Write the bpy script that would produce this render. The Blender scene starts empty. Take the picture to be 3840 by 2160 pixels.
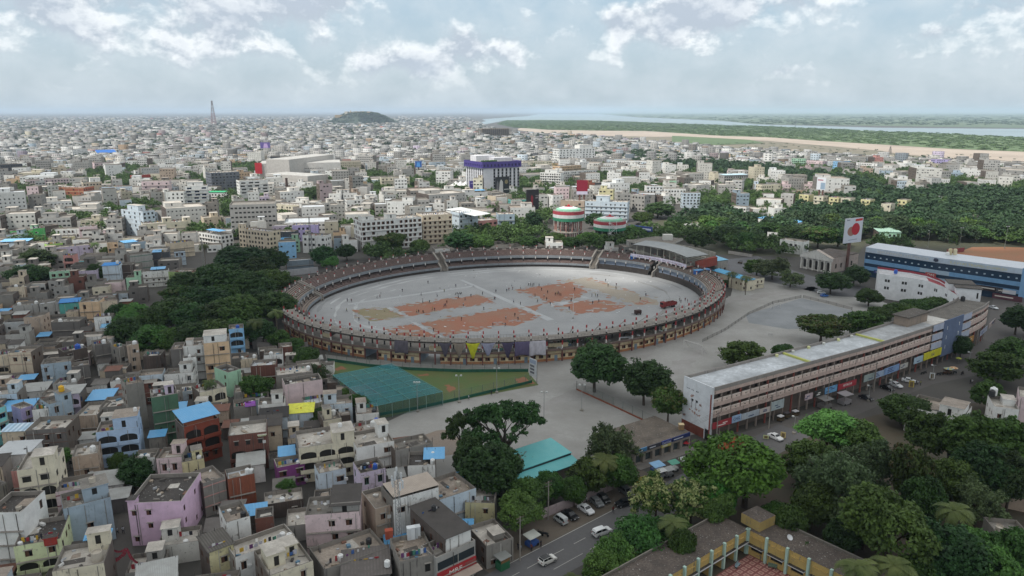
import bpy, math, random, numpy as np
from mathutils import Vector, Matrix
random.seed(7); RNG = np.random.default_rng(7)
SC = bpy.context.scene
COL = SC.collection
F, HC, HY = 2750.0, 85.0, 417.0
PITCH = math.atan((1080-HY)/F)
CP, SP = math.cos(PITCH), math.sin(PITCH)
def G(x, y, z=0.0):
 dx = (x-1920)/F; dy = -(y-1080)/F
 d = (dx, CP+dy*SP, -SP+dy*CP)
 t = (z-HC)/d[2]
 return Vector((d[0]*t, d[1]*t, z))
def SCR(P):
 x, y, z = P[0], P[1], P[2]-HC
 dep = y*CP - z*SP
 up = y*SP + z*CP
 return 1920+F*x/dep, 1080-F*up/dep
def dep_of(P): return P[1]*CP-(P[2]-HC)*SP
CROPS = {'S': (1, 0, 0), 'D': (.67083, 0, 0), 'B0': (2.414, 0, 1560), 'B1': (2.414, 960, 1560), 'B2': (2.414, 1800, 1560),
         'B3': (2.414, 2773, 1560), 'L1': (3.22, 0, 1230), 'L0': (3.22, 0, 820), 'L2': (3.22, 700, 1230), 'M1': (2.0125, 0, 380),
         'M2': (2.0125, 1280, 380), 'M3': (2.0125, 2560, 380), 'C4': (2.0125, 0, 1000), 'C5': (2.0125, 1000, 900),
         'R6': (1.6727, 2300, 900), 'R3': (3.22, 3040, 880), 'R4': (3.22, 3040, 1300), 'CR': (3.22, 2050, 880), 'CL': (3.22, 1000, 880),
         'N': (3.22, 1200, 1180), 'P': (7.155, 2340, 860), 'T': (6.3, 2900, 780), 'H': (4.262, 1700, 580), 'A': (4.83, 2540, 1380),
         'V': (5.367, 2050, 1890), 'Y': (4.293, 2500, 1840)}
def px(c, x, y):
 s, ox, oy = CROPS[c]
 return x/s+ox, y/s+oy
def GP(c, x, y, z=0.0): return G(*px(c, x, y), z)
def lin(h, k=1.0):
 r = []
 for i in (0, 2, 4):
  v = int(h[i:i+2], 16)/255
  r.append(k*(v/12.92 if v <= .04045 else ((v+.055)/1.055)**2.4))
 return tuple(r)
MATS = {}
def nd(nt, t, **kw):
 n = nt.nodes.new(t)
 for k, v in kw.items():
  if k.startswith('_'): setattr(n, k[1:], v)
  else: n.inputs[k.replace('__', ' ')].default_value = v
 return n
def ramp(nt, src, a, b):
 n = nd(nt, 'ShaderNodeMapRange', _clamp=True); n.inputs[1].default_value = a; n.inputs[2].default_value = b
 nt.links.new(src, n.inputs[0]); return n.outputs[0]
def mixc(nt, fac, A, B):
 n = nt.nodes.new('ShaderNodeMix'); n.data_type = 'RGBA'
 for s, v in ((0, fac), (6, A), (7, B)):
  if hasattr(v, 'links') or hasattr(v, 'is_linked'): nt.links.new(v, n.inputs[s])
  else: n.inputs[s].default_value = v if s == 0 else (*v[:3], 1)
 return n.outputs[2]
def noise(nt, vec, scale, detail=4, rough=.55):
 n = nd(nt, 'ShaderNodeTexNoise', Scale=scale, Detail=detail, Roughness=rough)
 nt.links.new(vec, n.inputs['Vector']); return n.outputs[0]
def vmul(nt, vec, s):
 n = nt.nodes.new('ShaderNodeVectorMath'); n.operation = 'MULTIPLY'; nt.links.new(vec, n.inputs[0]); n.inputs[1].default_value = s
 return n.outputs[0]
def M(hexc, style='plain', rough=.85, k=1.0, dirt=1.0, hex2=None, sc=1.0):
 key = (hexc, style, rough, k, dirt, hex2, sc)
 if key in MATS: return MATS[key]
 m = bpy.data.materials.new(f"{style}_{hexc}"); m.use_nodes = True
 nt = m.node_tree; b = nt.nodes['Principled BSDF']; b.inputs['Roughness'].default_value = rough
 c = lin(hexc, k); L = nt.links.new
 b.inputs['Base Color'].default_value = (*c, 1)
 pos = nt.nodes.new('ShaderNodeNewGeometry').outputs['Position']
 dk = lambda f: tuple(v*f for v in c)
 out = None
 if style == 'wall':
  n1 = ramp(nt, noise(nt, pos, .45*sc, 5, .65), .35, .75)
  o = mixc(nt, n1, tuple(min(.85, v*1.05) for v in c), dk(.80))
  st = ramp(nt, noise(nt, vmul(nt, pos, (1.6, 1.6, .16)), 1.0, 5, .7), .585, .69)
  s2 = nt.nodes.new('ShaderNodeMath'); s2.operation = 'MULTIPLY'; L(st, s2.inputs[0]); s2.inputs[1].default_value = min(.95, .68*dirt)
  o = mixc(nt, s2.outputs[0], o, (.085, .08, .075))
  n3 = nt.nodes.new('ShaderNodeMath'); n3.operation = 'MULTIPLY'; L(ramp(nt, noise(nt, pos, 1.1*sc, 6, .72), .59, .65), n3.inputs[0]); n3.inputs[1].default_value = min(.85, .5*dirt)
  out = mixc(nt, n3.outputs[0], o, (.16, .15, .135))
 elif style == 'roof':
  n1 = ramp(nt, noise(nt, pos, .28*sc, 7, .68), .36, .66)
  o = mixc(nt, n1, tuple(min(.8, v*1.12) for v in c), lin(hex2) if hex2 else dk(.45))
  n2 = ramp(nt, noise(nt, pos, 2.1*sc, 4, .6), .35, .75)
  out = mixc(nt, n2, o, dk(.62))
  sp = ramp(nt, noise(nt, pos, 3.3, 2, .5), .68, .72)
  out = mixc(nt, sp, out, (.45, .44, .42))
 elif style == 'ground':
  n1 = ramp(nt, noise(nt, pos, .045*sc, 8, .66), .36, .66)
  o = mixc(nt, n1, tuple(v*1.08 for v in c), lin(hex2) if hex2 else dk(.75))
  n2 = ramp(nt, noise(nt, pos, .9*sc, 5, .7), .3, .8)
  out = mixc(nt, n2, o, dk(.78))
 elif style == 'brick':
  t = nd(nt, 'ShaderNodeTexBrick', Scale=1.6, Mortar__Size=.03)
  L(vmul(nt, pos, (1, 1, 2.0)), t.inputs['Vector'])
  t.inputs['Color1'].default_value = (*c, 1); t.inputs['Color2'].default_value = (*dk(.7), 1)
  t.inputs['Mortar'].default_value = (*dk(.6), 1)
  n1 = ramp(nt, noise(nt, pos, .5, 5, .65), .4, .7)
  out = mixc(nt, n1, t.outputs[0], dk(.6))
 elif style == 'corr':
  w = nd(nt, 'ShaderNodeTexWave', Scale=1.1*sc, Distortion=.3)
  tc = nt.nodes.new('ShaderNodeTexCoord').outputs['Object']; L(tc, w.inputs['Vector'])
  n1 = ramp(nt, noise(nt, pos, .5, 5, .65), .38, .72)
  o = mixc(nt, n1, c, lin(hex2) if hex2 else dk(.7))
  out = mixc(nt, ramp(nt, w.outputs[0], 0, 1), o, dk(.72))
 elif style == 'leaf':
  oi = nt.nodes.new('ShaderNodeObjectInfo')
  c2 = tuple(v*1.04 for v in (lin(hex2) if hex2 else dk(1.6))); c = dk(.97)
  n1 = ramp(nt, noise(nt, pos, .33*sc, 3, .6), .35, .68)
  o = mixc(nt, n1, c, c2)
  hs = nd(nt, 'ShaderNodeHueSaturation')
  hv = nt.nodes.new('ShaderNodeMapRange'); hv.inputs[3].default_value = .47; hv.inputs[4].default_value = .525
  L(oi.outputs['Random'], hv.inputs[0]); L(hv.outputs[0], hs.inputs['Hue'])
  vv = nt.nodes.new('ShaderNodeMapRange'); vv.inputs[3].default_value = .72; vv.inputs[4].default_value = 1.3
  ml = nt.nodes.new('ShaderNodeMath'); ml.operation = 'FRACT'; m2 = nt.nodes.new('ShaderNodeMath'); m2.operation = 'MULTIPLY'
  L(oi.outputs['Random'], m2.inputs[0]); m2.inputs[1].default_value = 7.31; L(m2.outputs[0], ml.inputs[0])
  L(ml.outputs[0], vv.inputs[0]); L(vv.outputs[0], hs.inputs['Value']); L(o, hs.inputs['Color'])
  out = hs.outputs[0]
  b.inputs['Roughness'].default_value = .62
  b.inputs['Specular IOR Level'].default_value = .25
  tr = nt.nodes.new('ShaderNodeBsdfTranslucent'); L(out, tr.inputs[0])
  mx = nt.nodes.new('ShaderNodeMixShader'); mx.inputs[0].default_value = .22
  L(b.outputs[0], mx.inputs[1]); L(tr.outputs[0], mx.inputs[2])
  L(mx.outputs[0], nt.nodes['Material Output'].inputs[0])
 elif style == 'col' or style == 'city':
  a = nt.nodes.new('ShaderNodeAttribute'); a.attribute_name = 'paint'
  n1 = ramp(nt, noise(nt, pos, .25, 4, .65), .35, .7)
  mm = nt.nodes.new('ShaderNodeMix'); mm.data_type = 'RGBA'; mm.blend_type = 'MULTIPLY'; L(a.outputs[0], mm.inputs[6])
  cc = mixc(nt, n1, (1, 1, 1), (.72, .72, .72)); L(cc, mm.inputs[7]); mm.inputs[0].default_value = 1
  out = mm.outputs[2]
  if style == 'city':
   sx = nt.nodes.new('ShaderNodeSeparateXYZ'); L(pos, sx.inputs[0]); nn = nt.nodes.new('ShaderNodeSeparateXYZ'); L(nt.nodes['Geometry'].outputs['True Normal'], nn.inputs[0])
   def mt(op, a_, b_):
    n = nt.nodes.new('ShaderNodeMath'); n.operation = op
    for i, v in enumerate((a_, b_)):
     if isinstance(v, (int, float)): n.inputs[i].default_value = v
     else: L(v, n.inputs[i])
    return n.outputs[0]
   zf = mt('FRACT', mt('DIVIDE', sx.outputs[2], 3.3), 0); hf = mt('FRACT', mt('DIVIDE', mt('ADD', sx.outputs[0], mt('MULTIPLY', sx.outputs[1], .7)), 3.4), 0)
   w = mt('MULTIPLY', mt('MULTIPLY', mt('GREATER_THAN', zf, .38), mt('LESS_THAN', zf, .8)), mt('GREATER_THAN', hf, .55))
   w = mt('MULTIPLY', w, mt('LESS_THAN', nn.outputs[2], .5))
   out = mixc(nt, w, out, (.05, .05, .055))
 elif style == 'glass':
  b.inputs['Roughness'].default_value = rough; b.inputs['Specular IOR Level'].default_value = .5
 elif style == 'water':
  b.inputs['Roughness'].default_value = .55; b.inputs['Specular IOR Level'].default_value = .3
  bp = nd(nt, 'ShaderNodeBump', Strength=.25, Distance=1.0); L(noise(nt, pos, .05, 5, .6), bp.inputs['Height']); L(bp.outputs[0], b.inputs['Normal'])
  out = mixc(nt, ramp(nt, noise(nt, pos, .003, 4, .6), .35, .7), c, dk(.8))
 elif style == 'cloth':
  out = mixc(nt, ramp(nt, noise(nt, vmul(nt, pos, (1, 1, .4)), 1.2, 4, .6), .35, .7), c, dk(.72))
 if out is not None: L(out, b.inputs['Base Color'])
 MATS[key] = m
 return m
class MB:
 def __init__(s): s.v = []; s.f = []; s.mi = []; s.mats = []
 def m(s, mat):
  if mat not in s.mats: s.mats.append(mat)
  return s.mats.index(mat)
 def poly(s, pts, mat):
  n = len(s.v); s.v.extend([tuple(p) for p in pts]); s.f.append(tuple(range(n, n+len(pts)))); s.mi.append(s.m(mat))
 def box(s, x0, x1, y0, y1, z0, z1, mat, top=None, bottom=True):
  n = len(s.v); k = s.m(mat); kt = s.m(top) if top else k
  s.v += [(x0, y0, z0), (x1, y0, z0), (x1, y1, z0), (x0, y1, z0), (x0, y0, z1), (x1, y0, z1), (x1, y1, z1), (x0, y1, z1)]
  fs = [((0, 1, 5, 4), k), ((1, 2, 6, 5), k), ((2, 3, 7, 6), k), ((3, 0, 4, 7), k), ((4, 5, 6, 7), kt)]
  if bottom: fs.append(((3, 2, 1, 0), k))
  for f, q in fs: s.f.append(tuple(n+i for i in f)); s.mi.append(q)
 def obox(s, c, ax, ay, hx, hy, z0, z1, mat, top=None):
  n = len(s.v); k = s.m(mat); kt = s.m(top) if top else k
  for z in (z0, z1):
   for sx, sy in ((-1, -1), (1, -1), (1, 1), (-1, 1)):
    s.v.append((c[0]+ax[0]*hx*sx+ay[0]*hy*sy, c[1]+ax[1]*hx*sx+ay[1]*hy*sy, z))
  for f, q in (((0, 1, 5, 4), k), ((1, 2, 6, 5), k), ((2, 3, 7, 6), k), ((3, 0, 4, 7), k), ((4, 5, 6, 7), kt), ((3, 2, 1, 0), k)):
   s.f.append(tuple(n+i for i in f)); s.mi.append(q)
 def tube(s, p, q, r0, r1, n, mat, cap=True):
  p = Vector(p); q = Vector(q); d = (q-p)
  if d.length < 1e-6: return
  d.normalize(); a = d.orthogonal().normalized(); b = d.cross(a); k = s.m(mat); o = len(s.v)
  for c, r in ((p, r0), (q, r1)):
   for i in range(n):
    t = 2*math.pi*i/n; s.v.append(tuple(c+(a*math.cos(t)+b*math.sin(t))*r))
  for i in range(n):
   j = (i+1) % n; s.f.append((o+i, o+j, o+n+j, o+n+i)); s.mi.append(k)
  if cap: s.f.append(tuple(o+n+i for i in range(n))); s.mi.append(k)
 def lathe(s, c, prof, n, mat_fn):
  o = len(s.v)
  for r, z in prof:
   for i in range(n):
    t = 2*math.pi*i/n; s.v.append((c[0]+r*math.cos(t), c[1]+r*math.sin(t), c[2]+z))
  for j in range(len(prof)-1):
   k = s.m(mat_fn(j))
   for i in range(n):
    i2 = (i+1) % n; s.f.append((o+j*n+i, o+j*n+i2, o+(j+1)*n+i2, o+(j+1)*n+i)); s.mi.append(k)
 def mesh(s, name):
  me = bpy.data.meshes.new(name); me.from_pydata(s.v, [], s.f)
  for m in s.mats: me.materials.append(m)
  me.polygons.foreach_set('material_index', s.mi); me.update(); return me
 def build(s, name, parent=None, smooth=False):
  me = s.mesh(name)
  if smooth: me.polygons.foreach_set('use_smooth', [True]*len(me.polygons))
  return obj(name, me, parent)
def obj(name, me, parent=None, loc=None, rz=None):
 o = bpy.data.objects.new(name, me); COL.objects.link(o)
 if parent: o.parent = parent
 if loc is not None: o.location = loc
 if rz is not None: o.rotation_euler = (0, 0, rz)
 return o
def thing(name, label, cat, loc=(0, 0, 0), rz=0.0, group=None):
 o = obj(name, None, None, loc, rz); o.empty_display_size = .5
 return tag(o, label, cat, group)
def tag(o, label=None, cat=None, group=None, kind=None):
 for k, v in (('label', label), ('category', cat), ('group', group), ('kind', kind)):
  if v: o[k] = v
 return o
def copy_tree(o, parent=None):
 c = o.copy(); COL.objects.link(c)
 if parent: c.parent = parent
 for ch in [x for x in KIDS.get(o.name, [])]: copy_tree(ch, c)
 return c
KIDS = {}
def np_mesh(name, V, Fq, mats, mi=None, paint=None, smooth=False):
 me = bpy.data.meshes.new(name); nv, nf = len(V), len(Fq); w = Fq.shape[1]
 me.vertices.add(nv); me.vertices.foreach_set('co', np.asarray(V, np.float32).ravel())
 me.loops.add(nf*w); me.loops.foreach_set('vertex_index', np.asarray(Fq, np.int32).ravel())
 me.polygons.add(nf); me.polygons.foreach_set('loop_start', np.arange(0, nf*w, w, dtype=np.int32))
 try: me.polygons.foreach_set('loop_total', np.full(nf, w, np.int32))
 except Exception: pass
 for m in mats: me.materials.append(m)
 if mi is not None: me.polygons.foreach_set('material_index', np.asarray(mi, np.int32))
 if paint is not None:
  a = me.attributes.new('paint', 'FLOAT_COLOR', 'FACE')
  a.data.foreach_set('color', np.c_[paint, np.ones(nf)].astype(np.float32).ravel())
 if smooth: me.polygons.foreach_set('use_smooth', np.ones(nf, bool))
 me.update(calc_edges=True); me.validate(); return me
def text(s, size, mat, parent, loc, rot, name='lettering', align='LEFT', extrude=.03, sx=1.0):
 cu = bpy.data.curves.new(name, 'FONT'); cu.body = s; cu.size = size; cu.align_x = align; cu.extrude = extrude; cu.resolution_u = 2
 cu.materials.append(mat); o = bpy.data.objects.new(name, cu); COL.objects.link(o)
 if parent: o.parent = parent
 o.location = loc; o.rotation_euler = rot; o.scale = (sx, 1, 1)
 return o
ANCH = []      # (phrase, x, y)
AUTO = []      # dicts: o, look, x, y
def anchor(phrase, P): ANCH.append((phrase, P[0], P[1]))
def auto(o, look, P, pool=None): AUTO.append(dict(o=o, look=look, x=P[0], y=P[1], pool=pool))
def resolve_labels():
 for o in list(SC.objects):
  if o.type == 'FONT':
   me = bpy.data.meshes.new_from_object(o.evaluated_get(bpy.context.evaluated_depsgraph_get())); n = obj('lettering', me, o.parent); n.location = o.location; n.rotation_euler = o.rotation_euler; n.scale = o.scale; bpy.data.objects.remove(o)
 by = {}
 for a in AUTO: by.setdefault((a['look']), []).append(a)
 used = set(); ords = ['nearest', 'second', 'third', 'fourth', 'fifth', 'sixth', 'seventh', 'eighth', 'ninth', 'tenth']
 def dirn(a, A):
  dx, dy = a['x']-A[1], a['y']-A[2]
  if abs(dx) > abs(dy): return 'right of' if dx > 0 else 'left of'
  return 'behind' if dy > 0 else 'in front of'
 for look, L in by.items():
  if len(L) == 1:
   a = L[0]; A = min(ANCH, key=lambda A: (A[1]-a['x'])**2+(A[2]-a['y'])**2)
   a['o']['label'] = f"{look} {dirn(a, A)} the {A[0]}"; used.add(a['o']['label']); continue
  for a in L:
   cand = sorted(ANCH, key=lambda A: (A[1]-a['x'])**2+(A[2]-a['y'])**2)[:14]
   best = None
   for ci, A in enumerate(cand):
    d = dirn(a, A); da = (A[1]-a['x'])**2+(A[2]-a['y'])**2
    r = sum(1 for b in L if b is not a and dirn(b, A) == d and (A[1]-b['x'])**2+(A[2]-b['y'])**2 < da)
    t = f"{look}, {ords[min(r, 9)]} one {d} the {A[0]}"
    if len(t.split()) > 16: t = f"{look}, {ords[min(r, 9)]} {d} {A[0]}"
    if len(t.split()) > 16: t = f"{look.split(',')[0]}, {ords[min(r, 9)]} such {d} {A[0]}"
    if r > 9 or t in used: continue
    if best is None or r+ci*.25 < best[0]: best = (r+ci*.25, t)
   if best: a['o']['label'] = best[1]; used.add(best[1])
   else:
    A = cand[0]; a['o']['label'] = f"{look}, one of several {dirn(a, A)} the {A[0]}"
    a['o']['group'] = a['o'].get('group') or look
# ================================================================ camera, world, sun
cam = bpy.data.cameras.new('camera'); cam.sensor_width = 36; cam.lens = 36*F/3840; cam.clip_start = .5; cam.clip_end = 120000
co = bpy.data.objects.new('camera', cam); COL.objects.link(co); co.location = (0, 0, HC); co.rotation_euler = (math.pi/2-PITCH, 0, 0)
SC.camera = co
SUN_EL, SUN_AZ = math.radians(58), math.radians(-125)     # azimuth measured from +Y towards +X: the sun stands behind and left of the camera
W = bpy.data.worlds.new('World'); SC.world = W; W.use_nodes = True
nt = W.node_tree; nt.nodes.clear(); L = nt.links.new
out = nt.nodes.new('ShaderNodeOutputWorld'); bg = nt.nodes.new('ShaderNodeBackground'); L(bg.outputs[0], out.inputs[0])
sky = nt.nodes.new('ShaderNodeTexSky'); sky.sky_type = 'NISHITA'; sky.sun_disc = False; sky.sun_elevation = SUN_EL; sky.sun_rotation = SUN_AZ
sky.air_density = 1.0; sky.dust_density = 2.0; sky.ozone_density = 1.5
bg.inputs[1].default_value = .10
tc = nt.nodes.new('ShaderNodeTexCoord'); D = tc.outputs['Generated']
sep = nt.nodes.new('ShaderNodeSeparateXYZ'); L(D, sep.inputs[0])
def mth(op, a, b=None, c=None):
 n = nt.nodes.new('ShaderNodeMath'); n.operation = op
 for i, v in enumerate((a, b, c)):
  if v is None: continue
  if isinstance(v, (int, float)): n.inputs[i].default_value = v
  else: L(v, n.inputs[i])
 return n.outputs[0]
az = mth('ARCTAN2', sep.outputs[0], sep.outputs[1]); el = mth('ARCSINE', sep.outputs[2])
def cloudfield(doff):
 cx = nt.nodes.new('ShaderNodeCombineXYZ'); L(mth('MULTIPLY', az, 1.0), cx.inputs[0]); L(mth('MULTIPLY', mth('ADD', el, doff), 1.35), cx.inputs[1])
 n = nt.nodes.new('ShaderNodeTexNoise'); n.inputs['Scale'].default_value = 17; n.inputs['Detail'].default_value = 9; n.inputs['Roughness'].default_value = .60
 n.inputs['Distortion'].default_value = .1; L(cx.outputs[0], n.inputs['Vector'])
 n2 = nt.nodes.new('ShaderNodeTexNoise'); n2.inputs['Scale'].default_value = 9; n2.inputs['Detail'].default_value = 3; L(cx.outputs[0], n2.inputs['Vector'])
 return mth('ADD', mth('MULTIPLY', n.outputs[0], .62), mth('MULTIPLY', n2.outputs[0], .38))
HEAPS = [(-21, 5.3, 7, 2.3, 0.200), (-32, 6.0, 5, 1.9, 0.188), (-2.6, 4.4, 4.6, 1.5, 0.237), (-6.5, 3.0, 2.6, .9, 0.163), (12, 6.2, 4.6, 2.0, 0.263), (7.8, 6.4, 1.2, 1.7, 0.237), (17.5, 7.3, 4.5, 1.2, 0.200), (32, 6.3, 3, 1.3, 0.225),
         (29, 4.9, 2, .6, 0.150), (19.6, 2.7, 1.6, .6, 0.138), (-16, 7.7, 7, 1.5, 0.188), (-29, 8, 6, 1.2, 0.175), (-11.5, 3.6, 3.4, 1.2, 0.125), (24, 8, 4, .8, 0.125), (26.5, 3.2, 1.4, .5, 0.070), (0, 30, 60, 16, 0.070)]
cov = None
for a, e, w, h, k in HEAPS:
 dx = mth('DIVIDE', mth('SUBTRACT', az, math.radians(a)), math.radians(w)); dy = mth('DIVIDE', mth('SUBTRACT', el, math.radians(e)), math.radians(h))
 g = mth('MULTIPLY', mth('POWER', 2.718, mth('MULTIPLY', mth('ADD', mth('MULTIPLY', dx, dx), mth('MULTIPLY', dy, dy)), -1.0)), k)
 cov = g if cov is None else mth('ADD', cov, g)
f0 = cloudfield(0.0); f1 = cloudfield(.011)
d0 = mth('ADD', f0, cov);
def mr(v, a, b, c=0.0, d=1.0):
 n = nt.nodes.new('ShaderNodeMapRange'); n.clamp = True; L(v, n.inputs[0])
 for i, q in enumerate((a, b, c, d)): n.inputs[i+1].default_value = q
 return n.outputs[0]
mask = mr(d0, .575, .70)
lit = mr(mth('SUBTRACT', f0, f1), -.035, .065)          # heaps are brighter on the side that faces up and the sun
thick = mr(d0, .62, .80)
def cmix(fac, A, B):
 n = nt.nodes.new('ShaderNodeMix'); n.data_type = 'RGBA'
 for s, v in ((0, fac), (6, A), (7, B)):
  if isinstance(v, (int, float)): n.inputs[s].default_value = v
  elif isinstance(v, tuple): n.inputs[s].default_value = (*v, 1)
  else: L(v, n.inputs[s])
 return n.outputs[2]
K = 8.8    # the Background strength is 0.1
shade = cmix(lit, (.41*K, .47*K, .54*K), (.93*K, .95*K, .95*K))
shade = cmix(mth('MULTIPLY', thick, .58), shade, (.42*K, .48*K, .57*K))
haze_sky = cmix(mr(el, 0.0, .14), (.45*K, .53*K, .59*K), (.39*K, .51*K, .60*K))
veil = cmix(.80, sky.outputs[0], haze_sky)               # thin high veil over the blue
veil = cmix(mth('MULTIPLY', mr(f1, .40, .62), .5), veil, (.60*K, .66*K, .70*K))
low = mr(el, .006, .06)
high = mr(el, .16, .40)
cl = cmix(mth('MULTIPLY', mask, mth('ADD', mth('MULTIPLY', low, .8), .1)), veil, shade)
cl = cmix(high, cl, (.72*K, .74*K, .745*K))      # unseen upper sky whitened, added to give the foreground more neutral light
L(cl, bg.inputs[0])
sun = bpy.data.lights.new('sun', 'SUN'); sun.energy = 2.9; sun.angle = math.radians(1.5); sun.color = (1, .955, .88)
so = bpy.data.objects.new('sun', sun); COL.objects.link(so)
sd = Vector((math.sin(SUN_AZ)*math.cos(SUN_EL), math.cos(SUN_AZ)*math.cos(SUN_EL), math.sin(SUN_EL)))
so.rotation_euler = sd.to_track_quat('Z', 'Y').to_euler(); so.location = sd*300
vs = SC.view_settings; vs.view_transform = 'Standard'; vs.look = 'None'; vs.exposure = .55; vs.gamma = 1
SC.cycles.use_denoising = True; SC.cycles.max_bounces = 5; SC.cycles.diffuse_bounces = 2; SC.cycles.glossy_bounces = 2; SC.cycles.volume_bounces = 1
SC.cycles.transparent_max_bounces = 8; SC.cycles.transmission_bounces = 3; SC.cycles.caustics_reflective = False; SC.cycles.caustics_refractive = False
# ================================================================ ground sheets
def sheet(name, pts, z, mat, kind='structure', th=0):
 mb = MB(); mb.poly([(p[0], p[1], z) for p in pts], mat)
 return tag(mb.build(name), kind=kind)
def rough(pts, amp=.7, st=2.2):
 r = random.Random(5); o = []
 for a, b in zip(pts, pts[1:]+pts[:1]):
  n = max(1, int((b-a).length/st))
  for i in range(n): p = a.lerp(b, i/n); o.append(p+Vector((r.gauss(0, amp), r.gauss(0, amp), 0))*(1 if i else .4))
 return o
def pxs(c, L): return [GP(c, x, y) for x, y in L]
sheet('ground', [(-60000, -400), (60000, -400), (60000, 90000), (-60000, 90000)], 0, M('4d4a46', 'ground', hex2='3f3d3a', sc=1.2))
CITY_EDGE = [(-300, 312), (250, 368), (640, 392), (900, 416), (1600, 456), (2640, 508)]
def m2(L): return [GP('M2', x, y) for x, y in L]
def m3(L): return [GP('M3', x, y) for x, y in L]
sheet('scrubland', m2([(1950, 290), (2250, 300)])+m3(CITY_EDGE[1:])+m3([(2800, 300), (1500, 300), (640, 260), (0, 235)])+m2([(2300, 225), (1900, 225)]), .3, M('7d7363', 'ground', hex2='5f6350', sc=.3))
sheet('sandbank', m3([(2700, 470), (2000, 430), (1640, 400), (1500, 376), (1000, 330), (640, 300), (300, 282), (-10, 268)])+m2([(2400, 270), (2000, 262), (1650, 262), (1300, 215), (1450, 180), (2300, 210)])+m3([(0, 225), (640, 245), (1500, 300), (2700, 350)]), .6, M('b0a294', 'ground', hex2='94877a', sc=.15))
ISL = m3([(2700, 388), (2000, 360), (1500, 328), (1000, 298), (640, 272), (300, 262), (0, 243)])+m2([(2300, 226), (1900, 222), (1560, 216), (1300, 198), (1180, 172), (1250, 146), (1500, 140), (2000, 150)])+m3([(0, 172), (700, 193), (980, 205), (1400, 225), (2000, 246), (2700, 284)])
sheet('river_island', ISL, .9, M('5d7043', 'ground', hex2='47603a', sc=.12))
sheet('island_green', m3([(-80, 310), (250, 332), (620, 318), (500, 292), (200, 276), (-80, 262)]), 1.0, M('55693f', 'ground', hex2='435a38', sc=.2))
RIV = m3([(2900, 292), (2000, 246), (1400, 225), (980, 205), (700, 193), (0, 172)])+m2([(2000, 150), (1500, 140), (1230, 146), (1080, 176), (920, 192), (990, 170), (1090, 150), (1060, 136), (1400, 112), (1500, 96), (1950, 98), (2250, 122)])+m3([(0, 135), (300, 149), (560, 174), (1500, 200), (2900, 212)])
sheet('river', RIV, .7, M('84959d', 'water'))
sheet('river_channel', m2([(1290, 228), (1400, 262), (1560, 275), (1500, 250), (1360, 232)]), 1.2, M('9fb0b8', 'water'))
sheet('far_bank', [GP('M3', 2900, 208), GP('M3', 560, 172), GP('M3', 300, 147), GP('M3', 0, 133), GP('M2', 2250, 120), GP('M2', 1950, 97), GP('S', 2200, 421), GP('S', 4300, 421)], .5, M('4d5f48', 'ground', hex2='5d6a4a', sc=.01))
ST_C = Vector((-1.0, 327.0, 0)); ST_A, ST_B = 102.0, 85.0; ST_U = math.radians(24.5)
su = Vector((math.cos(ST_U), math.sin(ST_U), 0)); sv = Vector((-math.sin(ST_U), math.cos(ST_U), 0))
def ST(t, inset, z): return ST_C+su*((ST_A-inset)*math.cos(t))+sv*((ST_B-inset)*math.sin(t))+Vector((0, 0, z))
def ST_t(P):
 d = Vector((P[0], P[1], 0))-ST_C
 return math.atan2(d.dot(sv)/ST_B, d.dot(su)/ST_A)
GRAVEL = M('9a9b9c', 'ground', hex2='868788', sc=1.0, k=1.0)
sheet('maidan_ground', pxs('S', [(1330, 1640), (1560, 1530), (1260, 1370), (1800, 1290), (2500, 1230), (2740, 1110), (2760, 1030), (3100, 1040), (3330, 1140), (3500, 1200), (3480, 1230), (2560, 1480), (2640, 1620), (2390, 1680), (2330, 1760), (1700, 1860), (1400, 1770)]), .004, M('9d9c99', 'ground', hex2='827f7a', sc=1.3))
sheet('stadium_field', [ST(2*math.pi*i/96, 9, 0) for i in range(96)], .012, GRAVEL)
RED = M('965f47', 'ground', hex2='8f7562', sc=1.8); OLIVE = M('938d83', 'ground', hex2='90826f', sc=1.5)
GR2 = M('8f8d86', 'ground', hex2='7d7a70', sc=1.5)
PITCH_N = []
for nm, c, L_, mt in [
 ('practice_pitch', 'C5', [(780, 610), (1060, 572), (900, 512), (640, 528), (660, 545)], M('8b7d64', 'ground', hex2='75744f', sc=2)),
 ('practice_pitch', 'C5', [(1060, 572), (1725, 472), (1600, 415), (1240, 460), (960, 505)], RED),
 ('practice_pitch', 'C5', [(890, 670), (1120, 628), (1320, 735), (1010, 735)], RED),
 ('practice_pitch', 'C5', [(1170, 622), (1880, 508), (2060, 578), (1890, 645), (1660, 650), (1600, 690), (1330, 722), (1240, 665)], RED),
 ('practice_pitch', 'C5', [(1880, 372), (2290, 318), (2420, 390), (2330, 440), (2150, 480), (2020, 420)], RED),
 ('practice_pitch', 'C5', [(1940, 500), (2080, 480), (2030, 545)], RED),
 ('practice_pitch', 'CR', [(180, 560), (480, 512), (1010, 680), (1340, 800), (1350, 845), (1050, 850), (640, 680)], OLIVE),
 ('practice_pitch', 'CR', [(60, 860), (380, 800), (700, 790), (960, 860), (780, 930), (340, 950), (260, 880)], RED),
 ('practice_pitch', 'CR', [(1050, 820), (1180, 775), (1300, 830), (1110, 850)], RED)]:
 sheet(nm, rough(pxs(c, L_)), .02+.002*len(PITCH_N), mt); PITCH_N.append(1)
rr_ = random.Random(11)
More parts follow.
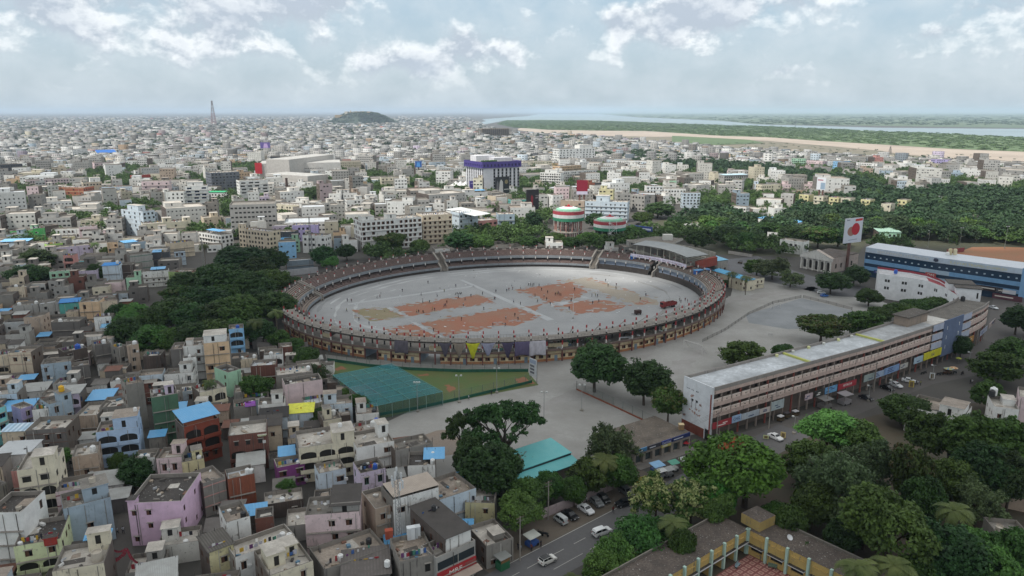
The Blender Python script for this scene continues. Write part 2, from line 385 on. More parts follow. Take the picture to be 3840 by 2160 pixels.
for c, L_ in (('C5', [(1060, 572), (1725, 472), (1600, 415), (960, 505)]), ('C5', [(1170, 622), (1880, 508), (2060, 578), (1660, 650), (1330, 722)]), ('C5', [(1880, 372), (2290, 318), (2420, 390), (2150, 480)]), ('CR', [(60, 860), (380, 800), (960, 860), (340, 950)]), ('CR', [(180, 560), (480, 512), (1340, 800), (1050, 850)]), ('C5', [(890, 670), (1120, 628), (1320, 735)]), ('C5', [(640, 528), (900, 512), (1060, 572), (780, 610)])):
 mb = MB(); P_ = pxs(c, L_)
 for a, b in zip(P_, P_[1:]+P_[:1]):
  for k in range(int((b-a).length/1.1)):
   p = a.lerp(b, rr_.random())+Vector((rr_.gauss(0, 1.6), rr_.gauss(0, 1.6), 0)); s = rr_.uniform(.25, 1.3); n = len(mb.f)
   mb.poly([p+Vector((s*1.5*rr_.uniform(.6, 1.1)*math.cos(t), s*rr_.uniform(.6, 1.1)*math.sin(t), .046+.0007*(n % 40))) for t in np.linspace(0, 5.5, 7)], rr_.choice((GRAVEL, RED, OLIVE, GRAVEL)))
 tag(mb.build('worn_edge'), kind='structure')
PALE = M('acaeb0', 'ground', hex2='9c9ea0', sc=1.2)
for L_ in ([(1090, 622), (1130, 622), (1360, 745), (1310, 745)], [(905, 515), (930, 508), (1075, 575), (1040, 578)], [(1450, 300), (1480, 300), (2170, 600), (2120, 610)], [(610, 480), (1560, 345), (1570, 352), (615, 490)]):
 sheet('field_path', pxs('C5', L_), .045, PALE)
sheet('puddle_patch', pxs('CR', [(330, 745), (420, 735), (560, 775), (440, 770)]), .045, PALE)
sheet('puddle_patch', pxs('CR', [(20, 830), (360, 800), (400, 810), (260, 840), (60, 870)]), .045, PALE)
for t0, t1, i0, w, hx in ((-.2, 2.9, 14, 1.1, '8a8b8c'), (.3, 2.7, 17.5, .8, 'b5b7b8'), (3.2, 5.6, 13, 2.2, 'b3b4b5'), (3.3, 5.9, 19, .7, '8d8c8a'), (1.1, 3.4, 22, .9, 'b0b2b3'), (5.2, 6.9, 24, 1.0, '8b8a88'), (2.2, 4.4, 30, .7, 'aeb0b1')):
 mb = MB(); n = 40
 for i in range(n):
  a, b = t0+(t1-t0)*i/n, t0+(t1-t0)*(i+1)/n; j = lambda t: .8*math.sin(t*9)+.4*math.sin(t*31)
  mb.poly([ST(a, i0+j(a), .016), ST(b, i0+j(b), .016), ST(b, i0+w+j(b*1.03), .016), ST(a, i0+w+j(a*1.03), .016)], M(hx, 'ground', sc=2))
 tag(mb.build('field_track'), kind='structure')
for L_ in ([(2560, 1200), (2700, 1120), (3050, 1075), (3070, 1085), (2720, 1140), (2590, 1215)], [(1750, 1640), (2100, 1480), (2500, 1260), (2540, 1270), (2150, 1500), (1830, 1650)], [(1500, 1640), (1700, 1600), (1760, 1690), (1600, 1720), (1480, 1700)], [(2350, 1440), (2500, 1380), (2620, 1300), (2660, 1310), (2560, 1400), (2400, 1460)]):
 sheet('worn_patch', rough(pxs('S', L_), 1.0, 3), .02, M('9c9a98' if L_[0][0] != 1500 else '86776a', 'ground', hex2='85817c', sc=2))
NETG = pxs('N', [(90, 560), (600, 630), (1080, 670), (1700, 695), (2510, 690), (2640, 850), (1690, 1030), (1180, 1145), (760, 1250), (640, 1200), (170, 830)])
sheet('net_lawn', NETG, .016, M('48632f', 'ground', hex2='665f38', sc=2.2))
for L_ in ([(160, 650), (250, 620), (330, 655), (210, 680)], [(1500, 850), (1560, 840), (1640, 900), (1560, 945)], [(2350, 770), (2450, 750), (2600, 830), (2420, 850)], [(1640, 1010), (1760, 985), (1780, 1000), (1660, 1030)], [(1160, 720), (1290, 710), (1310, 735), (1190, 745)]):
 sheet('earth_patch', rough(pxs('N', L_), .35, 1), .024, M('8f5f42', 'ground', hex2='7d5a3e', sc=3))
sheet('cloister_path', pxs('N', [(60, 480), (700, 560), (1150, 605), (2100, 635), (2520, 640), (2510, 688), (1700, 693), (1080, 668), (600, 628), (90, 555)]), .010, M('8b8a86', 'ground', sc=2))
sheet('court_slab', pxs('R6', [(830, 470), (1180, 365), (1490, 440), (1560, 470), (1400, 540), (1100, 560), (850, 520)]), .02, M('8b8e91', 'ground', hex2='73777a', sc=2))
ASPH = M('5d5b59', 'ground', hex2='524f4c', sc=1.5)
sheet('street_plaza', pxs('S', [(2560, 1760), (2650, 1660), (3000, 1560), (3330, 1440), (3560, 1320), (3700, 1230), (3730, 1100), (4000, 1060), (4000, 1330), (3700, 1400), (3500, 1440), (3200, 1560), (3100, 1700), (2900, 1800)]), .006, M('5b5755', 'ground', hex2='4c4947', sc=1.4))
RA, RB = Vector((6.45, 131.27, 0)), Vector((21.75, 144.48, 0)); rd = (RB-RA).normalized(); rn = Vector((-rd.y, rd.x, 0))   # the white edge line of the road
def RP(s, n, z=0.0): return RA+rd*s+rn*n+Vector((0, 0, z))
sheet('road', [RP(-60, 0.2), RP(-60, -9.5), RP(90, -9.5), RP(90, .2)], .012, M('605f5f', 'ground', hex2='56555a', sc=1.2))
sheet('road_verge', [RP(-14, .2), RP(40, .2), RP(40, 9), RP(-14, 9)], .010, M('655c52', 'ground', hex2='544d45', sc=2))
LINE = M('b9b7b0', 'ground', sc=4)
for a, b, n, w in [(-11.3, 22, 0, .14), (-13.5, -9.5, -3.3, .12), (-7.6, -4.1, -3.35, .12), (-1.2, 2.2, -3.4, .12), (5.0, 8.4, -3.45, .12), (11.4, 15, -3.5, .12), (17.6, 21, -3.55, .12), (-4, 4, -6.9, .1), (6, 12, -6.9, .1), (-22, -12.4, 3.4, .1)]:
 sheet('road_marking', [RP(a, n-w/2), RP(b, n-w/2), RP(b, n+w/2), RP(a, n+w/2)], .017, LINE)
for k in range(5):
 sheet('road_marking', [RP(-20-.9*k, -2.6), RP(-19.6-.9*k, -2.6), RP(-16.2-.9*k, 2.2), RP(-16.6-.9*k, 2.2)], .017, LINE)
sheet('back_street', pxs('S', [(2610, 985), (2840, 960), (2960, 1010), (3160, 1070), (3330, 1090), (3330, 1120), (3120, 1110), (2900, 1060), (2760, 1030)]), .02, M('67676a', 'ground', sc=1.5))
sheet('sports_ground', pxs('R3', [(1700, 240), (1950, 150), (2350, 148), (2800, 165), (2800, 330), (2400, 340)]), .02, M('a06a4c', 'ground', hex2='8c7350', sc=1.2))
sheet('wood_floor', pxs('D', [(1640, 560), (2000, 470), (2300, 560), (2650, 440), (2700, 690), (2420, 640), (2190, 600), (2150, 650), (1780, 640)]), .008, M('4a4a38', 'ground', hex2='3c4030'))
sheet('garden_floor', pxs('D', [(1530, 1449), (1580, 1330), (1800, 1170), (2020, 1090), (2260, 1030), (2500, 1010), (2640, 1000), (2700, 1500), (1500, 1500)]), .008, M('4c4136', 'ground', hex2='3e4030', sc=2))
def cloud():  # unseen mesh added high overhead to block the sun from the foreground
 r = np.random.default_rng(3); V, Fq = [], []; n = 0; nu, nv = 14, 8
 for i in range(46):
  x, y = r.uniform(-790, -40), r.uniform(-430, 150); R_ = r.uniform(55, 105)
  for j in range(nv+1):
   for k in range(nu):
    a, b = 2*math.pi*k/nu, math.pi*j/nv; q = R_*(1+.09*math.sin(5*a+i)*math.sin(4*b)); V.append((x+q*math.sin(b)*math.cos(a), y+q*math.sin(b)*math.sin(a), 930+i % 7*9+.5*q*math.cos(b)))
  for j in range(nv):
   for k in range(nu): Fq.append((n+j*nu+k, n+j*nu+(k+1) % nu, n+(j+1)*nu+(k+1) % nu, n+(j+1)*nu+k))
  n += (nv+1)*nu
 tag(obj('cloud', np_mesh('cloud', np.array(V), np.array(Fq), [M('f0f0f0')], smooth=True)), kind='stuff')
cloud()
# ================================================================ houses
PAL = dict(cream='d4ccb6', white='e2e2df', grey='a09e9a', darkgrey='6a6663', cement='85817b', offwhite='d2d0ca', palegrey='b5b3af', pink='d8b9d2', blush='d9c4c6', blue='aec6e2', green='4f7059', mint='a5cdb0', lime='a3cc66',
           olive='93a86d', peach='d6b897', tan='b3a08f', salmon='c58d86', rust='83402f', brick='7d5247', orange='9a5a43', purple='7a3d78', turquoise='85cfd0', lavender='a89ec8', yellow='cdc59c', charcoal='4b4e54',
           paleblue='c3d0da', greyblue='9fb0bd', brown='5b4f49', skyblue='8fc0e6', brightgreen='57b565', palelime='d3dcb0', beige='cdbfa9', lilac='c4b8cc', red='a33a32', teal='5aa79f')
ROOFS = {'rw': ('c6c0b7', '8f887f'), 'rg': ('8b867f', '5d5954'), 'rd': ('47423f', '35322f'), 'rt': ('a4988c', '6f665e'), 'rp': ('c6cbd0', 'a9adb0')}
DARK = M('23211f', rough=.6); FRAME_B = M('5a3d2e'); FRAME_W = M('cfcdc8'); PANE = M('15191d', 'glass', rough=.15)
BLUESH = M('5ea8dc', 'corr', rough=.5, hex2='7db8e2'); ASB = M('4d4845', 'corr', hex2='363330', sc=1.3)
CONC = M('8b8883', 'wall'); FRAMES = {}
def window_mesh(kind):
 if kind in FRAMES: return FRAMES[kind]
 mb = MB(); fr = {'brown': FRAME_B, 'white': FRAME_W, 'blue': M('33528c'), 'dark': DARK, 'green': M('3f6b57')}[kind]
 mb.poly([(-.5, .16, 0), (.5, .16, 0), (.5, .16, 1), (-.5, .16, 1)], PANE if kind != 'dark' else DARK)
 for x0, x1, z0, z1 in ((-.5, -.43, 0, 1), (.43, .5, 0, 1), (-.43, .43, 0, .06), (-.43, .43, .94, 1), (-.03, .03, .06, .94)):
  mb.box(x0, x1, .1, .157, z0, z1, fr)
 if kind == 'brown':
  mb.box(-.43, -.03, .12, .15, .06, .94, FRAME_B)
 FRAMES[kind] = mb.mesh('window'); return FRAMES[kind]
def facade(mb, O, ux, n, Lw, H, ops, mat, rec=.22, back=None):
 """wall from O along ux (length Lw, height H, outward normal n) with real recessed openings (u0,u1,z0,z1)"""
 us = sorted({0.0, Lw, *[a for o in ops for a in o[:2]]}); zs = sorted({0.0, H, *[a for o in ops for a in o[2:4]]})
 P = lambda u, z, d=0: (O[0]+ux[0]*u-n[0]*d, O[1]+ux[1]*u-n[1]*d, O[2]+z)
 inop = lambda u, z: any(o[0] <= u <= o[1] and o[2] <= z <= o[3] for o in ops)
 for j in range(len(zs)-1):
  zc = (zs[j]+zs[j+1])/2; i = 0
  while i < len(us)-1:
   if inop((us[i]+us[i+1])/2, zc): i += 1; continue
   k = i
   while k+1 < len(us)-1 and not inop((us[k+1]+us[k+2])/2, zc): k += 1
   mb.poly([P(us[i], zs[j]), P(us[k+1], zs[j]), P(us[k+1], zs[j+1]), P(us[i], zs[j+1])], mat); i = k+1
 for u0, u1, z0, z1 in [o[:4] for o in ops]:
  mb.poly([P(u0, z0), P(u0, z0, rec), P(u0, z1, rec), P(u0, z1)], mat); mb.poly([P(u1, z0, rec), P(u1, z0), P(u1, z1), P(u1, z1, rec)], mat)
  mb.poly([P(u0, z0), P(u1, z0), P(u1, z0, rec), P(u0, z0, rec)], mat); mb.poly([P(u0, z1, rec), P(u1, z1, rec), P(u1, z1), P(u0, z1)], mat)
  if back: mb.poly([P(u0, z0, rec), P(u1, z0, rec), P(u1, z1, rec), P(u0, z1, rec)], back)
RUB = MB(); RUBM = [M(h, rough=.9) for h in ('b9b7b2', '8b8680', '6a625c', '9c8f80', '4a4643', 'a7a9ac', '7b5a4c', '5f7f96', 'd0d0ce')]
LAUN = [M(h, 'cloth') for h in ('9c3038', 'b9b9c4', '3b5f9a', 'c7a23a', '6a3d6f', 'd0d0d0', '2f2f38', '4f8a78')]
def frame_of(P1, P2):
 d = Vector((P2[0]-P1[0], P2[1]-P1[1], 0)); return d.length, math.atan2(d.y, d.x)
def loc2w(P1, rz, x, y, z): return Vector((P1[0]+x*math.cos(rz)-y*math.sin(rz), P1[1]+x*math.sin(rz)+y*math.cos(rz), z))
OCC = []   # footprints (P1, rz, L, D) for the filler
TANKS = {}
def tank_mesh(c):
 if c not in TANKS:
  mb = MB(); m = M({'white': 'd8d9d8', 'black': '26272a', 'blue': '2b58b0', 'yellow': 'd9a720', 'concrete': 'b5ada0'}[c], rough=.5)
  pr = [(0.5, 0), (.53, .04), (.53, .3), (.55, .33), (.53, .36), (.53, .68), (.55, .71), (.53, .74), (.53, 1.02), (.45, 1.14), (.2, 1.24), (.2, 1.32), (0, 1.33)]
  if c == 'concrete': pr = [(1.0, 0), (1.0, 1.9), (.9, 1.9), (.9, 1.6), (0, 1.6)]
  mb.lathe((0, 0, 0), pr, 14, lambda j: m); TANKS[c] = mb.mesh('water_tank')
 return TANKS[c]
def put_tank(P, c, where, s=1.0):
 o = obj('water_tank', tank_mesh(c), None, P, random.random()*6); o.scale = (s, s, s)
 nm = {'white': 'white plastic', 'black': 'black plastic', 'blue': 'blue plastic', 'yellow': 'yellow plastic', 'concrete': 'round concrete'}[c]
 tag(o, f"{nm} water tank on the {where}" if where else None, 'water tank', 'water tanks on house roofs')
 if not where: auto(o, f"{nm} roof water tank", P)
 return o
def house(P1, P2, D, h, col, label=None, short=None, name='house', cat='house', group=None, storeys=None, roof='rg', boxes=(), tanks=(), wk='brown', wp=.8, style='wall',
          balc=(), near=True, sheet=None, awn=True, wsize=(1.0, 1.25), side=.6, dirt=1.0, back=False, nw=None, mbm=None, k=1.0, par=.9, trim=None):
 Lw, rz = frame_of(P1, P2); hx = PAL.get(col, col); wm = M(hx, style, dirt=dirt, k=k)
 OCC.append((P1, rz, Lw, D))
 st = storeys or max(1, round(h/3.15)); fh = (h-par)/st
 mb = MB(); wins = []
 if wsize == (1.0, 1.25): wsize = random.choice(((1.2, 1.4), (.95, 1.25), (1.6, 1.4), (1.0, 1.8)))
 rim_m = M('6d6862', 'wall', dirt=2) if dirt > .5 else M('9a958e', 'wall', dirt=1.5); inn_m = M('857f78', 'wall', dirt=2)
 sm_ = wm
 if dirt > .45 and name in ('house', 'shed') and style == 'wall' and random.random() < .6: sm_ = random.choice((M('75695f', 'brick'), M('7d7872', 'wall', dirt=2), M('8f8a83', 'wall', dirt=2), M('6b605a', 'brick')))
 def ops_for(Ln, p, nwin):
  ops = []; n = nwin or max(1, int(Ln/2.7)); cell = Ln/n; ww, wh = wsize
  ww = min(ww, cell*.62)
  for f in range(st):
   for i in range(n):
    if random.random() > p: continue
    c = cell*(i+.5)+random.uniform(-.12, .12)*cell*(1 if near else .2); z0 = f*fh+min(1.0, fh*.32)
    ops.append((c-ww/2, c+ww/2, z0, min(z0+wh, (f+1)*fh-.15)))
  return ops
 C0, S0 = 1, 0
 fo = ops_for(Lw, wp, nw); bo = []
 for f in balc:     # wide dark balcony openings replace that floor's windows
  fo = [o for o in fo if not (f*fh <= o[2] < (f+1)*fh)]
  n = max(1, int(Lw/3.4)); c = Lw/n
  for i in range(n): bo.append((c*i+.35, c*(i+1)-.35, f*fh+.1, (f+1)*fh-.45))
 bk = None if near else DARK
 facade(mb, (0, 0, 0), (1, 0), (0, -1), Lw, h, fo+bo, wm, back=bk)
 so_ = ops_for(D, side, None); lo = ops_for(D, side, None)
 facade(mb, (Lw, 0, 0), (0, 1), (1, 0), D, h, so_, sm_, back=bk)
 facade(mb, (0, D, 0), (0, -1), (-1, 0), D, h, lo, sm_, back=bk)
 facade(mb, (Lw, D, 0), (-1, 0), (0, 1), Lw, h, [], sm_)
 t = .17; zr = h-par
 rim = [(0, 0), (Lw, 0), (Lw, D), (0, D)]; inn = [(t, t), (Lw-t, t), (Lw-t, D-t), (t, D-t)]
 for i in range(4):
  j = (i+1) % 4
  mb.poly([(*rim[i], h), (*rim[j], h), (*inn[j], h), (*inn[i], h)], rim_m)
  mb.poly([(*inn[j], zr), (*inn[i], zr), (*inn[i], h), (*inn[j], h)], inn_m)
 root = None
 r1, r2 = ROOFS.get(roof, ROOFS['rg'])
 rm = M(r1, 'roof', hex2=r2)
 rb = MB() if mbm is None else mb
 rb.poly([(*p, zr) for p in inn], rm)
 if near or name == 'shed':
  for _ in range(random.randint(1, 3)):      # patches of whitewash and old screed
   x0, y0 = random.uniform(.3, Lw*.6), random.uniform(.3, D*.6); x1, y1 = min(Lw-.3, x0+random.uniform(1, 4)), min(D-.3, y0+random.uniform(1, 4))
   rb.poly([(x0, y0, zr+.004+.002*_), (x1, y0+.2, zr+.004+.002*_), (x1-.2, y1, zr+.004+.002*_), (x0+.1, y1-.3, zr+.004+.002*_)], random.choice((M('c3beb6', 'roof', hex2='8f8a82'), M('5a5550', 'roof', hex2='3f3b38'), M('9c8f82', 'roof', hex2='6f655c'))))
 bx = []
 for b in boxes:
  u0, u1, v0, v1, dh = b[:5]; bm = M(PAL.get(b[5], b[5]), style, dirt=dirt) if len(b) > 5 and b[5] else wm
  q = MB() if mbm is None else mb
  x0, x1, y0, y1 = u0*Lw+.01, u1*Lw-.01, v0*D+.01, v1*D-.01
  facade(q, (x0, y0, zr), (1, 0), (0, -1), x1-x0, dh+par, [((x1-x0)*.35, (x1-x0)*.35+min(.9, (x1-x0)*.4), .15 if dh < 2 else par+.3, min(dh+par-.3, 2.1+par*(dh >= 2)))] if dh > 1.2 else [], bm, back=DARK)
  facade(q, (x1, y0, zr), (0, 1), (1, 0), y1-y0, dh+par, [((y1-y0)*.4, (y1-y0)*.4+.7, par+.4, par+1.4)] if dh > 2.2 and y1-y0 > 2 else [], bm, back=DARK)
  facade(q, (x1, y1, zr), (-1, 0), (0, 1), x1-x0, dh+par, [], bm); facade(q, (x0, y1, zr), (0, -1), (-1, 0), y1-y0, dh+par, [], bm)
  q.box(x0-.2, x1+.2, y0-.2, y1+.2, zr+dh+par, zr+dh+par+.14, bm, top=M(r1, 'roof', hex2=r2))
  bx.append(q)
 if mbm is not None:
  c, s = math.cos(rz), math.sin(rz); o = len(mbm.v)
  mbm.v += [(P1[0]+x*c-y*s, P1[1]+x*s+y*c, z) for x, y, z in mb.v]
  mbm.f += [tuple(i+o for i in f) for f in mb.f]; mbm.mi += [mbm.m(mb.mats[i]) for i in mb.mi]
  return None
 root = thing(name, label, cat, (P1[0], P1[1], 0), rz, group)
 if near and awn:
  for o in fo:
   if o[3]-o[2] > .8: mb.box(o[0]-.15, o[1]+.15, -.42, -.003, o[3]+.06, o[3]+.13, M('9a958e', 'wall'))
 if near and st > 1 and random.random() < .55 and not trim:
  for f in range(1, st):
   if f not in balc: mb.box(.1, Lw-.1, -.55, -.004, f*fh-.14, f*fh-.02, M('8f8982', 'wall', dirt=2.2))
 if near:
  for x in (random.uniform(.2, Lw-.2), random.uniform(.2, Lw-.2)): mb.box(x-.05, x+.05, -.1, -.004, .2, h-.4, random.choice((CONC, M('b5b2ac'), M('4f4b48'))))
  if fo and random.random() < .6: o = random.choice(fo); mb.box(o[1]+.1, o[1]+.8, -.45, -.004, o[2]+.1, o[2]+.7, M('c9c9c6'))
 if trim:
  for f in range(1, st+1): mb.box(-.04, Lw+.04, -.09, -.004, f*fh-.12, f*fh+.1, M(trim, 'wall'))
 mb.build('wall', root); rb.build('roof', root)
 for q in bx: q.build('stair_room', root)
 if near:
  wmesh = window_mesh(wk)
  for ops, org, ang in ((fo, lambda u: (u, 0), 0), (so_, lambda u: (Lw, u), math.pi/2), (lo, lambda u: (0, D-u), -math.pi/2)):
   for u0, u1, z0, z1 in ops:
    w = obj('window', wmesh, root); x, y = org((u0+u1)/2); w.location = (x, y, z0); w.rotation_euler = (0, 0, ang); w.scale = (u1-u0, 1, z1-z0)
 else: pass
 if bo:
  q = MB()
  for u0, u1, z0, z1 in bo:
   q.poly([(u0, .215, z0), (u1, .215, z0), (u1, .215, z1), (u0, .215, z1)], DARK) if near else None
   q.box(u0-.3, u1+.3, -.95, -.83, z0-.1, z0+.85, wm); q.box(u0-.3, u1+.3, -.83, -.004, z0-.24, z0-.1, wm)
   q.box(u0-.3, u0-.18, -.83, -.004, z0-.1, z0+.85, wm); q.box(u1+.18, u1+.3, -.83, -.004, z0-.1, z0+.85, wm)
   n_ = 9; w_ = u1-u0      # arched head over the opening
   for i in range(n_):
    a0, a1 = math.pi*i/n_, math.pi*(i+1)/n_; r = w_/2
    xa, xb = u0+r-r*math.cos(a0), u0+r-r*math.cos(a1); za, zb = z1-.75+.7*math.sin(a0), z1-.75+.7*math.sin(a1)
    q.poly([(xa, -.006, za), (xb, -.006, zb), (xb, -.006, z1+.05), (xa, -.006, z1+.05)], wm)
  q.build('balcony', root)
 if sheet:
  u0, u1, v0, v1, zo, sl, sm = sheet
  q = MB(); x0, x1, y0, y1 = u0*Lw-.3, u1*Lw+.3, v0*D-.4, v1*D+.3; z = h+zo
  q.v += []; th = .06
  for zz in (0, th):
   q.poly([(x0, y0, z+zz), (x1, y0, z+zz), (x1, y1, z+sl+zz), (x0, y1, z+sl+zz)], sm)
  q.poly([(x0, y0, z), (x1, y0, z), (x1, y0, z+th), (x0, y0, z+th)], sm); q.poly([(x1, y0, z), (x1, y1, z+sl), (x1, y1, z+sl+th), (x1, y0, z+th)], sm)
  q.poly([(x0, y1, z+sl), (x0, y0, z), (x0, y0, z+th), (x0, y1, z+sl+th)], sm)
  for X in (x0+.35, x1-.35):
   for Y, zt in ((y0+.45, z), (y1-.45, z+sl)): q.box(X-.05, X+.05, Y-.05, Y+.05, zr, zt, CONC)
  q.build('sheet_roof', root)
 for tk in tanks:
  u, v, c = tk[:3]; zt = zr+(tk[3] if len(tk) > 3 else 0)
  put_tank(loc2w(P1, rz, u*Lw, v*D, zt+.005), c, short, tk[4] if len(tk) > 4 else 1.0)
 for _ in range(int(Lw*D/(5 if near else 30))):
  if random.random() < .7:
   x, y = random.uniform(.4, Lw-.4), random.uniform(.4, D-.4)
   if any(b[0]*Lw-.5 < x < b[1]*Lw+.5 and b[2]*D-.5 < y < b[3]*D+.5 for b in boxes): continue
   p = loc2w(P1, rz, x, y, 0); a = random.random()*3.1; s = random.uniform(.15, .7)
   RUB.obox(p, (math.cos(a), math.sin(a)), (-math.sin(a), math.cos(a)), s, random.uniform(.08, .4), zr+.003, zr+random.uniform(.04, .5), random.choice(RUBM))
 if near:
  for _ in range(random.randint(1, 5)):
   p = loc2w(P1, rz, random.choice((.1, Lw-.1, random.uniform(0, Lw))), random.choice((.1, D-.1)), 0); RUB.obox(p, (1, 0), (0, 1), .04, .04, h-.01, h+random.uniform(.5, 1.7), RUBM[4])
  if random.random() < .4:
   y = random.uniform(.2, .8)*D; n = random.randint(4, 9)
   for i in range(n):
    p = loc2w(P1, rz, Lw*(.15+.7*i/n), y, 0); RUB.obox(p, (math.cos(rz), math.sin(rz)), (-math.sin(rz), math.cos(rz)), random.uniform(.15, .4), .02, zr+.5, zr+random.uniform(1.1, 1.6), random.choice(LAUN))
 if short: anchor(short, loc2w(P1, rz, Lw/2, 0, 0))
 return root
def H(c, x1, y1, x2, y2, h, D, col, label, short=None, **kw):
 return house(GP(c, x1, y1, h), GP(c, x2, y2, h), D, h, col, label, short, **kw)
GRP = 'houses of the crowded old quarter'
def HN(*a, **kw): kw.setdefault('group', GRP); return H(*a, **kw)
HN('B0', 150, 495, 495, 445, 13, 9, 'cream', 'four storey cream house with two brown vertical stripes on its tower', 'cream striped tower house', boxes=[(.42, 1, 0, .45, 2.4)], roof='rw', wk='dark', balc=(1, 2), storeys=4, dirt=.4)
HN('B0', 1150, 790, 1640, 768, 9.5, 12, 'pink', 'lilac pink three storey house with black flat roof by the lane', 'lilac pink house', roof='rd', wk='brown', wp=.55, dirt=.35, nw=4, boxes=[(0, .14, .0, .16, .5)], tanks=[])
HN('B0', 572, 842, 1000, 730, 9.5, 7, 'greyblue', 'plain grey blue house with sunken terrace and blue solar panel', 'grey blue plain house', roof='rg', wp=.25, boxes=[(.45, 1, .3, 1, 2.0)], tanks=[(.7, .6, 'concrete', 2.9, .6)], dirt=.6)
HN('B0', 120, 1185, 545, 1110, 8, 9, 'palelime', 'cream house with a dark red panel and red railing beside the lane', 'cream house with red panel', roof='rd', balc=(1,), boxes=[(.65, .93, -.03, .1, .6, 'red')], tanks=[(.1, .15, 'white', 0, .8)])
HN('B0', 470, 1410, 940, 1330, 9.5, 8, 'cream', 'cream house with a big round concrete tank and streaked grey front', 'cream round tank house', roof='rw', wp=.1, boxes=[(.55, 1, .75, 1, 2.6)], tanks=[(.8, .35, 'concrete', 0, .9)], sheet=(.45, .95, .98, 1.2, .6, .3, BLUESH), dirt=1.6)
HN('B0', -130, 880, 192, 868, 12.5, 8, 'white', 'tall plain white house with a round vent pipe on its grey roof', 'tall plain white house', roof='rd', wp=.0, side=.15, dirt=.3, tanks=[(.75, .25, 'concrete', 0, .5)])
HN('B0', -60, 362, 248, 345, 6.5, 7, 'white', 'low white house with bright white sheet roof and one black tank', 'low white sheet house', roof='rp', wp=.3, dirt=.3, tanks=[(.78, .35, 'black')], sheet=(0, 1, 0, 1, .15, .2, M('c9cdd0', 'corr', sc=.6)))
HN('L1', 15, 1256, 362, 1240, 6.5, 4, 'beige', 'beige house with blue and white striped sheet roof', 'beige striped roof house', wp=.3, sheet=(0, 1, 0, 1, .1, .3, M('a9c7de', 'corr', sc=.25, hex2='dfe6ea')))
HN('L1', 302, 1240, 795, 1205, 8.5, 8.5, 'darkgrey', 'grey stained house with broad brown parapet around a pale terrace', 'brown parapet terrace house', roof='rw', wk='brown', wp=.5, dirt=1.5, par=1.2, trim='6b5750')
HN('L1', 1155, 1262, 1665, 1195, 9.5, 7, 'blue', 'pale blue house with arched balconies and a taller right half', 'pale blue arched house', roof='rt', balc=(1, 2), boxes=[(.42, 1, .02, .85, 2.8)], wk='blue', dirt=.25, tanks=[(.93, .5, 'white', 3.8, .8)])
HN('L1', 1825, 842, 2142, 790, 13.5, 6.5, 'green', 'tall dark green house with a nearly blank side wall', 'tall dark green house', roof='rw', wp=.55, wsize=(.6, .8), boxes=[(.55, .9, .45, .9, 1.6, 'lilac')], dirt=.5)
HN('L1', 1515, 690, 1732, 645, 13.5, 6, 'cement', 'tall bare cement house with whitewashed right side', 'tall bare cement house', roof='rt', wp=.3, nw=1, dirt=.8, tanks=[])
HN('C4', 1385, 1212, 1652, 1140, 10.5, 6.5, 'rust', 'rust red house under a bright sky blue sheet roof', 'rust red house', balc=(1, 2), sheet=(0, 1, 0, 1, 1.2, 1.0, BLUESH), boxes=[(.12, .88, .1, .95, 1.1, 'orange')], dirt=.5)
HN('L2', 500, 1305, 962, 1250, 9.5, 8, 'brick', 'unfinished brick house with pale lime tower and whitewashed terrace', 'unfinished brick house', roof='rw', balc=(1,), style='brick', wk='dark', boxes=[(.78, .98, -.06, .1, -.6, 'palelime')], tanks=[])
HN('B1', 385, 292, 892, 215, 9, 10, 'cream', 'cream yellow house with arched balconies and plants on its terrace', 'cream arched balcony house', roof='rw', balc=(1, 2), boxes=[(.62, 1, 0, .55, 2.4)], dirt=.7, tanks=[(.78, .3, 'white', 3.3, .9)])
HN('B1', 1262, 315, 1600, 240, 7.5, 6, 'grey', 'light grey house with outside stair and walled terrace by the open ground', 'light grey stair house', wp=.25, tanks=[(.85, .7, 'concrete', 0, .55)], dirt=.7)
HN('B1', 912, 288, 1250, 225, 8.5, 9, 'white', 'bright white house with a white tank room behind the terrace', 'bright white tank room house', roof='rw', wp=.2, dirt=.15, boxes=[(.72, 1, .55, .95, 2.4)])
HN('B1', 945, 520, 1172, 470, 10, 6, 'lilac', 'stained lilac house with green and blue shutters and a blue tank', 'stained shutter house', roof='rd', wk='green', dirt=1.6, tanks=[(.7, .4, 'blue'), (.35, .6, 'black')])
HN('B1', 190, 470, 440, 420, 5.5, 5, 'purple', 'low purple walled house with a mould covered roof', 'low purple house', roof='rt', dirt=.4, tanks=[(.8, .2, 'white')])
HN('B1', 570, 522, 812, 470, 7, 5, 'paleblue', 'small pale grey house with cracked white terrace', None, roof='rw', wp=.3)
HN('B1', 440, 900, 938, 862, 9.5, 7, 'blush', 'faded pink house with grey asbestos shed and junk on its roof', 'faded pink junk roof house', roof='rg', boxes=[(.5, 1, .1, .95, 1.6, 'grey')], sheet=(.48, 1, .0, 1, 1.6, .5, ASB), dirt=1.3)
HN('B1', 1080, 842, 1262, 790, 9, 8, 'tan', 'tan house with plain walls left of the phone mast', 'tan plain house', roof='rt', wp=.1, side=.1, dirt=.5)
HN('B1', 1240, 760, 1652, 645, 11, 6.5, 'white', 'white three storey house with exposed brick patches and a roof shed', 'white peeling mast house', roof='rg', dirt=1.8, wp=.35, sheet=(.05, 1, .1, .9, .3, .25, M('b5a89c', 'corr')))
HN('B1', 1662, 760, 1992, 650, 7.5, 9, 'paleblue', 'pale blue walled house with a weedy brown terrace', 'weedy terrace house', roof='rt', wp=.1, dirt=1.2, tanks=[(.8, .5, 'concrete', 0, .5)])
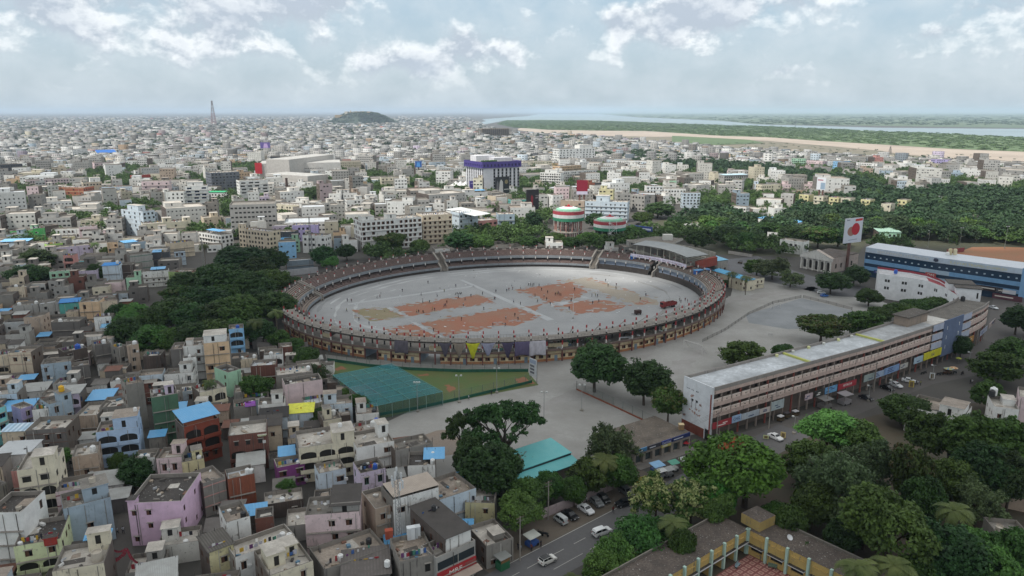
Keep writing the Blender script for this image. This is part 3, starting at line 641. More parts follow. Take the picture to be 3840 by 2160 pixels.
HN('B1', 1372, 450, 1622, 440, 9, 7, 'white', 'white house with a bright blue roof sheet and black corner roof', 'white blue sheet house', roof='rd', dirt=1.2, wp=.3, tanks=[(.9, .3, 'white'), (.9, .8, 'white')], sheet=(.6, 1.3, .4, 1.1, .1, .2, BLUESH))
HN('B1', 1892, 782, 2160, 790, 5.5, 6, 'yellow', 'mouldy yellow concrete house with an outside stair', 'mouldy yellow house', roof='rw', dirt=2.0, wp=.2)
HN('B1', 1715, 1110, 1945, 1018, 9.5, 13, 'white', 'white walled shed house with long dark asbestos roof', 'long dark shed house', roof='rd', dirt=.9, wp=.0, side=.8, sheet=(0, 1, 0, 1, .05, .3, ASB), tanks=[(.55, .7, 'black', 1.3, .9)])
SHOP = HN('B1', 1630, 1285, 1985, 1122, 7.2, 5, 'grey', 'grey corner shop house with a red tyre shop sign over its awning', 'tyre shop house', roof='rg', wp=0, dirt=.5)
HN('B1', 1300, 1322, 1622, 1250, 7.5, 8, 'cement', 'ruined grey concrete house with an orange box tank on top', 'ruined concrete house', roof='rt', dirt=1.6, wp=.4, wk='dark')
HN('B1', 780, 1475, 1215, 1420, 5.5, 8, 'darkgrey', 'low shed house with striped grey sheet roof', 'striped sheet shed', roof='rd', wp=.1, sheet=(0, 1, 0, 1, .05, .35, M('6a6461', 'corr', hex2='4d4845', sc=.5)), tanks=[(.95, .2, 'white', 1.2)])
HN('B1', 620, 1392, 1190, 1190, 6, 8, 'cement', 'weathered terrace house with drying clothes and a red tub', 'drying clothes terrace', roof='rt', wp=.2, dirt=1.5, tanks=[(.32, .3, 'white'), (.85, .55, 'black')])
HN('B1', 120, 1449, 516, 1310, 8.5, 9, 'cream', 'cream house with a white lattice panel and small roof rooms', 'cream lattice panel house', roof='rw', boxes=[(.1, .5, .35, .8, 1.7), (.55, .85, .5, .85, 1.5)], dirt=.6, wp=.3)
HN('B0', 2130, 1282, 2675, 1085, 7, 5.5, 'white', 'long white terrace house with red clothes on a line', 'long white terrace house', roof='rw', wp=.2, dirt=.5, tanks=[(.85, .4, 'white'), (.93, .2, 'white')])
HN('B0', 1890, 1232, 2112, 1150, 7.5, 6, 'yellow', 'mossy yellow walled house with ridged grey roof', 'mossy ridged roof house', roof='rd', dirt=2.2, sheet=(0, 1, 0, 1, .02, .2, M('56524d', 'corr', hex2='6b6660', sc=.6)))
HN('B0', 2045, 965, 2262, 905, 8.5, 7, 'white', 'white house with a cluttered terrace and unplastered grey front', 'white cluttered terrace house', roof='rt', dirt=1.4, wp=.3, tanks=[(.8, .25, 'black')])
HN('B0', 2060, 572, 2302, 520, 7.5, 5, 'orange', 'orange brick house with a white sheet roof', 'orange brick house', style='brick', roof='rp', wp=.1, tanks=[(.8, .5, 'white'), (.95, .4, 'white')])
HN('B0', 1835, 612, 2037, 545, 8, 7, 'cement', 'bare grey house with pink terrace parapet', 'pink parapet house', roof='rt', wp=.2, trim='b98c86')
HN('B0', 1645, 422, 1847, 382, 6.5, 5, 'yellow', 'yellow green house with round holes in its walls', 'holed yellow house', wp=.6, wsize=(.5, .5), boxes=[(.5, .95, .3, .9, 1.6)], tanks=[(.8, .3, 'white')])
HN('B0', 1205, 392, 1402, 372, 7, 5, 'white', 'small white terrace house with two tanks', None, roof='rw', tanks=[(.3, .3, 'white'), (.6, .25, 'white')])
HN('B0', 1412, 386, 1642, 370, 7.5, 6, 'blush', 'pinkish terrace house with tan floor and low roof room', 'pinkish terrace house', roof='rt', boxes=[(.45, .95, .6, 1, 1.6)], wp=.3)
HN('B0', 650, 372, 882, 335, 8, 7, 'tan', 'tan house with maroon shutters over the lane garden', 'tan maroon house', roof='rw', wk='brown', balc=(0,), tanks=[(.75, .5, 'white', 0, 1.2)])
HN('B0', 500, 690, 812, 640, 8, 6.5, 'blush', 'white house with maroon arch framing beside the striped tower', 'maroon arch house', balc=(1,), trim='8a5a60', roof='rt')
HN('B0', -90, 665, 62, 600, 8, 8, 'cement', 'old grey house with white parapet top at the photo edge', None, roof='rd', wp=.1)
HN('L1', -70, 990, 72, 935, 10, 6, 'turquoise', 'turquoise house with blue windows at the photo edge', 'turquoise edge house', wk='blue', dirt=.3)
HN('L1', 245, 978, 400, 930, 8, 5, 'lavender', 'white and lavender house with two blank panels', 'lavender house', roof='rw', wp=.3, dirt=.4)
HN('L1', 385, 992, 582, 970, 8, 5, 'white', 'small cream white terrace house beside the arch front', 'small cream white house', roof='rw', wp=.2, dirt=.5, tanks=[(.8, .3, 'white')])
HN('L1', 595, 922, 868, 845, 9.5, 6, 'greyblue', 'grey blue house with a dark painted arch and yellow tank', 'dark arch house', roof='rg', boxes=[(.5, 1, 0, .6, 1.8)], tanks=[(.72, .3, 'yellow', 2.9, 1.3)], wp=.4)
HN('L1', 890, 1066, 1172, 1050, 6, 10, 'tan', 'low house with cracked reddish white roof slabs', 'cracked slab roof house', roof='rw', wp=.1)
HN('L1', 1197, 962, 1562, 930, 6.5, 8, 'cement', 'low house with a broad pale concrete roof', 'broad pale roof house', roof='rw', wp=.1)
HN('L1', 92, 302, 370, 292, 10, 7, 'beige', 'pinkish beige house with pointed arch window and plain side', 'pointed arch house', roof='rt', trim='b39a8c', wp=.7, dirt=.6)
HN('L1', -70, 335, 90, 322, 9, 7, 'beige', 'beige house with dark balcony arch at the photo edge', None, balc=(1,), roof='rt')
HN('L1', 490, 442, 856, 400, 8.5, 6, 'greyblue', 'mouldy blue grey house with long broken balcony', 'mouldy blue grey house', roof='rg', dirt=2.4, wp=.7, wsize=(.8, 1.4))
HN('L1', 860, 472, 1076, 440, 7.5, 5, 'darkgrey', 'dark unplastered narrow house with a thin ledge', None, roof='rt', wp=.3)
HN('L1', 772, 292, 1052, 232, 8.5, 6, 'brown', 'dark brown block wall house with a blue wrapped tank', 'dark brown block house', style='brick', roof='rd', wp=.2, tanks=[(.95, .6, 'white'), (.7, .4, 'blue', 0, 1.6)])
HN('L1', 1140, 212, 1332, 180, 9, 7, 'darkgrey', 'grey block house with a slanting roof and white tank', 'grey slanting roof house', roof='rg', wp=.1, tanks=[(.7, .5, 'white', 0, 1.2)])
HN('L1', 1412, 240, 1530, 212, 8.5, 5, 'cement', 'narrow grey house with square dark windows', None, wk='dark')
HN('L1', 1530, 212, 1672, 192, 9.5, 5, 'tan', 'small brown rimmed roof house beside the grove', None, roof='rw', wk='dark', tanks=[(.7, .4, 'white', 0, 1.3)])
HN('L1', 1722, 342, 1932, 330, 8, 6, 'brown', 'blank dark brick house in front of the grove', 'blank dark brick house', style='brick', roof='rd', wp=0)
HN('C4', 1380, 602, 1536, 590, 11.5, 9, 'white', 'tall white house joined to the peach block', 'tall white joined house', roof='rt', wp=.15, dirt=.4, boxes=[(.1, .4, .3, .6, 1)])
HN('C4', 1534, 580, 1726, 562, 13, 9, 'peach', 'tall peach coloured block with white rooms on its roof', 'tall peach block', roof='rw', wp=.35, dirt=.5, boxes=[(.02, .9, .05, .8, 2.2, 'white')])
HN('C4', 1380, 692, 1480, 680, 9, 5, 'white', 'narrow white house with a dark grid window and arched balcony', 'narrow white grid window house', roof='rg', balc=(1,), nw=1, wk='white', dirt=.3, tanks=[(.5, .4, 'white')])
HN('C4', 1284, 627, 1376, 620, 11, 8, 'darkgrey', 'grey unplastered block with flat whitish roof rim', None, roof='rt', wp=0)
HN('C4', 1725, 472, 1836, 462, 10, 6, 'skyblue', 'blue house with white balconies beside the dark grove', 'blue balcony house', balc=(1, 2), tanks=[(.6, .4, 'blue', 0, 1.2)])
HN('C4', 1815, 702, 1936, 690, 5.5, 6, 'beige', 'low white terrace house with a pair of tanks', None, roof='rw', tanks=[(.1, .4, 'white'), (.85, .4, 'white', 0, 1.2)])
HN('C4', 1890, 752, 2080, 738, 6.5, 6, 'brick', 'brick house with a white painted roof', 'white painted roof house', style='brick', roof='rp', wp=.0)
HN('C4', 2085, 822, 2362, 790, 7.5, 8, 'cement', 'unfinished grey house with a pale swept terrace', 'unfinished grey terrace house', roof='rw', wk='dark', wp=.4, tanks=[(.9, .5, 'white', 0, 1.2)])
HN('C4', 2150, 892, 2432, 850, 7.5, 6, 'blush', 'pale pink house with curved parapet beside the practice nets', 'curved parapet pink house', roof='rd', wp=.6, dirt=.3)
HN('C4', 1720, 800, 1816, 772, 8, 8, 'mint', 'mint green house wall beside the bushy round tree', 'mint green wall house', roof='rd', wp=.15, dirt=.3)
HN('C4', 1505, 952, 1706, 905, 7.5, 7, 'cream', 'cream house with arched balconies behind a palm tree', 'cream palm house', balc=(0, 1), roof='rw')
HN('C4', 2172, 1112, 2362, 1097, 5, 6, 'paleblue', 'low house under a bright yellow tarpaulin', 'yellow tarpaulin house', roof='rw', wp=.2, sheet=(0, 1, 0, 1, .1, .3, M('d8d83c', 'cloth', rough=.6)))
HN('C4', 2300, 1042, 2512, 1010, 4.5, 6, 'cream', 'low house with a clean white roof by the nets', None, roof='rp', wp=.2)
HN('C4', 1962, 1152, 2172, 1130, 6, 6.5, 'paleblue', 'white walled house with a black sheet roof', 'black sheet roof house', roof='rd', wp=.5, sheet=(-.02, 1, 0, 1, .02, .3, M('2e2b2a', 'corr', sc=.3)))
HN('C4', 1762, 1062, 1932, 1040, 6, 6, 'cement', 'grey house with a purple cloth on its terrace', 'purple cloth house', roof='rt', wp=.3, sheet=(.55, .95, .0, .3, -.2, .5, M('8a4aa8', 'cloth')))
HN('C4', 2440, 1165, 2576, 1140, 6, 7, 'cream', 'small cream house with stair room beside the nets', None, roof='rg', boxes=[(.2, .6, .4, .8, 2)], tanks=[(.8, .7, 'white', 0, 1.2)])
HN('L2', 2020, 1270, 2420, 1190, 7, 6, 'greyblue', 'grey walled terrace house with blue and white tanks', 'grey two tank terrace house', roof='rt', wp=.1, tanks=[(.7, .6, 'white', 0, 1.3), (.85, .8, 'blue', 0, 1.3)])
HN('B1', 2085, 1180, 2330, 1100, 5, 8, 'cement', 'low concrete shop with square well on its roof by the road', 'low roadside concrete shop', roof='rw', wp=.2, dirt=1.6, boxes=[(.45, .85, .25, .6, .3)])
HN('L0', 2030, 640, 2336, 648, 10, 9, 'olive', 'large olive green house beside the grove', 'large olive green house', roof='rt', wp=.3, dirt=.3)
HN('L0', 1230, 572, 1442, 560, 11, 7, 'paleblue', 'tall white walled block with a bright blue roof edge', 'white blue edged block', wp=.1, roof='rp', sheet=(0, .9, 0, 1, .05, .2, M('3d8fd8', 'corr')), tanks=[(.85, .3, 'white', 1.2, 1.3)])
HN('L0', 1446, 562, 1616, 550, 10, 7, 'brown', 'dark brown unplastered house right of the blue edged block', None, wp=0, style='brick')
HN('L0', 1722, 642, 2026, 622, 8, 6, 'white', 'greyish white stained house with a row of small windows', 'stained white row house', dirt=1.8, wp=.7, wsize=(.8, .8), sheet=(.3, .85, .5, 1.3, .2, .3, BLUESH))
HN('L0', 1566, 442, 1832, 412, 11, 7, 'grey', 'grey house with two dark green balcony bands', 'green banded grey house', wp=.1, trim='1f6b57')
HN('L0', 1840, 412, 2042, 400, 10, 7, 'charcoal', 'charcoal lattice fronted house with blue sheet on top', 'charcoal lattice house', wp=.6, wsize=(.6, .6), sheet=(0, .5, 0, 1, .2, .2, BLUESH), tanks=[(.7, .5, 'concrete', 0, .7)])
HN('L0', 590, 642, 850, 622, 9, 7, 'mint', 'mint green two storey house with worn white roof', 'mint green house', roof='rw', dirt=.6, wp=.7)
HN('L0', 872, 712, 1062, 690, 8, 7, 'brick', 'square red brick house with a grey roof and tank', 'square red brick house', style='brick', wp=.1, tanks=[(.2, .3, 'white', 0, 1.3)])
HN('L0', 880, 522, 1142, 492, 6, 6, 'turquoise', 'turquoise house with white flat roof', 'turquoise flat house', roof='rw', sheet=(.1, .5, -.5, -.05, -3, .5, BLUESH))
HN('L0', 760, 442, 882, 440, 11, 5, 'salmon', 'salmon pink stair tower house with arches', 'salmon stair tower house', balc=(1, 2))
HN('L0', 570, 312, 756, 290, 9, 5, 'lime', 'bright lime green house with blank front', 'bright lime house', wp=.1, dirt=.2, roof='rw')
HN('L0', 392, 122, 536, 112, 11, 7, 'brightgreen', 'bright green house with white window bands', 'bright green house', wk='white', dirt=.2, wp=.8)
HN('L0', 122, 152, 390, 142, 8, 7, 'brightgreen', 'low bright green annex left of the taller green house', None, dirt=.2, wp=.1)
HN('L0', 680, 352, 1112, 312, 9, 9, 'lilac', 'broad mauve grey house with two windows', 'broad mauve house', wp=.25, roof='rg')
HN('L0', 580, 232, 906, 212, 9, 8, 'yellow', 'pale mustard house with open terrace', 'pale mustard house', wp=.05, roof='rw')
HN('L0', 0, 292, 340, 282, 7, 7, 'paleblue', 'white house covered by light blue roof sheets', 'light blue sheeted house', sheet=(0, 1, 0, 1, .6, .6, M('86bfe6', 'corr')))
HN('L0', 530, 92, 702, 72, 10, 8, 'brown', 'dark grey brown house behind the mustard house', None, wp=.1)
HN('L0', 620, 132, 962, 120, 9, 8, 'white', 'white terraced house with railing behind the mustard house', None, roof='rw', dirt=.3)
HN('L0', 950, 102, 1162, 90, 10.5, 8, 'blush', 'pale pink house with two small windows high up', 'pale pink house', roof='rw', wp=.4, dirt=.2)
HN('L0', 950, 1012, 1192, 1000, 10, 7, 'peach', 'peach house with a small walled roof terrace', 'small peach house', roof='rt', wp=.3, dirt=.3)
HN('L0', 1192, 1010, 1412, 985, 9.5, 7, 'beige', 'beige annex with brown open terrace beside the grove', None, roof='rt', wp=.05)
HN('L0', 1130, 1192, 1342, 1178, 10, 5, 'white', 'peeling white house with a light blue end wall', 'peeling white house', dirt=1.7, wp=.15, sheet=(.45, 1.2, -.5, -.1, -3.5, .8, M('7fb7dc', 'cloth')))
HN('L0', 612, 1252, 952, 1240, 8, 7, 'darkgrey', 'wide bare grey wall house with one tank', None, wp=.05, tanks=[(.25, .3, 'white', 0, 1.3)])
HN('L0', 280, 1192, 502, 1182, 9, 7, 'tan', 'stained tan wall house near the left side', None, wp=.0, dirt=2)
HN('L0', 480, 1032, 712, 1000, 8.5, 6, 'grey', 'grey house with white terrace furniture', 'grey white terrace house', roof='rp', wk='dark')
HN('L0', 710, 1032, 952, 1012, 7.5, 6, 'teal', 'dark teal house under a long blue roof sheet', 'teal blue sheet house', sheet=(0, 1, 0, 1, .4, .3, M('3f8ad0', 'corr')))
HN('L0', 150, 1052, 462, 1030, 8, 7, 'grey', 'grey two step house with white tanks', None, wp=.2, tanks=[(.2, .3, 'white', 0, 1.3), (.85, .4, 'white', 0, 1.3)])
HN('L0', 102, 832, 252, 822, 9, 5, 'beige', 'cream stair room house with tank on top', None, wp=.3, tanks=[(.5, .4, 'white', 0, 1.3)])
HN('L0', 1500, 300, 1760, 270, 10, 7, 'greyblue', 'bluish grey house with yellow sign band and blue sheet', None, wp=.3, sheet=(0, .6, 0, 1, .3, .3, BLUESH))
HN('L0', 2030, 300, 2340, 270, 9, 8, 'beige', 'plain beige house with one shuttered window', None, wp=.1)
HN('L0', 2100, 400, 2235, 390, 8, 5, 'paleblue', 'pale blue white house with dark blue pillars', None, wp=.6, trim='39486f')
HN('L0', 1290, 290, 1420, 280, 9, 7, 'peach', 'small peach house with arched door', None, wp=.5)
HN('C4', 1960, 640, 2095, 625, 4, 5, 'brown', 'low dark hut with torn white roof cloth', None, roof='rw', wp=0)
HN('C4', 2105, 610, 2205, 600, 7, 5, 'brick', 'small brick roof room house near the stadium', None, style='brick', roof='rt', wp=0)
# ================================================================ larger blocks of the middle distance
BG = 'larger blocks of the town beyond the stadium'
def BL(c, x1, y1, x2, y2, h, D, col, label, short=None, **kw):
 kw.setdefault('name', 'apartment_block'); kw.setdefault('cat', 'block'); kw.setdefault('group', BG); kw.setdefault('wsize', (1.5, 1.5)); kw.setdefault('awn', False)
 kw.setdefault('side', .75); kw.setdefault('dirt', .6); kw.setdefault('wk', 'dark'); kw.setdefault('roof', 'rw'); kw.setdefault('wp', .85)
 return H(c, x1, y1, x2, y2, h, D, col, label, short, **kw)
BL('M2', 150, 905, 605, 872, 19, 16, 'white', 'long white six storey block with dark arched balconies behind the stadium', 'long white arched block', storeys=6, balc=(), nw=13, wsize=(1.9, 1.8), dirt=1.0, boxes=[(.05, .25, .3, .8, 2), (.45, .6, .2, .6, 2.5)], wk='brown')
BL('M2', 612, 862, 835, 850, 19, 16, 'beige', 'weathered beige apartment block right of the arched white block', 'weathered beige block', storeys=6, wk='brown', dirt=1.6, nw=6)
GB = BL('M2', 888, 842, 1030, 830, 18, 12, 'paleblue', 'grey block with blue frame and dark glass strip', 'blue framed block', storeys=5, nw=4, side=.2)
BL('M2', 790, 820, 886, 842, 17, 12, 'white', 'slim white block with slanting white roof beside the blue frame', None, storeys=5, nw=2, sheet=(0, 2.2, 0, 1, .4, .8, M('d5d9da', 'corr')))
BL('M2', 1035, 902, 1178, 890, 11, 12, 'salmon', 'salmon pink block with three balcony rows', 'salmon balcony block', storeys=3, nw=4, wsize=(2.4, 1.4), dirt=.3)
BL('M2', 1182, 852, 1308, 850, 15, 12, 'greyblue', 'blue grey block with dark glass corner', 'glass corner block', storeys=4, nw=2)
BL('M2', 1840, 752, 2160, 762, 16, 14, 'paleblue', 'long pale grey block behind the striped water tanks', 'long pale grey block', storeys=5, nw=9, wsize=(1.1, 1.2), dirt=.3, boxes=[(.25, .55, .2, .8, 4)])
BL('M2', 1655, 745, 1835, 752, 13, 12, 'tan', 'tan block with scalloped arch windows behind the taller tank', None, storeys=3, nw=3, wsize=(2, 1.8))
BL('M2', 2170, 700, 2290, 710, 14, 10, 'grey', 'grey white block with a tall red sign panel', None, storeys=4)
BL('M2', 2305, 640, 2425, 640, 16, 12, 'white', 'white block with blue striped bands', None, storeys=5, trim='7f95a8')
BL('M2', 2440, 660, 2600, 660, 14, 12, 'white', 'white block with regular dark windows near the right town edge', None, storeys=4)
BL('M2', 645, 668, 905, 660, 13, 12, 'white', 'white block with mobile masts left of the hotel', None, storeys=3, nw=6, boxes=[(.55, .8, .2, .7, 2.5)])
BL('M2', 935, 690, 1145, 680, 12, 10, 'white', 'white block with blue shed roof below the big advertisements', None, storeys=3, wp=.3, sheet=(.4, .75, .2, .9, 1.2, .3, BLUESH), boxes=[(0, .35, .1, .9, 2.2)])
BL('M2', 1165, 715, 1285, 700, 12, 10, 'beige', 'plain beige hall with carved frieze', None, wp=.1, storeys=2)
BL('M2', 1285, 745, 1400, 740, 12, 9, 'teal', 'pale green block with arched windows', None, storeys=4, dirt=.6)
BL('M2', 300, 575, 515, 570, 16, 12, 'cream', 'cream block with brown window grid', None, storeys=5, nw=7)
BL('M2', 40, 745, 275, 735, 12, 11, 'white', 'stepped white block with many small windows', None, storeys=4, boxes=[(.3, .5, .2, .7, 3), (.65, .9, .3, .8, 3)])
BL('M2', 430, 770, 590, 762, 12, 11, 'white', 'white block with large grey window panel', None, storeys=3)
BL('M2', 1500, 535, 1655, 540, 18, 12, 'white', 'white tower block right of the hotel', None, storeys=6, boxes=[(.2, .8, .2, .8, 3)])
BL('M2', 1650, 490, 1810, 480, 16, 14, 'peach', 'apricot block behind the white tower block', None, storeys=5)
BL('M2', 1680, 530, 1930, 515, 15, 12, 'white', 'white and charcoal striped block', None, storeys=5)
BL('M2', 1370, 455, 1590, 450, 14, 14, 'cream', 'long cream block beyond the hotel', None, storeys=4)
BL('M2', 1645, 360, 1915, 352, 27, 20, 'white', 'tall white hospital like block with square window grid', 'white window grid block', storeys=7, nw=11, wsize=(2.2, 2.0), dirt=.1, boxes=[(.6, .95, .2, .9, 5)])
BL('M2', 2030, 445, 2300, 450, 14, 14, 'white', 'white block in front of the tree belt', None, storeys=4)
BL('M2', 620, 430, 945, 420, 14, 14, 'cream', 'low cream block with evenly spaced windows', None, storeys=3)
BL('M1', 1075, 925, 1440, 900, 11.5, 10, 'cream', 'long cream white house with square windows at mid left', 'long cream white house', storeys=3, nw=8, wsize=(1.3, 1.4), wp=.6, dirt=.1, boxes=[(.42, .6, .2, .8, 2.6), (.85, 1, .2, .9, 2)])
BL('M1', 912, 812, 1075, 830, 18, 9, 'paleblue', 'six storey pale grey block with white cornice bands', 'pale grey banded block', storeys=6, nw=4, trim='c9cdd0', boxes=[(.2, .7, .2, .8, 3)])
BL('M1', 1395, 640, 1562, 635, 21, 13, 'white', 'white seven storey block with blue window bands', 'blue window white block', storeys=7, nw=3, wsize=(4, 1.4), wk='blue', dirt=.1, boxes=[(.1, .8, .2, .8, 3)])
BL('M1', 1250, 682, 1385, 680, 17, 12, 'white', 'white five storey block with balconies left of the blue windowed one', None, storeys=5, nw=4)
BL('M1', 1065, 605, 1275, 600, 18, 14, 'blush', 'mauve beige block with a royal blue vertical strip', 'blue strip block', storeys=5, nw=4)
BL('M1', 1590, 540, 1805, 530, 22, 22, 'charcoal', 'dark grey seven storey block with regular windows', 'dark grey seven storey block', storeys=7, nw=8, k=2.2, dirt=.2)
BL('M1', 1805, 600, 2022, 590, 22, 14, 'white', 'worn white seven storey block with long window rows', 'worn white row block', storeys=7, nw=4, wsize=(4.2, 1.3), dirt=1.0)
BL('M1', 1568, 690, 1690, 690, 9.5, 9, 'white', 'white house with a bright green roof sheet', 'green roof white house', storeys=3, sheet=(0, 1, 0, 1, .5, .3, M('35b07a', 'corr')))
BL('M1', 392, 645, 628, 650, 14, 14, 'orange', 'terracotta and cream block with white cornice', 'terracotta block', storeys=4, trim='d3c79a', nw=5)
BL('M1', 765, 648, 990, 640, 13, 12, 'paleblue', 'pale green white block with thin window slots', None, storeys=4, wsize=(1.2, .6))
BL('M1', 625, 612, 768, 605, 15, 12, 'beige', 'beige white block with upper white room', None, storeys=4, boxes=[(.4, .95, .2, .8, 4, 'white')])
BL('M1', 195, 595, 520, 580, 13, 14, 'blush', 'long pinkish block with red roof edge', None, storeys=4)
BL('M1', 590, 765, 770, 755, 9.5, 10, 'white', 'white three storey house in front of green plot', None, storeys=3)
BL('M1', 1030, 560, 1135, 550, 12, 10, 'red', 'plain brick red block', 'brick red block', storeys=3, wp=.2, dirt=.2)
BL('M1', 710, 465, 942, 455, 14, 14, 'blush', 'pinkish white block with horizontal bands', None, storeys=4)
BL('M1', 1770, 400, 1952, 395, 14, 14, 'peach', 'orange peach block near the far mall', None, storeys=4)
BL('M1', 735, 395, 880, 390, 10, 14, 'greyblue', 'hall with a strong blue roof wall', None, storeys=2, wp=.2, sheet=(0, 1, 0, 1, 1, 5, M('2f6fc0', 'corr')))
BL('M1', 545, 365, 660, 355, 18, 12, 'white', 'white block standing alone at far left', None, storeys=6)
BL('M1', 0, 478, 168, 470, 19, 14, 'charcoal', 'dark glass fronted block at the left photo edge', None, storeys=6)
BL('M1', 2040, 770, 2255, 785, 11, 11, 'cream', 'unfinished cream block with pillar stubs and yellow drape', 'pillar stub block', storeys=3, wp=.9)
BL('M1', 2205, 935, 2400, 930, 11, 9, 'lavender', 'lilac white house right of the charcoal one', None, storeys=3, wp=.4, dirt=.1)
BL('M1', 2050, 982, 2212, 985, 9, 9, 'charcoal', 'charcoal walled house with light blue shed', None, wp=.05, storeys=3, sheet=(.5, 1, -.7, -.05, -4, .4, BLUESH))
BL('M1', 1800, 960, 2030, 985, 12, 9, 'beige', 'beige white house with a tall blank stair tower', None, storeys=4, boxes=[(0, .15, 0, .3, 3)])
BL('M1', 2280, 1010, 2455, 1015, 11, 9, 'white', 'white house with dark blue roof corner near the stadium', None, storeys=3)
BL('M1', 1500, 985, 1665, 1010, 8.5, 9, 'white', 'white house with green and blue roof shed', None, storeys=3, sheet=(.2, .8, .3, .8, 1.5, .2, BLUESH))
BL('M3', 5, 690, 135, 690, 14, 9, 'paleblue', 'pale blue white block with slim windows right of centre', None, storeys=5)
BL('M3', 315, 560, 495, 555, 13, 12, 'grey', 'grey block with pale blue roof in front of the tree belt', None, storeys=4, sheet=(0, 1, 0, 1, .3, .5, M('b9d3de', 'corr')))
BL('M3', 600, 630, 740, 625, 14, 10, 'cream', 'cream yellow block with an upper white hall', None, storeys=4)
BL('M3', 345, 790, 480, 800, 9, 9, 'white', 'white stepped house among trees', None, storeys=3)
BL('M3', 0, 920, 160, 925, 7, 10, 'white', 'flat white two storey house behind the pavilion', None, storeys=2)
BL('M3', 735, 1040, 915, 1062, 8, 8, 'white', 'white two storey office behind the columned hall', 'white two storey office', storeys=2)
BL('M3', 570, 880, 865, 918, 8.5, 10, 'white', 'long white house with sky blue roof edge among trees', 'sky blue edged house', storeys=2, nw=7, sheet=(0, 1, 0, 1, .1, .3, BLUESH))
for i, (x, y) in enumerate([(880, 700), (990, 712), (1105, 722), (1195, 728), (1345, 738), (1500, 770), (1620, 740)]):
 BL('M3', x, y, x+72, y+6, 13, 10, 'd2cb9c' if i % 2 == 0 else 'cfc9b4', None, None, name='housing_block', cat='block', group='row of yellow cream housing blocks', storeys=4, nw=2, dirt=.7)['label'] = 'pale yellow housing block, %s from the left in its row' % ['first', 'second', 'third', 'fourth', 'fifth', 'sixth', 'seventh'][i]
BL('M3', 825, 430, 930, 432, 15, 12, 'mint', 'mint white block beyond the tree belt', None, storeys=5)
BL('M3', 938, 445, 1060, 452, 14, 12, 'blush', 'mauve block beyond the tree belt', None, storeys=4)
BL('M3', 1195, 455, 1265, 450, 14, 12, 'skyblue', 'sky blue block near the river sand', None, storeys=4)
BL('M3', 1310, 460, 1470, 470, 13, 12, 'white', 'white block near the river sand', None, storeys=4)
BL('M3', 1485, 520, 1625, 525, 12, 12, 'greyblue', 'grey blue block near the river sand', None, storeys=4)
BL('M3', 1875, 435, 2015, 440, 15, 12, 'lavender', 'lilac block near the river sand', None, storeys=5)
BL('M3', 1790, 555, 1865, 560, 9, 10, 'purple', 'violet house near the right town edge', None, storeys=3)
for x, y, x2, y2, h_, D_, c_, l_ in ((1480, 985, 1650, 990, 7, 16, 'mint', 'long shed with pale green roof in the wood behind the billboard'), (2345, 785, 2395, 787, 8, 8, 'cream', 'small cream house alone in the dense wood'), (1120, 870, 1190, 880, 7, 9, 'white', 'small white house in the wood left of the billboard'), (1900, 720, 1990, 726, 9, 9, 'offwhite', 'pale house half hidden in the wood right of the yellow blocks'), (2120, 860, 2200, 868, 8, 9, 'grey', 'grey house in a clearing of the wood'), (640, 985, 720, 990, 7, 9, 'white', 'white house behind the stadium street trees')):
 BL('M3', x, y, x2, y2, h_, D_, c_, l_, None, storeys=2, name='house', cat='house', sheet=(0, 1, 0, 1, .1, .6, M('9fc0ae', 'corr')) if c_ == 'mint' else None)
def rect3(P0, P1, P2):
 """footprint from left-back corner, front corner, right corner -> (origin, rz, L, D)"""
 Lw, rz = frame_of(P1, P2); n = Vector((-math.sin(rz), math.cos(rz), 0)); return P1, rz, Lw, abs((P0-P1).dot(n))
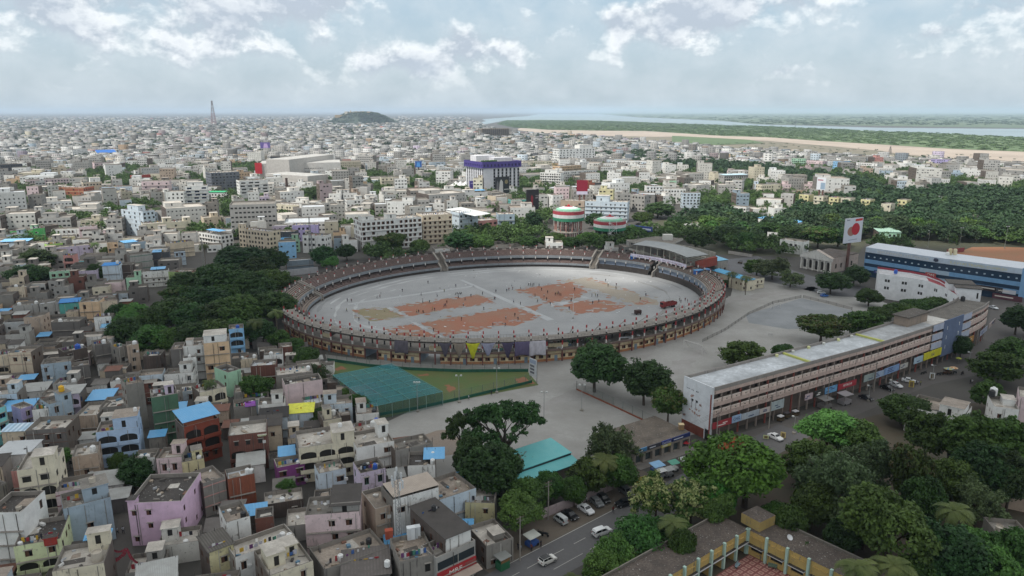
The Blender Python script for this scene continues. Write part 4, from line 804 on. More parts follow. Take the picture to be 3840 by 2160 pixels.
def hotel():
 hz = 30.0
 P1, P2 = GP('M2', 1070, 505, hz), GP('M2', 1285, 488, hz)
 Lw, rz = frame_of(P1, P2); rz -= .30; D = Lw*.9
 P1 = P1-Vector((0, 0, hz)); OCC.append((P1, rz, Lw, D))
 r = thing('hotel', 'white hotel with a violet top floor and vertical black window strips', 'hotel', P1, rz); anchor('violet topped hotel', P1)
 wm = M('dadade', 'wall', dirt=.1); vi = M('4a3c86', rough=.5); dk = M('1d1f24', 'glass', rough=.2)
 mb = MB()
 def strips(Ln, skip):
  n = int(Ln/4.4); c = Ln/n; return [(c*i+c*.52, c*(i+1)-.02, 4, hz-1) for i in range(n) if c*i >= skip]
 fo = strips(Lw, Lw*.22); so = strips(D, 0)
 facade(mb, (0, 0, 0), (1, 0), (0, -1), Lw, hz, fo, wm, .5); facade(mb, (Lw, 0, 0), (0, 1), (1, 0), D, hz, so, wm, .5)
 facade(mb, (0, D, 0), (0, -1), (-1, 0), D, hz, so, wm, .5); facade(mb, (Lw, D, 0), (-1, 0), (0, 1), Lw, hz, [], wm); mb.build('wall', r)
 for ops, org, ang in ((fo, lambda u: (u, 0), 0), (so, lambda u: (Lw, u), math.pi/2), (so, lambda u: (0, D-u), -math.pi/2)):
  for u0, u1, z0, z1 in ops:
   q = MB(); q.poly([(-(u1-u0)/2, .45, z0), ((u1-u0)/2, .45, z0), ((u1-u0)/2, .45, z1), (-(u1-u0)/2, .45, z1)], dk)
   nfl = 8
   for k in range(1, nfl): z = z0+(z1-z0)*k/nfl; q.box(-(u1-u0)/2, (u1-u0)/2, .3, .445, z-.35, z+.35, M('8f8f96'))
   o = q.build('window', r); x, y = org((u0+u1)/2); o.location = (x, y, 0); o.rotation_euler = (0, 0, ang)
 q = MB(); e = 1.6; nW = 11
 ops = [(x, x+1.6, 1.2, 3.6) for x in np.linspace(1.5, Lw+2*e-3.5, nW)]
 for O, ux, n, Ln in (((-e, -e, hz), (1, 0), (0, -1), Lw+2*e), ((Lw+e, -e, hz), (0, 1), (1, 0), D+2*e), ((-e, D+e, hz), (0, -1), (-1, 0), D+2*e), ((Lw+e, D+e, hz), (-1, 0), (0, 1), Lw+2*e)):
  facade(q, O, ux, n, Ln, 6.2, [(a, b, c, d) for a, b, c, d in ops if b < Ln-1], vi, .5, back=M('2a2352'))
 q.poly([(-e, -e, hz), (-e, D+e, hz), (Lw+e, D+e, hz), (Lw+e, -e, hz)], vi)
 q.build('violet_floor', r)
 q = MB(); q.poly([(-e, -e, hz+5.4), (Lw+e, -e, hz+5.4), (Lw+e, D+e, hz+5.4), (-e, D+e, hz+5.4)], M('8b867f', 'roof', hex2='5d5954')); q.build('roof', r)
 q = MB(); q.box(Lw*.45, Lw*.95, D*.3, D*.6, hz+5.4, hz+9, M('c9c9cf', 'wall')); q.box(Lw*.1, Lw*.6, D*.6, D*.95, hz+5.4, hz+11, wm); q.build('roof_room', r)
 q = MB()
 for i in range(9): q.lathe((Lw*(.02+.05*i), D*.1+random.random()*2, hz+5.4), [(1.0, 0), (1.4, 1.0), (.9, 1.9), (0, 2.2)], 6, lambda j: M('3c5232', 'leaf', hex2='5a7040'))
 q.build('roof_plant', r)
hotel()
def mall():
 r = thing('shopping_mall', 'huge windowless pale mall with stepped boxes and green roof tanks', 'mall', (0, 0, 0)); anchor('huge pale mall', GP('M1', 2250, 620, 0))
 wm = M('b9b5b0', 'wall', dirt=.15); w2 = M('c3c0bc', 'wall', dirt=.1); dk = M('2b2b2e')
 def blk(c, x1, y1, x2, y2, h, D, m, ops=()):
  P1, P2 = GP(c, x1, y1, h), GP(c, x2, y2, h); Lw, rz = frame_of(P1, P2); OCC.append((P1, rz, Lw, D))
  mb = MB(); facade(mb, (0, 0, 0), (1, 0), (0, -1), Lw, h, [(a*Lw, b*Lw, c_*h, d*h) for a, b, c_, d in ops], m, .4, back=dk)
  facade(mb, (Lw, 0, 0), (0, 1), (1, 0), D, h, [], m); facade(mb, (0, D, 0), (0, -1), (-1, 0), D, h, [], m); facade(mb, (Lw, D, 0), (-1, 0), (0, 1), Lw, h, [], m)
  mb.poly([(0, 0, h), (Lw, 0, h), (Lw, D, h), (0, D, h)], M('bdbcb8', 'roof', hex2='989590'))
  o = mb.build('wall', r); o.location = (P1[0], P1[1], 0); o.rotation_euler = (0, 0, rz); return P1, rz, Lw
 blk('M1', 2005, 545, 2320, 565, 17, 30, wm, [(.2, .25, .5, .62), (.2, .25, .28, .4), (.6, .9, .5, .52)])
 P1, rz, Lw = blk('M1', 1955, 470, 2570, 460, 24, 52, w2, [(.36+.021*i, .372+.021*i, .70, .74) for i in range(20)]+[(.36+.021*i, .372+.021*i, .55, .58) for i in range(26)])
 blk('M1', 2180, 440, 2515, 400, 30, 30, wm)
 q = MB(); p = loc2w(P1, rz, -1, -.6, 0); q.obox(p, (math.cos(rz), math.sin(rz)), (-math.sin(rz), math.cos(rz)), 4, .4, 12, 25, M('c22a36')); q.build('red_sign', r)
 q = MB()
 for i in range(6):
  p = loc2w(P1, rz, Lw*(.22+.05*i), 8+3*(i % 2), 24); q.lathe(p, [(2.6, 0), (2.6, 4.5), (1.8, 5.5), (0, 5.6)], 10, lambda j: M('3f7f5e'))
 q.build('roof_tank', r)
mall()
def skeleton_block():
 P1, P2 = GP('M2', 1062, 205, 30), GP('M2', 1280, 203, 30); Lw, rz = frame_of(P1, P2); D = 60; OCC.append((P1, rz, Lw, D))
 r = thing('concrete_skeleton', 'unfinished bare concrete frame block far off beside the river', 'building', (P1[0], P1[1], 0), rz); anchor('bare concrete frame', P1)
 q = MB(); c = M('8a7a68', 'wall')
 for f in range(9): q.box(-1, Lw+1, -1, D, f*3.4-.3, f*3.4+.3, c)
 q.build('floor_slab', r); q = MB()
 for i in range(15):
  for y in (0, D*.5, D-2): x = Lw*i/14; q.box(x-.6, x+.6, y, y+1.2, 0, 30, c)
 q.build('column', r); q = MB(); q.box(2, Lw-2, 9, 10, 0, 29, M('4a443d')); q.build('inner_wall', r)
skeleton_block()
# ================================================================ filler: every other lot
def inpoly(px_, py_, poly):
 ins = np.zeros(px_.shape, bool); n = len(poly)
 for i in range(n):
  x1, y1 = poly[i][0], poly[i][1]; x2, y2 = poly[(i+1) % n][0], poly[(i+1) % n][1]
  if y1 == y2: continue
  c = ((y1 > py_) != (y2 > py_)) & (px_ < (x2-x1)*(py_-y1)/(y2-y1)+x1); ins ^= c
 return ins
X0, Y0, CELL = -1100, 80, 2.0; NX, NY = 1150, 760
gx, gy = np.meshgrid(X0+CELL*(np.arange(NX)+.5), Y0+CELL*(np.arange(NY)+.5))
MASK = np.zeros((NY, NX), bool)
def block_poly(poly): MASK[:] |= inpoly(gx, gy, poly)
GROVE = pxs('D', [(285, 880), (275, 790), (420, 745), (500, 660), (600, 615), (690, 640), (700, 720), (760, 780), (720, 900), (640, 850), (570, 800), (430, 880)])
WOOD1 = pxs('D', [(1480, 400), (1600, 390), (2000, 440), (2200, 470), (2260, 520), (2010, 465), (1620, 425)])
WOOD2 = pxs('D', [(1800, 605), (1690, 570), (1790, 540), (1960, 590), (2030, 520), (2310, 500), (2400, 490), (2660, 500), (2700, 606), (2576, 612), (2430, 612), (2180, 600), (2110, 610), (2010, 598), (1900, 620)])
for P_ in (pxs('S', [(1320, 1650), (1560, 1530), (1200, 1360), (1150, 1280), (1800, 1200), (2500, 1200), (2740, 1080), (2700, 900), (3140, 960), (3230, 900), (3900, 960), (4100, 1010), (4100, 1420), (3840, 1450), (4200, 1700), (4200, 2500), (2050, 2500), (1820, 2180), (1990, 1990), (1830, 1800), (1690, 1830), (1600, 1700)]),
           [ST(2*math.pi*i/60, -7, 0) for i in range(60)], NETG, GROVE, WOOD1, WOOD2, pxs('D', [(2150, 620), (2650, 700), (2650, 600), (2400, 600)]),
           [RP(-80, 10), RP(-80, -12), RP(60, -12), RP(60, 10)], pxs('D', [(275, 1449), (300, 1300), (430, 1180), (455, 1190), (345, 1310), (330, 1449)]),
           pxs('M1', [(820, 880), (1080, 830), (1650, 790), (1640, 850), (1480, 920), (1080, 900)]), pxs('M1', [(1690, 750), (1840, 760), (1840, 700), (1690, 690)]), pxs('D', [(880, 680), (955, 615), (1080, 592), (1300, 598), (1400, 575), (1480, 560), (1640, 520), (1760, 520), (1960, 560), (2010, 600), (2140, 610), (2140, 720), (1800, 720), (1700, 640), (1100, 650)]), pxs('D', [(690, 740), (700, 660), (850, 640), (960, 640), (760, 740)])):
 block_poly(P_)
def fp_mask(P1, rz, Lw, D, grow=.6):
 c, s = math.cos(rz), math.sin(rz); R = math.hypot(Lw, D)+3
 i0, i1 = max(0, int((P1[0]-R-X0)/CELL)), min(NX, int((P1[0]+R-X0)/CELL)+1); j0, j1 = max(0, int((P1[1]-R-Y0)/CELL)), min(NY, int((P1[1]+R-Y0)/CELL)+1)
 if i0 >= i1 or j0 >= j1: return None
 x, y = gx[j0:j1, i0:i1]-P1[0], gy[j0:j1, i0:i1]-P1[1]; u, v = x*c+y*s, -x*s+y*c
 return (slice(j0, j1), slice(i0, i1)), (u > -grow) & (u < Lw+grow) & (v > -grow) & (v < D+grow)
for o_ in OCC:
 q = fp_mask(*o_)
 if q: MASK[q[0]] |= q[1]
CW = [('grey', 4), ('darkgrey', 2.4), ('cement', 3.5), ('white', 5), ('offwhite', 2), ('cream', 1.4), ('beige', 1.8), ('tan', 1.5), ('blush', .7), ('paleblue', 1), ('brick', .6), ('lilac', .3), ('mint', .25), ('yellow', .25), ('peach', .3), ('brown', 1), ('greyblue', .5), ('turquoise', .12), ('salmon', .2), ('olive', .08)]
CM = [('white', 9), ('offwhite', 6), ('cream', .8), ('palegrey', 3.5), ('grey', 2.2), ('beige', .6), ('blush', .9), ('paleblue', 1.4), ('peach', .5), ('tan', .5), ('yellow', .25), ('lilac', .3), ('mint', .15), ('salmon', .25), ('cement', 1.2), ('greyblue', .5), ('skyblue', .08), ('orange', .08), ('charcoal', .3), ('turquoise', .06)]
def pick(L_): return random.choices([a for a, b in L_], [b for a, b in L_])[0]
CNAME = dict(blush='pale pink', cement='bare cement', darkgrey='dark grey', paleblue='pale blue', brick='red brick', lilac='mauve', greyblue='blue grey', brown='dark brown', skyblue='sky blue', salmon='salmon pink', charcoal='charcoal')
N_IND = [0]; CITY = MB(); SMALL = [False]; N_SH = [0]
RIVER_LIM = [GP('M3', x, y) for x, y in CITY_EDGE]
def beyond_city(x, y):
 if x < 0: return False
 for a, b in zip(RIVER_LIM, RIVER_LIM[1:]):
  if a[0] <= x <= b[0]: return y > a[1]+(b[1]-a[1])*(x-a[0])/(b[0]-a[0])
 return x > RIVER_LIM[-1][0] or (x < RIVER_LIM[0][0] and y > RIVER_LIM[0][1]+ (RIVER_LIM[0][0]-x)*4)
def filler(y0, y1, lot, prob, ind, jit=.5):
 cand = []
 for v in np.arange(y0, y1, lot[1]):
  half = v*.76+50
  for u in np.arange(-half, half, lot[0]):
   cand.append((u+random.uniform(-jit, jit)*2, v+random.uniform(-jit, jit)*3))
 cand.sort(key=lambda p: p[1])
 for x, y in cand:
  if random.random() > prob or beyond_city(x, y): continue
  a = .27 if x < -20 else (.1 if x < 200 else -.15); a += random.gauss(0, .05) if y < 500 else random.choice((-.35, 0, 0, .3))
  w, d = random.uniform(.72, 1.0)*(lot[0]-.8), random.uniform(.75, 1.0)*(lot[1]-.8)
  P1 = Vector((x-w/2, y, 0)); q = fp_mask(P1, a, w, d, .2)
  if q is None or (MASK[q[0]] & q[1]).any(): continue
  MASK[q[0]] |= q[1]
  near = y < 330
  if y < 330: h = random.choice((3.6, 3.8, 4.2, 4.6, 6.2, 6.8, 7.2))
  elif y < 480: h = random.choice((4.5, 6.8, 7.2, 8, 9.8, 10.4, 7.5))
  else: h = random.choice((6.8, 7.5, 9.8, 10.5, 10.5, 13, 13.5, 16.5)) if random.random() < .93 else random.uniform(17, 24)
  col = pick(CW if y < 400 else CM)
  if lot[0] > 20 and col not in ('white', 'offwhite', 'palegrey', 'grey', 'paleblue', 'cream'): col = random.choice(('white', 'offwhite', 'palegrey', 'grey'))
  rf = random.choice(('rg', 'rw', 'rt', 'rw', 'rd', 'rw') if y < 480 else ('rw', 'rw', 'rp', 'rg', 'rt'))
  kw = dict(storeys=max(1, round(h/3.15)), roof=rf, dirt=random.uniform(.4, 1.8) if y < 400 else .5, style='brick' if col in ('brick', 'brown') else 'wall')
  feats = []; sh = None
  z = random.random()
  if z < .22 and h < 7.5: sh = random.choice((('blue sheet roof', BLUESH), ('dark sheet roof', ASB), ('dark sheet roof', ASB), ('pale sheet roof', M('aeb0ae', 'corr', hex2='8c8a86')), ('rusty sheet roof', M('7b5345', 'corr', hex2='5c463c')))); kw['sheet'] = (0, 1, 0, 1, .1, .5, sh[1]); feats = sh[0]
  elif z < .6:
   u = random.choice((.05, .5)); kw['boxes'] = [(u, u+.42, .45, .95, 2.0 if near else 2.3)]; feats = 'stair room'
  else: feats = {'rg': 'grey terrace', 'rt': 'tan terrace', 'rw': 'whitish terrace', 'rd': 'blackened terrace', 'rp': 'white terrace'}[rf]
  tk = []
  if ind and random.random() < .6 and not sh: tk = [(random.uniform(.2, .8), random.uniform(.1, .35), random.choice(('white', 'white', 'white', 'black', 'blue')), 0, random.uniform(.9, 1.3))]
  if SMALL[0]:
   if N_SH[0] > 285: continue
   N_SH[0] += 1; h = random.choice((2.6, 3.0, 3.4, 4.2, 5.5)); kw = dict(storeys=1, roof=random.choice(('rg', 'rd', 'rt')), dirt=1.6, style='wall'); sh = random.choice((('dark sheet roof', ASB), ('dark sheet roof', ASB), ('grey sheet roof', M('77736f', 'corr', hex2='57534f')), ('pale sheet roof', M('aeb0ae', 'corr', hex2='8c8a86')), ('rusty sheet roof', M('7b5345', 'corr', hex2='5c463c')), ('blue sheet roof', BLUESH), ('flat roof', None), ('flat roof', None)))
   if sh[1]: kw['sheet'] = (0, 1, 0, 1, .02, random.uniform(.1, .5), sh[1])
   col = random.choice(('cement', 'darkgrey', 'grey', 'brown', 'tan', 'beige', 'white', 'brick'))
   r = house(P1, P1+Vector((math.cos(a)*w, math.sin(a)*w, 0)), d, h, col, 'x', None, near=False, wp=.4, side=.2, wsize=(.8, 1.0), group='small sheds squeezed between the houses', name='shed', cat='shed', par=.4, **kw)
   auto(r, f"small {CNAME.get(col, col)} shed, {sh[0]}", loc2w(P1, a, w/2, 0, 0)); continue
  if ind and N_IND[0] < 165:
   N_IND[0] += 1
   r = house(P1, P1+Vector((math.cos(a)*w, math.sin(a)*w, 0)), d, h, col, 'x', None, near=near, wp=random.uniform(.3, .8), side=.4, tanks=tk, group=GRP, wk=random.choice(('brown', 'dark', 'white', 'blue')), balc=(kw['storeys']-1,) if 6 < h and kw['storeys'] > 1 and random.random() < .35 else (), **kw)
   st = {1: 'single', 2: 'two', 3: 'three', 4: 'four', 5: 'five'}.get(kw['storeys'], 'tall')
   auto(r, f"{st} storey {CNAME.get(col, col)} house, {feats}", loc2w(P1, a, w/2, 0, 0))
  else:
   kw.pop('sheet', None) if random.random() < .5 else None
   kw.pop('sheet', None)
   kk = random.choice((1, 1, 1, .85, .65))
   house(P1, P1+Vector((math.cos(a)*w, math.sin(a)*w, 0)), d, h, col, None, None, near=False, wp=random.uniform(.45, .95), side=.6, wsize=(random.choice((1.0, 1.2, 2.2)), random.choice((1.0, 1.2))), mbm=CITY, k=kk, **kw)
POCK = []
for _ in range(150):      # green pockets and yards between the blocks
 y_ = random.uniform(420, 1150); x_ = random.uniform(-1, 1)*(y_*.72+30); R_ = random.uniform(5, 16)+y_/110
 if beyond_city(x_, y_): continue
 k_ = ((gx-x_)/(R_*random.uniform(1, 1.9)))**2+((gy-y_)/R_)**2 < 1; MASK |= k_; POCK.append((x_, y_, R_))
filler(92, 335, (9.0, 8.0), .96, True)
SMALL[0] = True
filler(94, 330, (5.6, 5.4), .9, True, .25)
filler(94, 330, (3.9, 3.6), .8, True, .2)
SMALL[0] = False
filler(335, 500, (12.0, 11.0), .85, True)
filler(500, 1180, (36, 30), .26, False)
filler(500, 1180, (23, 20), .42, False)
filler(500, 780, (13, 13), .80, False)
filler(780, 1180, (17.0, 18.0), .74, False)
tag(CITY.build('distant_houses'), kind='stuff')
tag(RUB.build('roof_rubble'), kind='stuff')
def far_city():
 n = 26000; V, Fq, Pt = [], [], []
 pal = np.array([lin(PAL[c]) for c, w in CM for _ in range(int(w*5))])
 rows = 433+(628-433)*RNG.random(n)**1.15; cols = RNG.uniform(-150, 3990, n)
 base = np.array([[0, 0], [1, 0], [1, 1], [0, 1]]); k = 0
 for i in range(n):
  x_, y_ = cols[i], rows[i]
  P = G(x_, y_); y = P[1]
  if y > 11500 or y < 1150 or beyond_city(P[0], y): continue
  if x_ > 1730+(y_-430)*2.2 and y_ < 505:     # river plain right of the town
   continue
  s = 9+y/600*RNG.uniform(.5, 1.3); h = RNG.choice([5, 6, 7, 9, 10, 12])*(1 if RNG.random() < .97 else 1.8); a = RNG.uniform(-.5, .5)
  c, sn = math.cos(a), math.sin(a); d = s*RNG.uniform(.7, 1.2)
  q = (base-.5)*[s*1.2, d]; w = np.c_[q[:, 0]*c-q[:, 1]*sn+P[0], q[:, 0]*sn+q[:, 1]*c+P[1]]
  V += [np.c_[w, np.zeros(4)], np.c_[w, np.full(4, h)]]; o = 8*k; k += 1
  Fq += [(o, o+1, o+5, o+4), (o+1, o+2, o+6, o+5), (o+2, o+3, o+7, o+6), (o+3, o, o+4, o+7), (o+4, o+5, o+6, o+7)]
  p = pal[RNG.integers(len(pal))]*RNG.uniform(.2, .9); Pt += [p, p*.97, p, p*.97, np.array([.33, .325, .32])*RNG.uniform(.5, 1.6)]
 me = np_mesh('far_town', np.vstack(V), np.array(Fq), [M('ffffff', 'city')], paint=np.array(Pt)); tag(obj('far_town_houses', me), kind='stuff')
far_city()
# ================================================================ the stadium
def tpx(c, x, y, z): return ST_t(GP(c, x, y, z))
def ang(t): return t % (2*math.pi)
T_GAP1 = ang(tpx('C5', 1262, 105, 8.3)); T_GAP1b = ang(tpx('C5', 1315, 100, 8.3))
T_GAP2 = ang(tpx('C5', 2478, 85, 8.3)); T_GAP2b = ang(tpx('C5', 2530, 88, 8.3))
T_L = ang(tpx('C5', 130, 430, 8.3)); T_AIS = ang(tpx('C5', 262, 325, 8.3)); T_AISb = ang(tpx('C5', 285, 318, 8.3))
T_PAV = ang(tpx('P', 1280, 880, 5)); T_R = tpx('CR', 2145, 640, 8.3); T_R2 = tpx('CR', 1500, 950, 5)
T_LB = ang(tpx('CL', 300, 980, 6))
ST_ = thing('stadium', 'large oval open stadium with brown terraces and red and white posts', 'stadium', ST_C); anchor('oval stadium', ST_C-sv*70)
for k_, a_, b_ in ():
 pass
RP_ = dict()
def ring(mb, t0, t1, prof, mat_fn, n=None, caps=None):
 """sweep a radial profile [(inset, z)...] between two angles"""
 n = n or max(2, int(abs(t1-t0)/.045)); rows = []
 for i in range(n+1):
  t = t0+(t1-t0)*i/n; rows.append([ST(t, a, z)-ST_C for a, z in prof])
 o = len(mb.v); w = len(prof)
 for r in rows: mb.v += [tuple(p) for p in r]
 for i in range(n):
  for j in range(w-1):
   mb.f.append((o+i*w+j, o+i*w+j+1, o+(i+1)*w+j+1, o+(i+1)*w+j)); mb.mi.append(mb.m(mat_fn(j)))
 if caps:
  mb.f.append(tuple(o+j for j in range(w))); mb.mi.append(mb.m(caps)); mb.f.append(tuple(o+n*w+j for j in reversed(range(w)))); mb.mi.append(mb.m(caps))
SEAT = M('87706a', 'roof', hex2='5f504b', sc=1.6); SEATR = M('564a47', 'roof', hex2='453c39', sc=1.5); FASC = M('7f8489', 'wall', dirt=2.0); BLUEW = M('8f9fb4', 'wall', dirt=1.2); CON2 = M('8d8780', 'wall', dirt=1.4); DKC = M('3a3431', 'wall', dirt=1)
SEATL = M('94867b', 'roof', hex2='6f625a', sc=1.6)
def steps(i0, z0, i1, z1, n):
 p = [(i0, z0)]
 for k in range(n):
  a = i0+(i1-i0)*(k+1)/n; z = z0+(z1-z0)*(k+1)/n
  p += [(a, p[-1][1]), (a, z)]
 return p
def terrace(name, t0, t1, lower=True, seat=SEAT, wallm=FASC, blue=False):
 prof = [(.9, 8.9), (.9, 8.0)]+steps(1.3, 8.0, 7.6, 5.2, 8)+[(8.0, 5.2), (8.0, 5.9), (8.25, 5.9), (8.25, 4.5), (7.8, 4.5), (1.0, 7.3)]
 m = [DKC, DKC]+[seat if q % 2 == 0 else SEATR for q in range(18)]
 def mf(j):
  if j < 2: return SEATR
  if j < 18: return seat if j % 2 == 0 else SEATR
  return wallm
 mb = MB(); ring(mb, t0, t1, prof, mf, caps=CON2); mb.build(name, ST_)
 if lower:
  mb = MB()
  if blue: prof = [(7.2, 5.0), (7.2, 2.2), (7.4, 2.2), (9.6, 2.2), (9.6, 2.9), (9.8, 2.9), (9.8, 0)]; ring(mb, t0, t1, prof, lambda j: BLUEW if j == 0 else (SEAT if j < 4 else DKC), caps=CON2)
  else:
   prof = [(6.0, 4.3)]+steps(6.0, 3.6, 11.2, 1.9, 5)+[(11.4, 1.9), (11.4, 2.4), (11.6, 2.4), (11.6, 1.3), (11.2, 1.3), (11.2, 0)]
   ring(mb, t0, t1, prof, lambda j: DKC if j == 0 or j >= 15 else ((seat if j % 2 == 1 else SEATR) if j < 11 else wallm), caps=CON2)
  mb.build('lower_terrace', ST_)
terrace('terrace', T_AIS, T_L+.03, seat=SEATL); terrace('terrace', T_GAP1, T_AISb); terrace('terrace', T_GAP2, T_GAP1b); terrace('terrace', T_PAV+.01, T_GAP2b, blue=True)
terrace('terrace', T_R-.02, T_PAV-.06, blue=True, seat=SEATL)
mb = MB(); ring(mb, T_R2+.0, T_R-.03, [(.9, 8.0)]+steps(1.2, 7.7, 8.2, 5.0, 7)+[(8.4, 4.6), (1, 7.2)], lambda j: M('8c8a84', 'roof', hex2='68645d') if j % 2 else M('6b675f', 'wall'), caps=CON2); mb.build('bare_terrace', ST_)
for t in (T_GAP1, T_GAP1b, T_GAP2, T_GAP2b, T_AIS, T_AISb, T_PAV-.05):
 mb = MB(); w = .0045
 ring(mb, t-w, t+w, [(.5, 0), (.5, 9.3), (1.2, 9.1), (8.2, 6.0), (8.3, 4.4), (11.6, 2.6), (11.7, 0)], lambda j: CON2, n=1, caps=CON2); mb.build('stair_wall', ST_)
for t0, t1 in ((T_GAP1b, T_GAP1), (T_GAP2b, T_GAP2), (T_AIS, T_AISb)):
 mb = MB(); a, b = (t0, t1) if t0 < t1 else (t1, t0); ring(mb, a+.006, b-.006, steps(1.5, 6.8, 12.5, .3, 16), lambda j: M('7b746c', 'wall')); mb.build('stairway', ST_)
mb = MB(); ring(mb, T_R, T_L+.05, [(.4, 0), (.4, 8.7), (.9, 8.7), (.9, 8.0)], lambda j: CON2); mb.build('outer_wall', ST_)
TF0, TF1, TFU = T_LB, 2*math.pi+T_R, 2*math.pi+T_R2         # left end ... right end, counter clockwise over the camera side
CREAM = M('d6c6a2', 'wall', dirt=.9); MAROON = M('6b3f3a', 'wall', dirt=.6); SLAB = M('7f7972', 'roof', hex2='5d5852', sc=2); EDGE = M('3f3935', 'wall', dirt=1)
def tt(c, x, y, z):
 t = ang(tpx(c, x, y, z)); return t
gate = [(tt('N', 500, 400, 4), tt('N', 632, 430, 4)), (tt('N', 1150, 490, 4), tt('N', 1400, 510, 4)), (tt('CR', 905, 1310, 4), tt('CR', 945, 1330, 4)), (tt('CR', 1485, 1200, 4), tt('CR', 1520, 1190, 4))]
cuts = [TF0]+[v for g_ in gate for v in g_]+[TF1]
cuts = sorted(cuts)
mbw = 0
for a, b in zip(cuts[0::2], cuts[1::2]):
 mb = MB(); ring(mb, a, b, [(1.2, 0), (1.2, 4.0), (9.5, 4.0), (9.5, 0)], lambda j: CREAM if j != 1 else SLAB, caps=M('8f9aa6', 'wall')); mb.build('ground_floor', ST_)
 q = MB(); ring(q, a, b, [(1.15, 0), (1.15, .9), (1.19, .9)], lambda j: M('a9744f', 'wall', dirt=1.4)); ring(q, a, b, [(.75, 2.5), (.75, 2.62), (1.19, 2.62), (1.19, 2.5)], lambda j: M('9a7a66', 'wall')); q.build('sunshade', ST_)
mb = MB(); ring(mb, TF0, TF1, [(-.2, 4.02), (-.2, 4.75), (.15, 4.75), (.15, 4.45), (9.8, 4.45), (9.8, 4.02), (-.2, 4.02)], lambda j: (M('6a5650', 'wall', dirt=1) if j == 0 else SLAB), caps=SLAB); mb.build('lower_slab', ST_)
TRS = tt('C5', 2100, 790, 8.3)
mb = MB(); ring(mb, TF0-.02, TFU, [(-.1, 7.7), (-.1, 8.3), (5.4, 8.3), (5.4, 7.7), (-.1, 7.7)], lambda j: EDGE if j in (0, 2) else M('8e8881', 'roof', hex2='6f6962', sc=2), caps=EDGE); mb.build('upper_slab', ST_)
mb = MB(); ring(mb, TRS, TFU, [(5.45, 8.2), (10.5, 6.6), (10.5, 6.3), (5.45, 7.8)], lambda j: M('85807a', 'roof', hex2='65605a', sc=2), caps=EDGE); mb.build('inner_slab', ST_)
def rail(t0, t1, inset, z, h=.95):
 mb = MB(); n = int((t1-t0)/.012)
 m = M('5a5552')
 for k in (h*.5, h): ring(mb, t0, t1, [(inset, z+k), (inset, z+k+.06), (inset+.06, z+k+.06), (inset+.06, z+k)], lambda j: m)
 for i in range(n+1):
  p = ST(t0+(t1-t0)*i/n, inset+.03, z)-ST_C; mb.tube(p, p+Vector((0, 0, h)), .035, .035, 4, m, False)
 mb.build('railing', ST_)
rail(TF0, TFU, .1, 8.3); rail(TF0, TRS, 5.1, 8.3); rail(TF0, TF1, 9.4, 4.45); rail(T_R, T_L, .9, 8.9, .8)
REDP, WHP, BLP = M('a03a3c', 'wall', dirt=.4), M('cfcbc6', 'wall', dirt=.4), M('2c2a2a')
def post(o, z0, z1, bands, r=.21):
 mb = MB()
 h = z1-z0; z = z0
 for f, m in bands:
  mb.box(-r, r, -r, r, z, z+h*f, m, bottom=False); z += h*f
 return mb.mesh('post')
pm_up = post(0, 0, 2.5, [(.22, BLP), (.42, WHP), (.36, REDP)]); pm_low = post(0, 0, 3.25, [(.46, WHP), (.54, REDP)]); pm_lowb = post(0, 0, 3.25, [(.4, BLP), (.35, WHP), (.25, REDP)])
pm_st = post(0, 0, 2.3, [(.12, BLP), (.5, WHP), (.38, REDP)], .2); pm_un = post(0, 0, 2.6, [(.5, BLP), (.5, WHP)], .25); pm_out = post(0, 0, 4.0, [(1.0, MAROON)], .3)
def put_post(me, t, inset, z):
 o = obj('post', me, ST_); p = ST(t, inset, z)-ST_C; o.location = p; o.rotation_euler = (0, 0, t+ST_U); o.scale = (1, 1, random.choice((1, 1, .92, .85)) if me is pm_up else 1)
nf = 44; extra = MB(); cnt = 0
bar_m = M('a8a29a', 'wall')
for i in range(nf):
 t = TF0+(TF1-TF0)*(i+.5)/nf
 if cnt < 96:
  put_post(pm_up, t, .35, 8.301); put_post(pm_low, t, .4, 4.451); cnt += 2
 else: extra.lathe(tuple(ST(t, .4, 4.45)-ST_C), [(.3, 0), (.3, 1.6)], 6, lambda j: WHP); extra.lathe(tuple(ST(t, .4, 6.05)-ST_C), [(.3, 0), (.3, 1.6)], 6, lambda j: REDP)
 def pl(inset, z, bands):
  z_ = z
  for h, m in bands:
   p = ST(t, inset, 0)-ST_C; ux = (math.cos(t+ST_U), math.sin(t+ST_U)); extra.obox(p, ux, (-ux[1], ux[0]), .2, .2, z_, z_+h, m); z_ += h
 pl(4.9, 4.451, [(1.5, BLP), (1.0, WHP), (.72, REDP)]); pl(4.9, 8.302, [(.7, BLP), (.75, WHP), (1.0, REDP)]); pl(.35, 0, [(4.0, MAROON)])
 if t > TRS and i % 2 == 0:
  a, b = ST(t, 4.9, 10.3)-ST_C, ST(t+.012, 10.2, 6.7)-ST_C; extra.tube(a, b, .14, .14, 4, bar_m)
n_b = 46
for i in range(n_b):
 t = T_R+(T_L-T_R)*(i+.5)/n_b
 if any(abs(t-v) < .02 for v in (T_GAP1, T_GAP2, T_AIS, T_PAV)): continue
 if random.random() < .08: continue
 for inset, z, bands in ((1.1, 8.0, [(.5, BLP), (1.3, WHP), (.5, REDP)]), (5.4, 6.1, [(.3, BLP), (1.3, WHP), (.5, REDP)]), (9.0, 2.8, [(1.3, BLP), (1.2, WHP)])):
  p = ST(t, inset, 0)-ST_C; ux = (math.cos(t+ST_U), math.sin(t+ST_U)); z_ = z
  for h, m in bands: extra.obox(p, ux, (-ux[1], ux[0]), .19, .19, z_, z_+h, m); z_ += h
o = extra.build('far_post', ST_); o['kind'] = 'stuff'
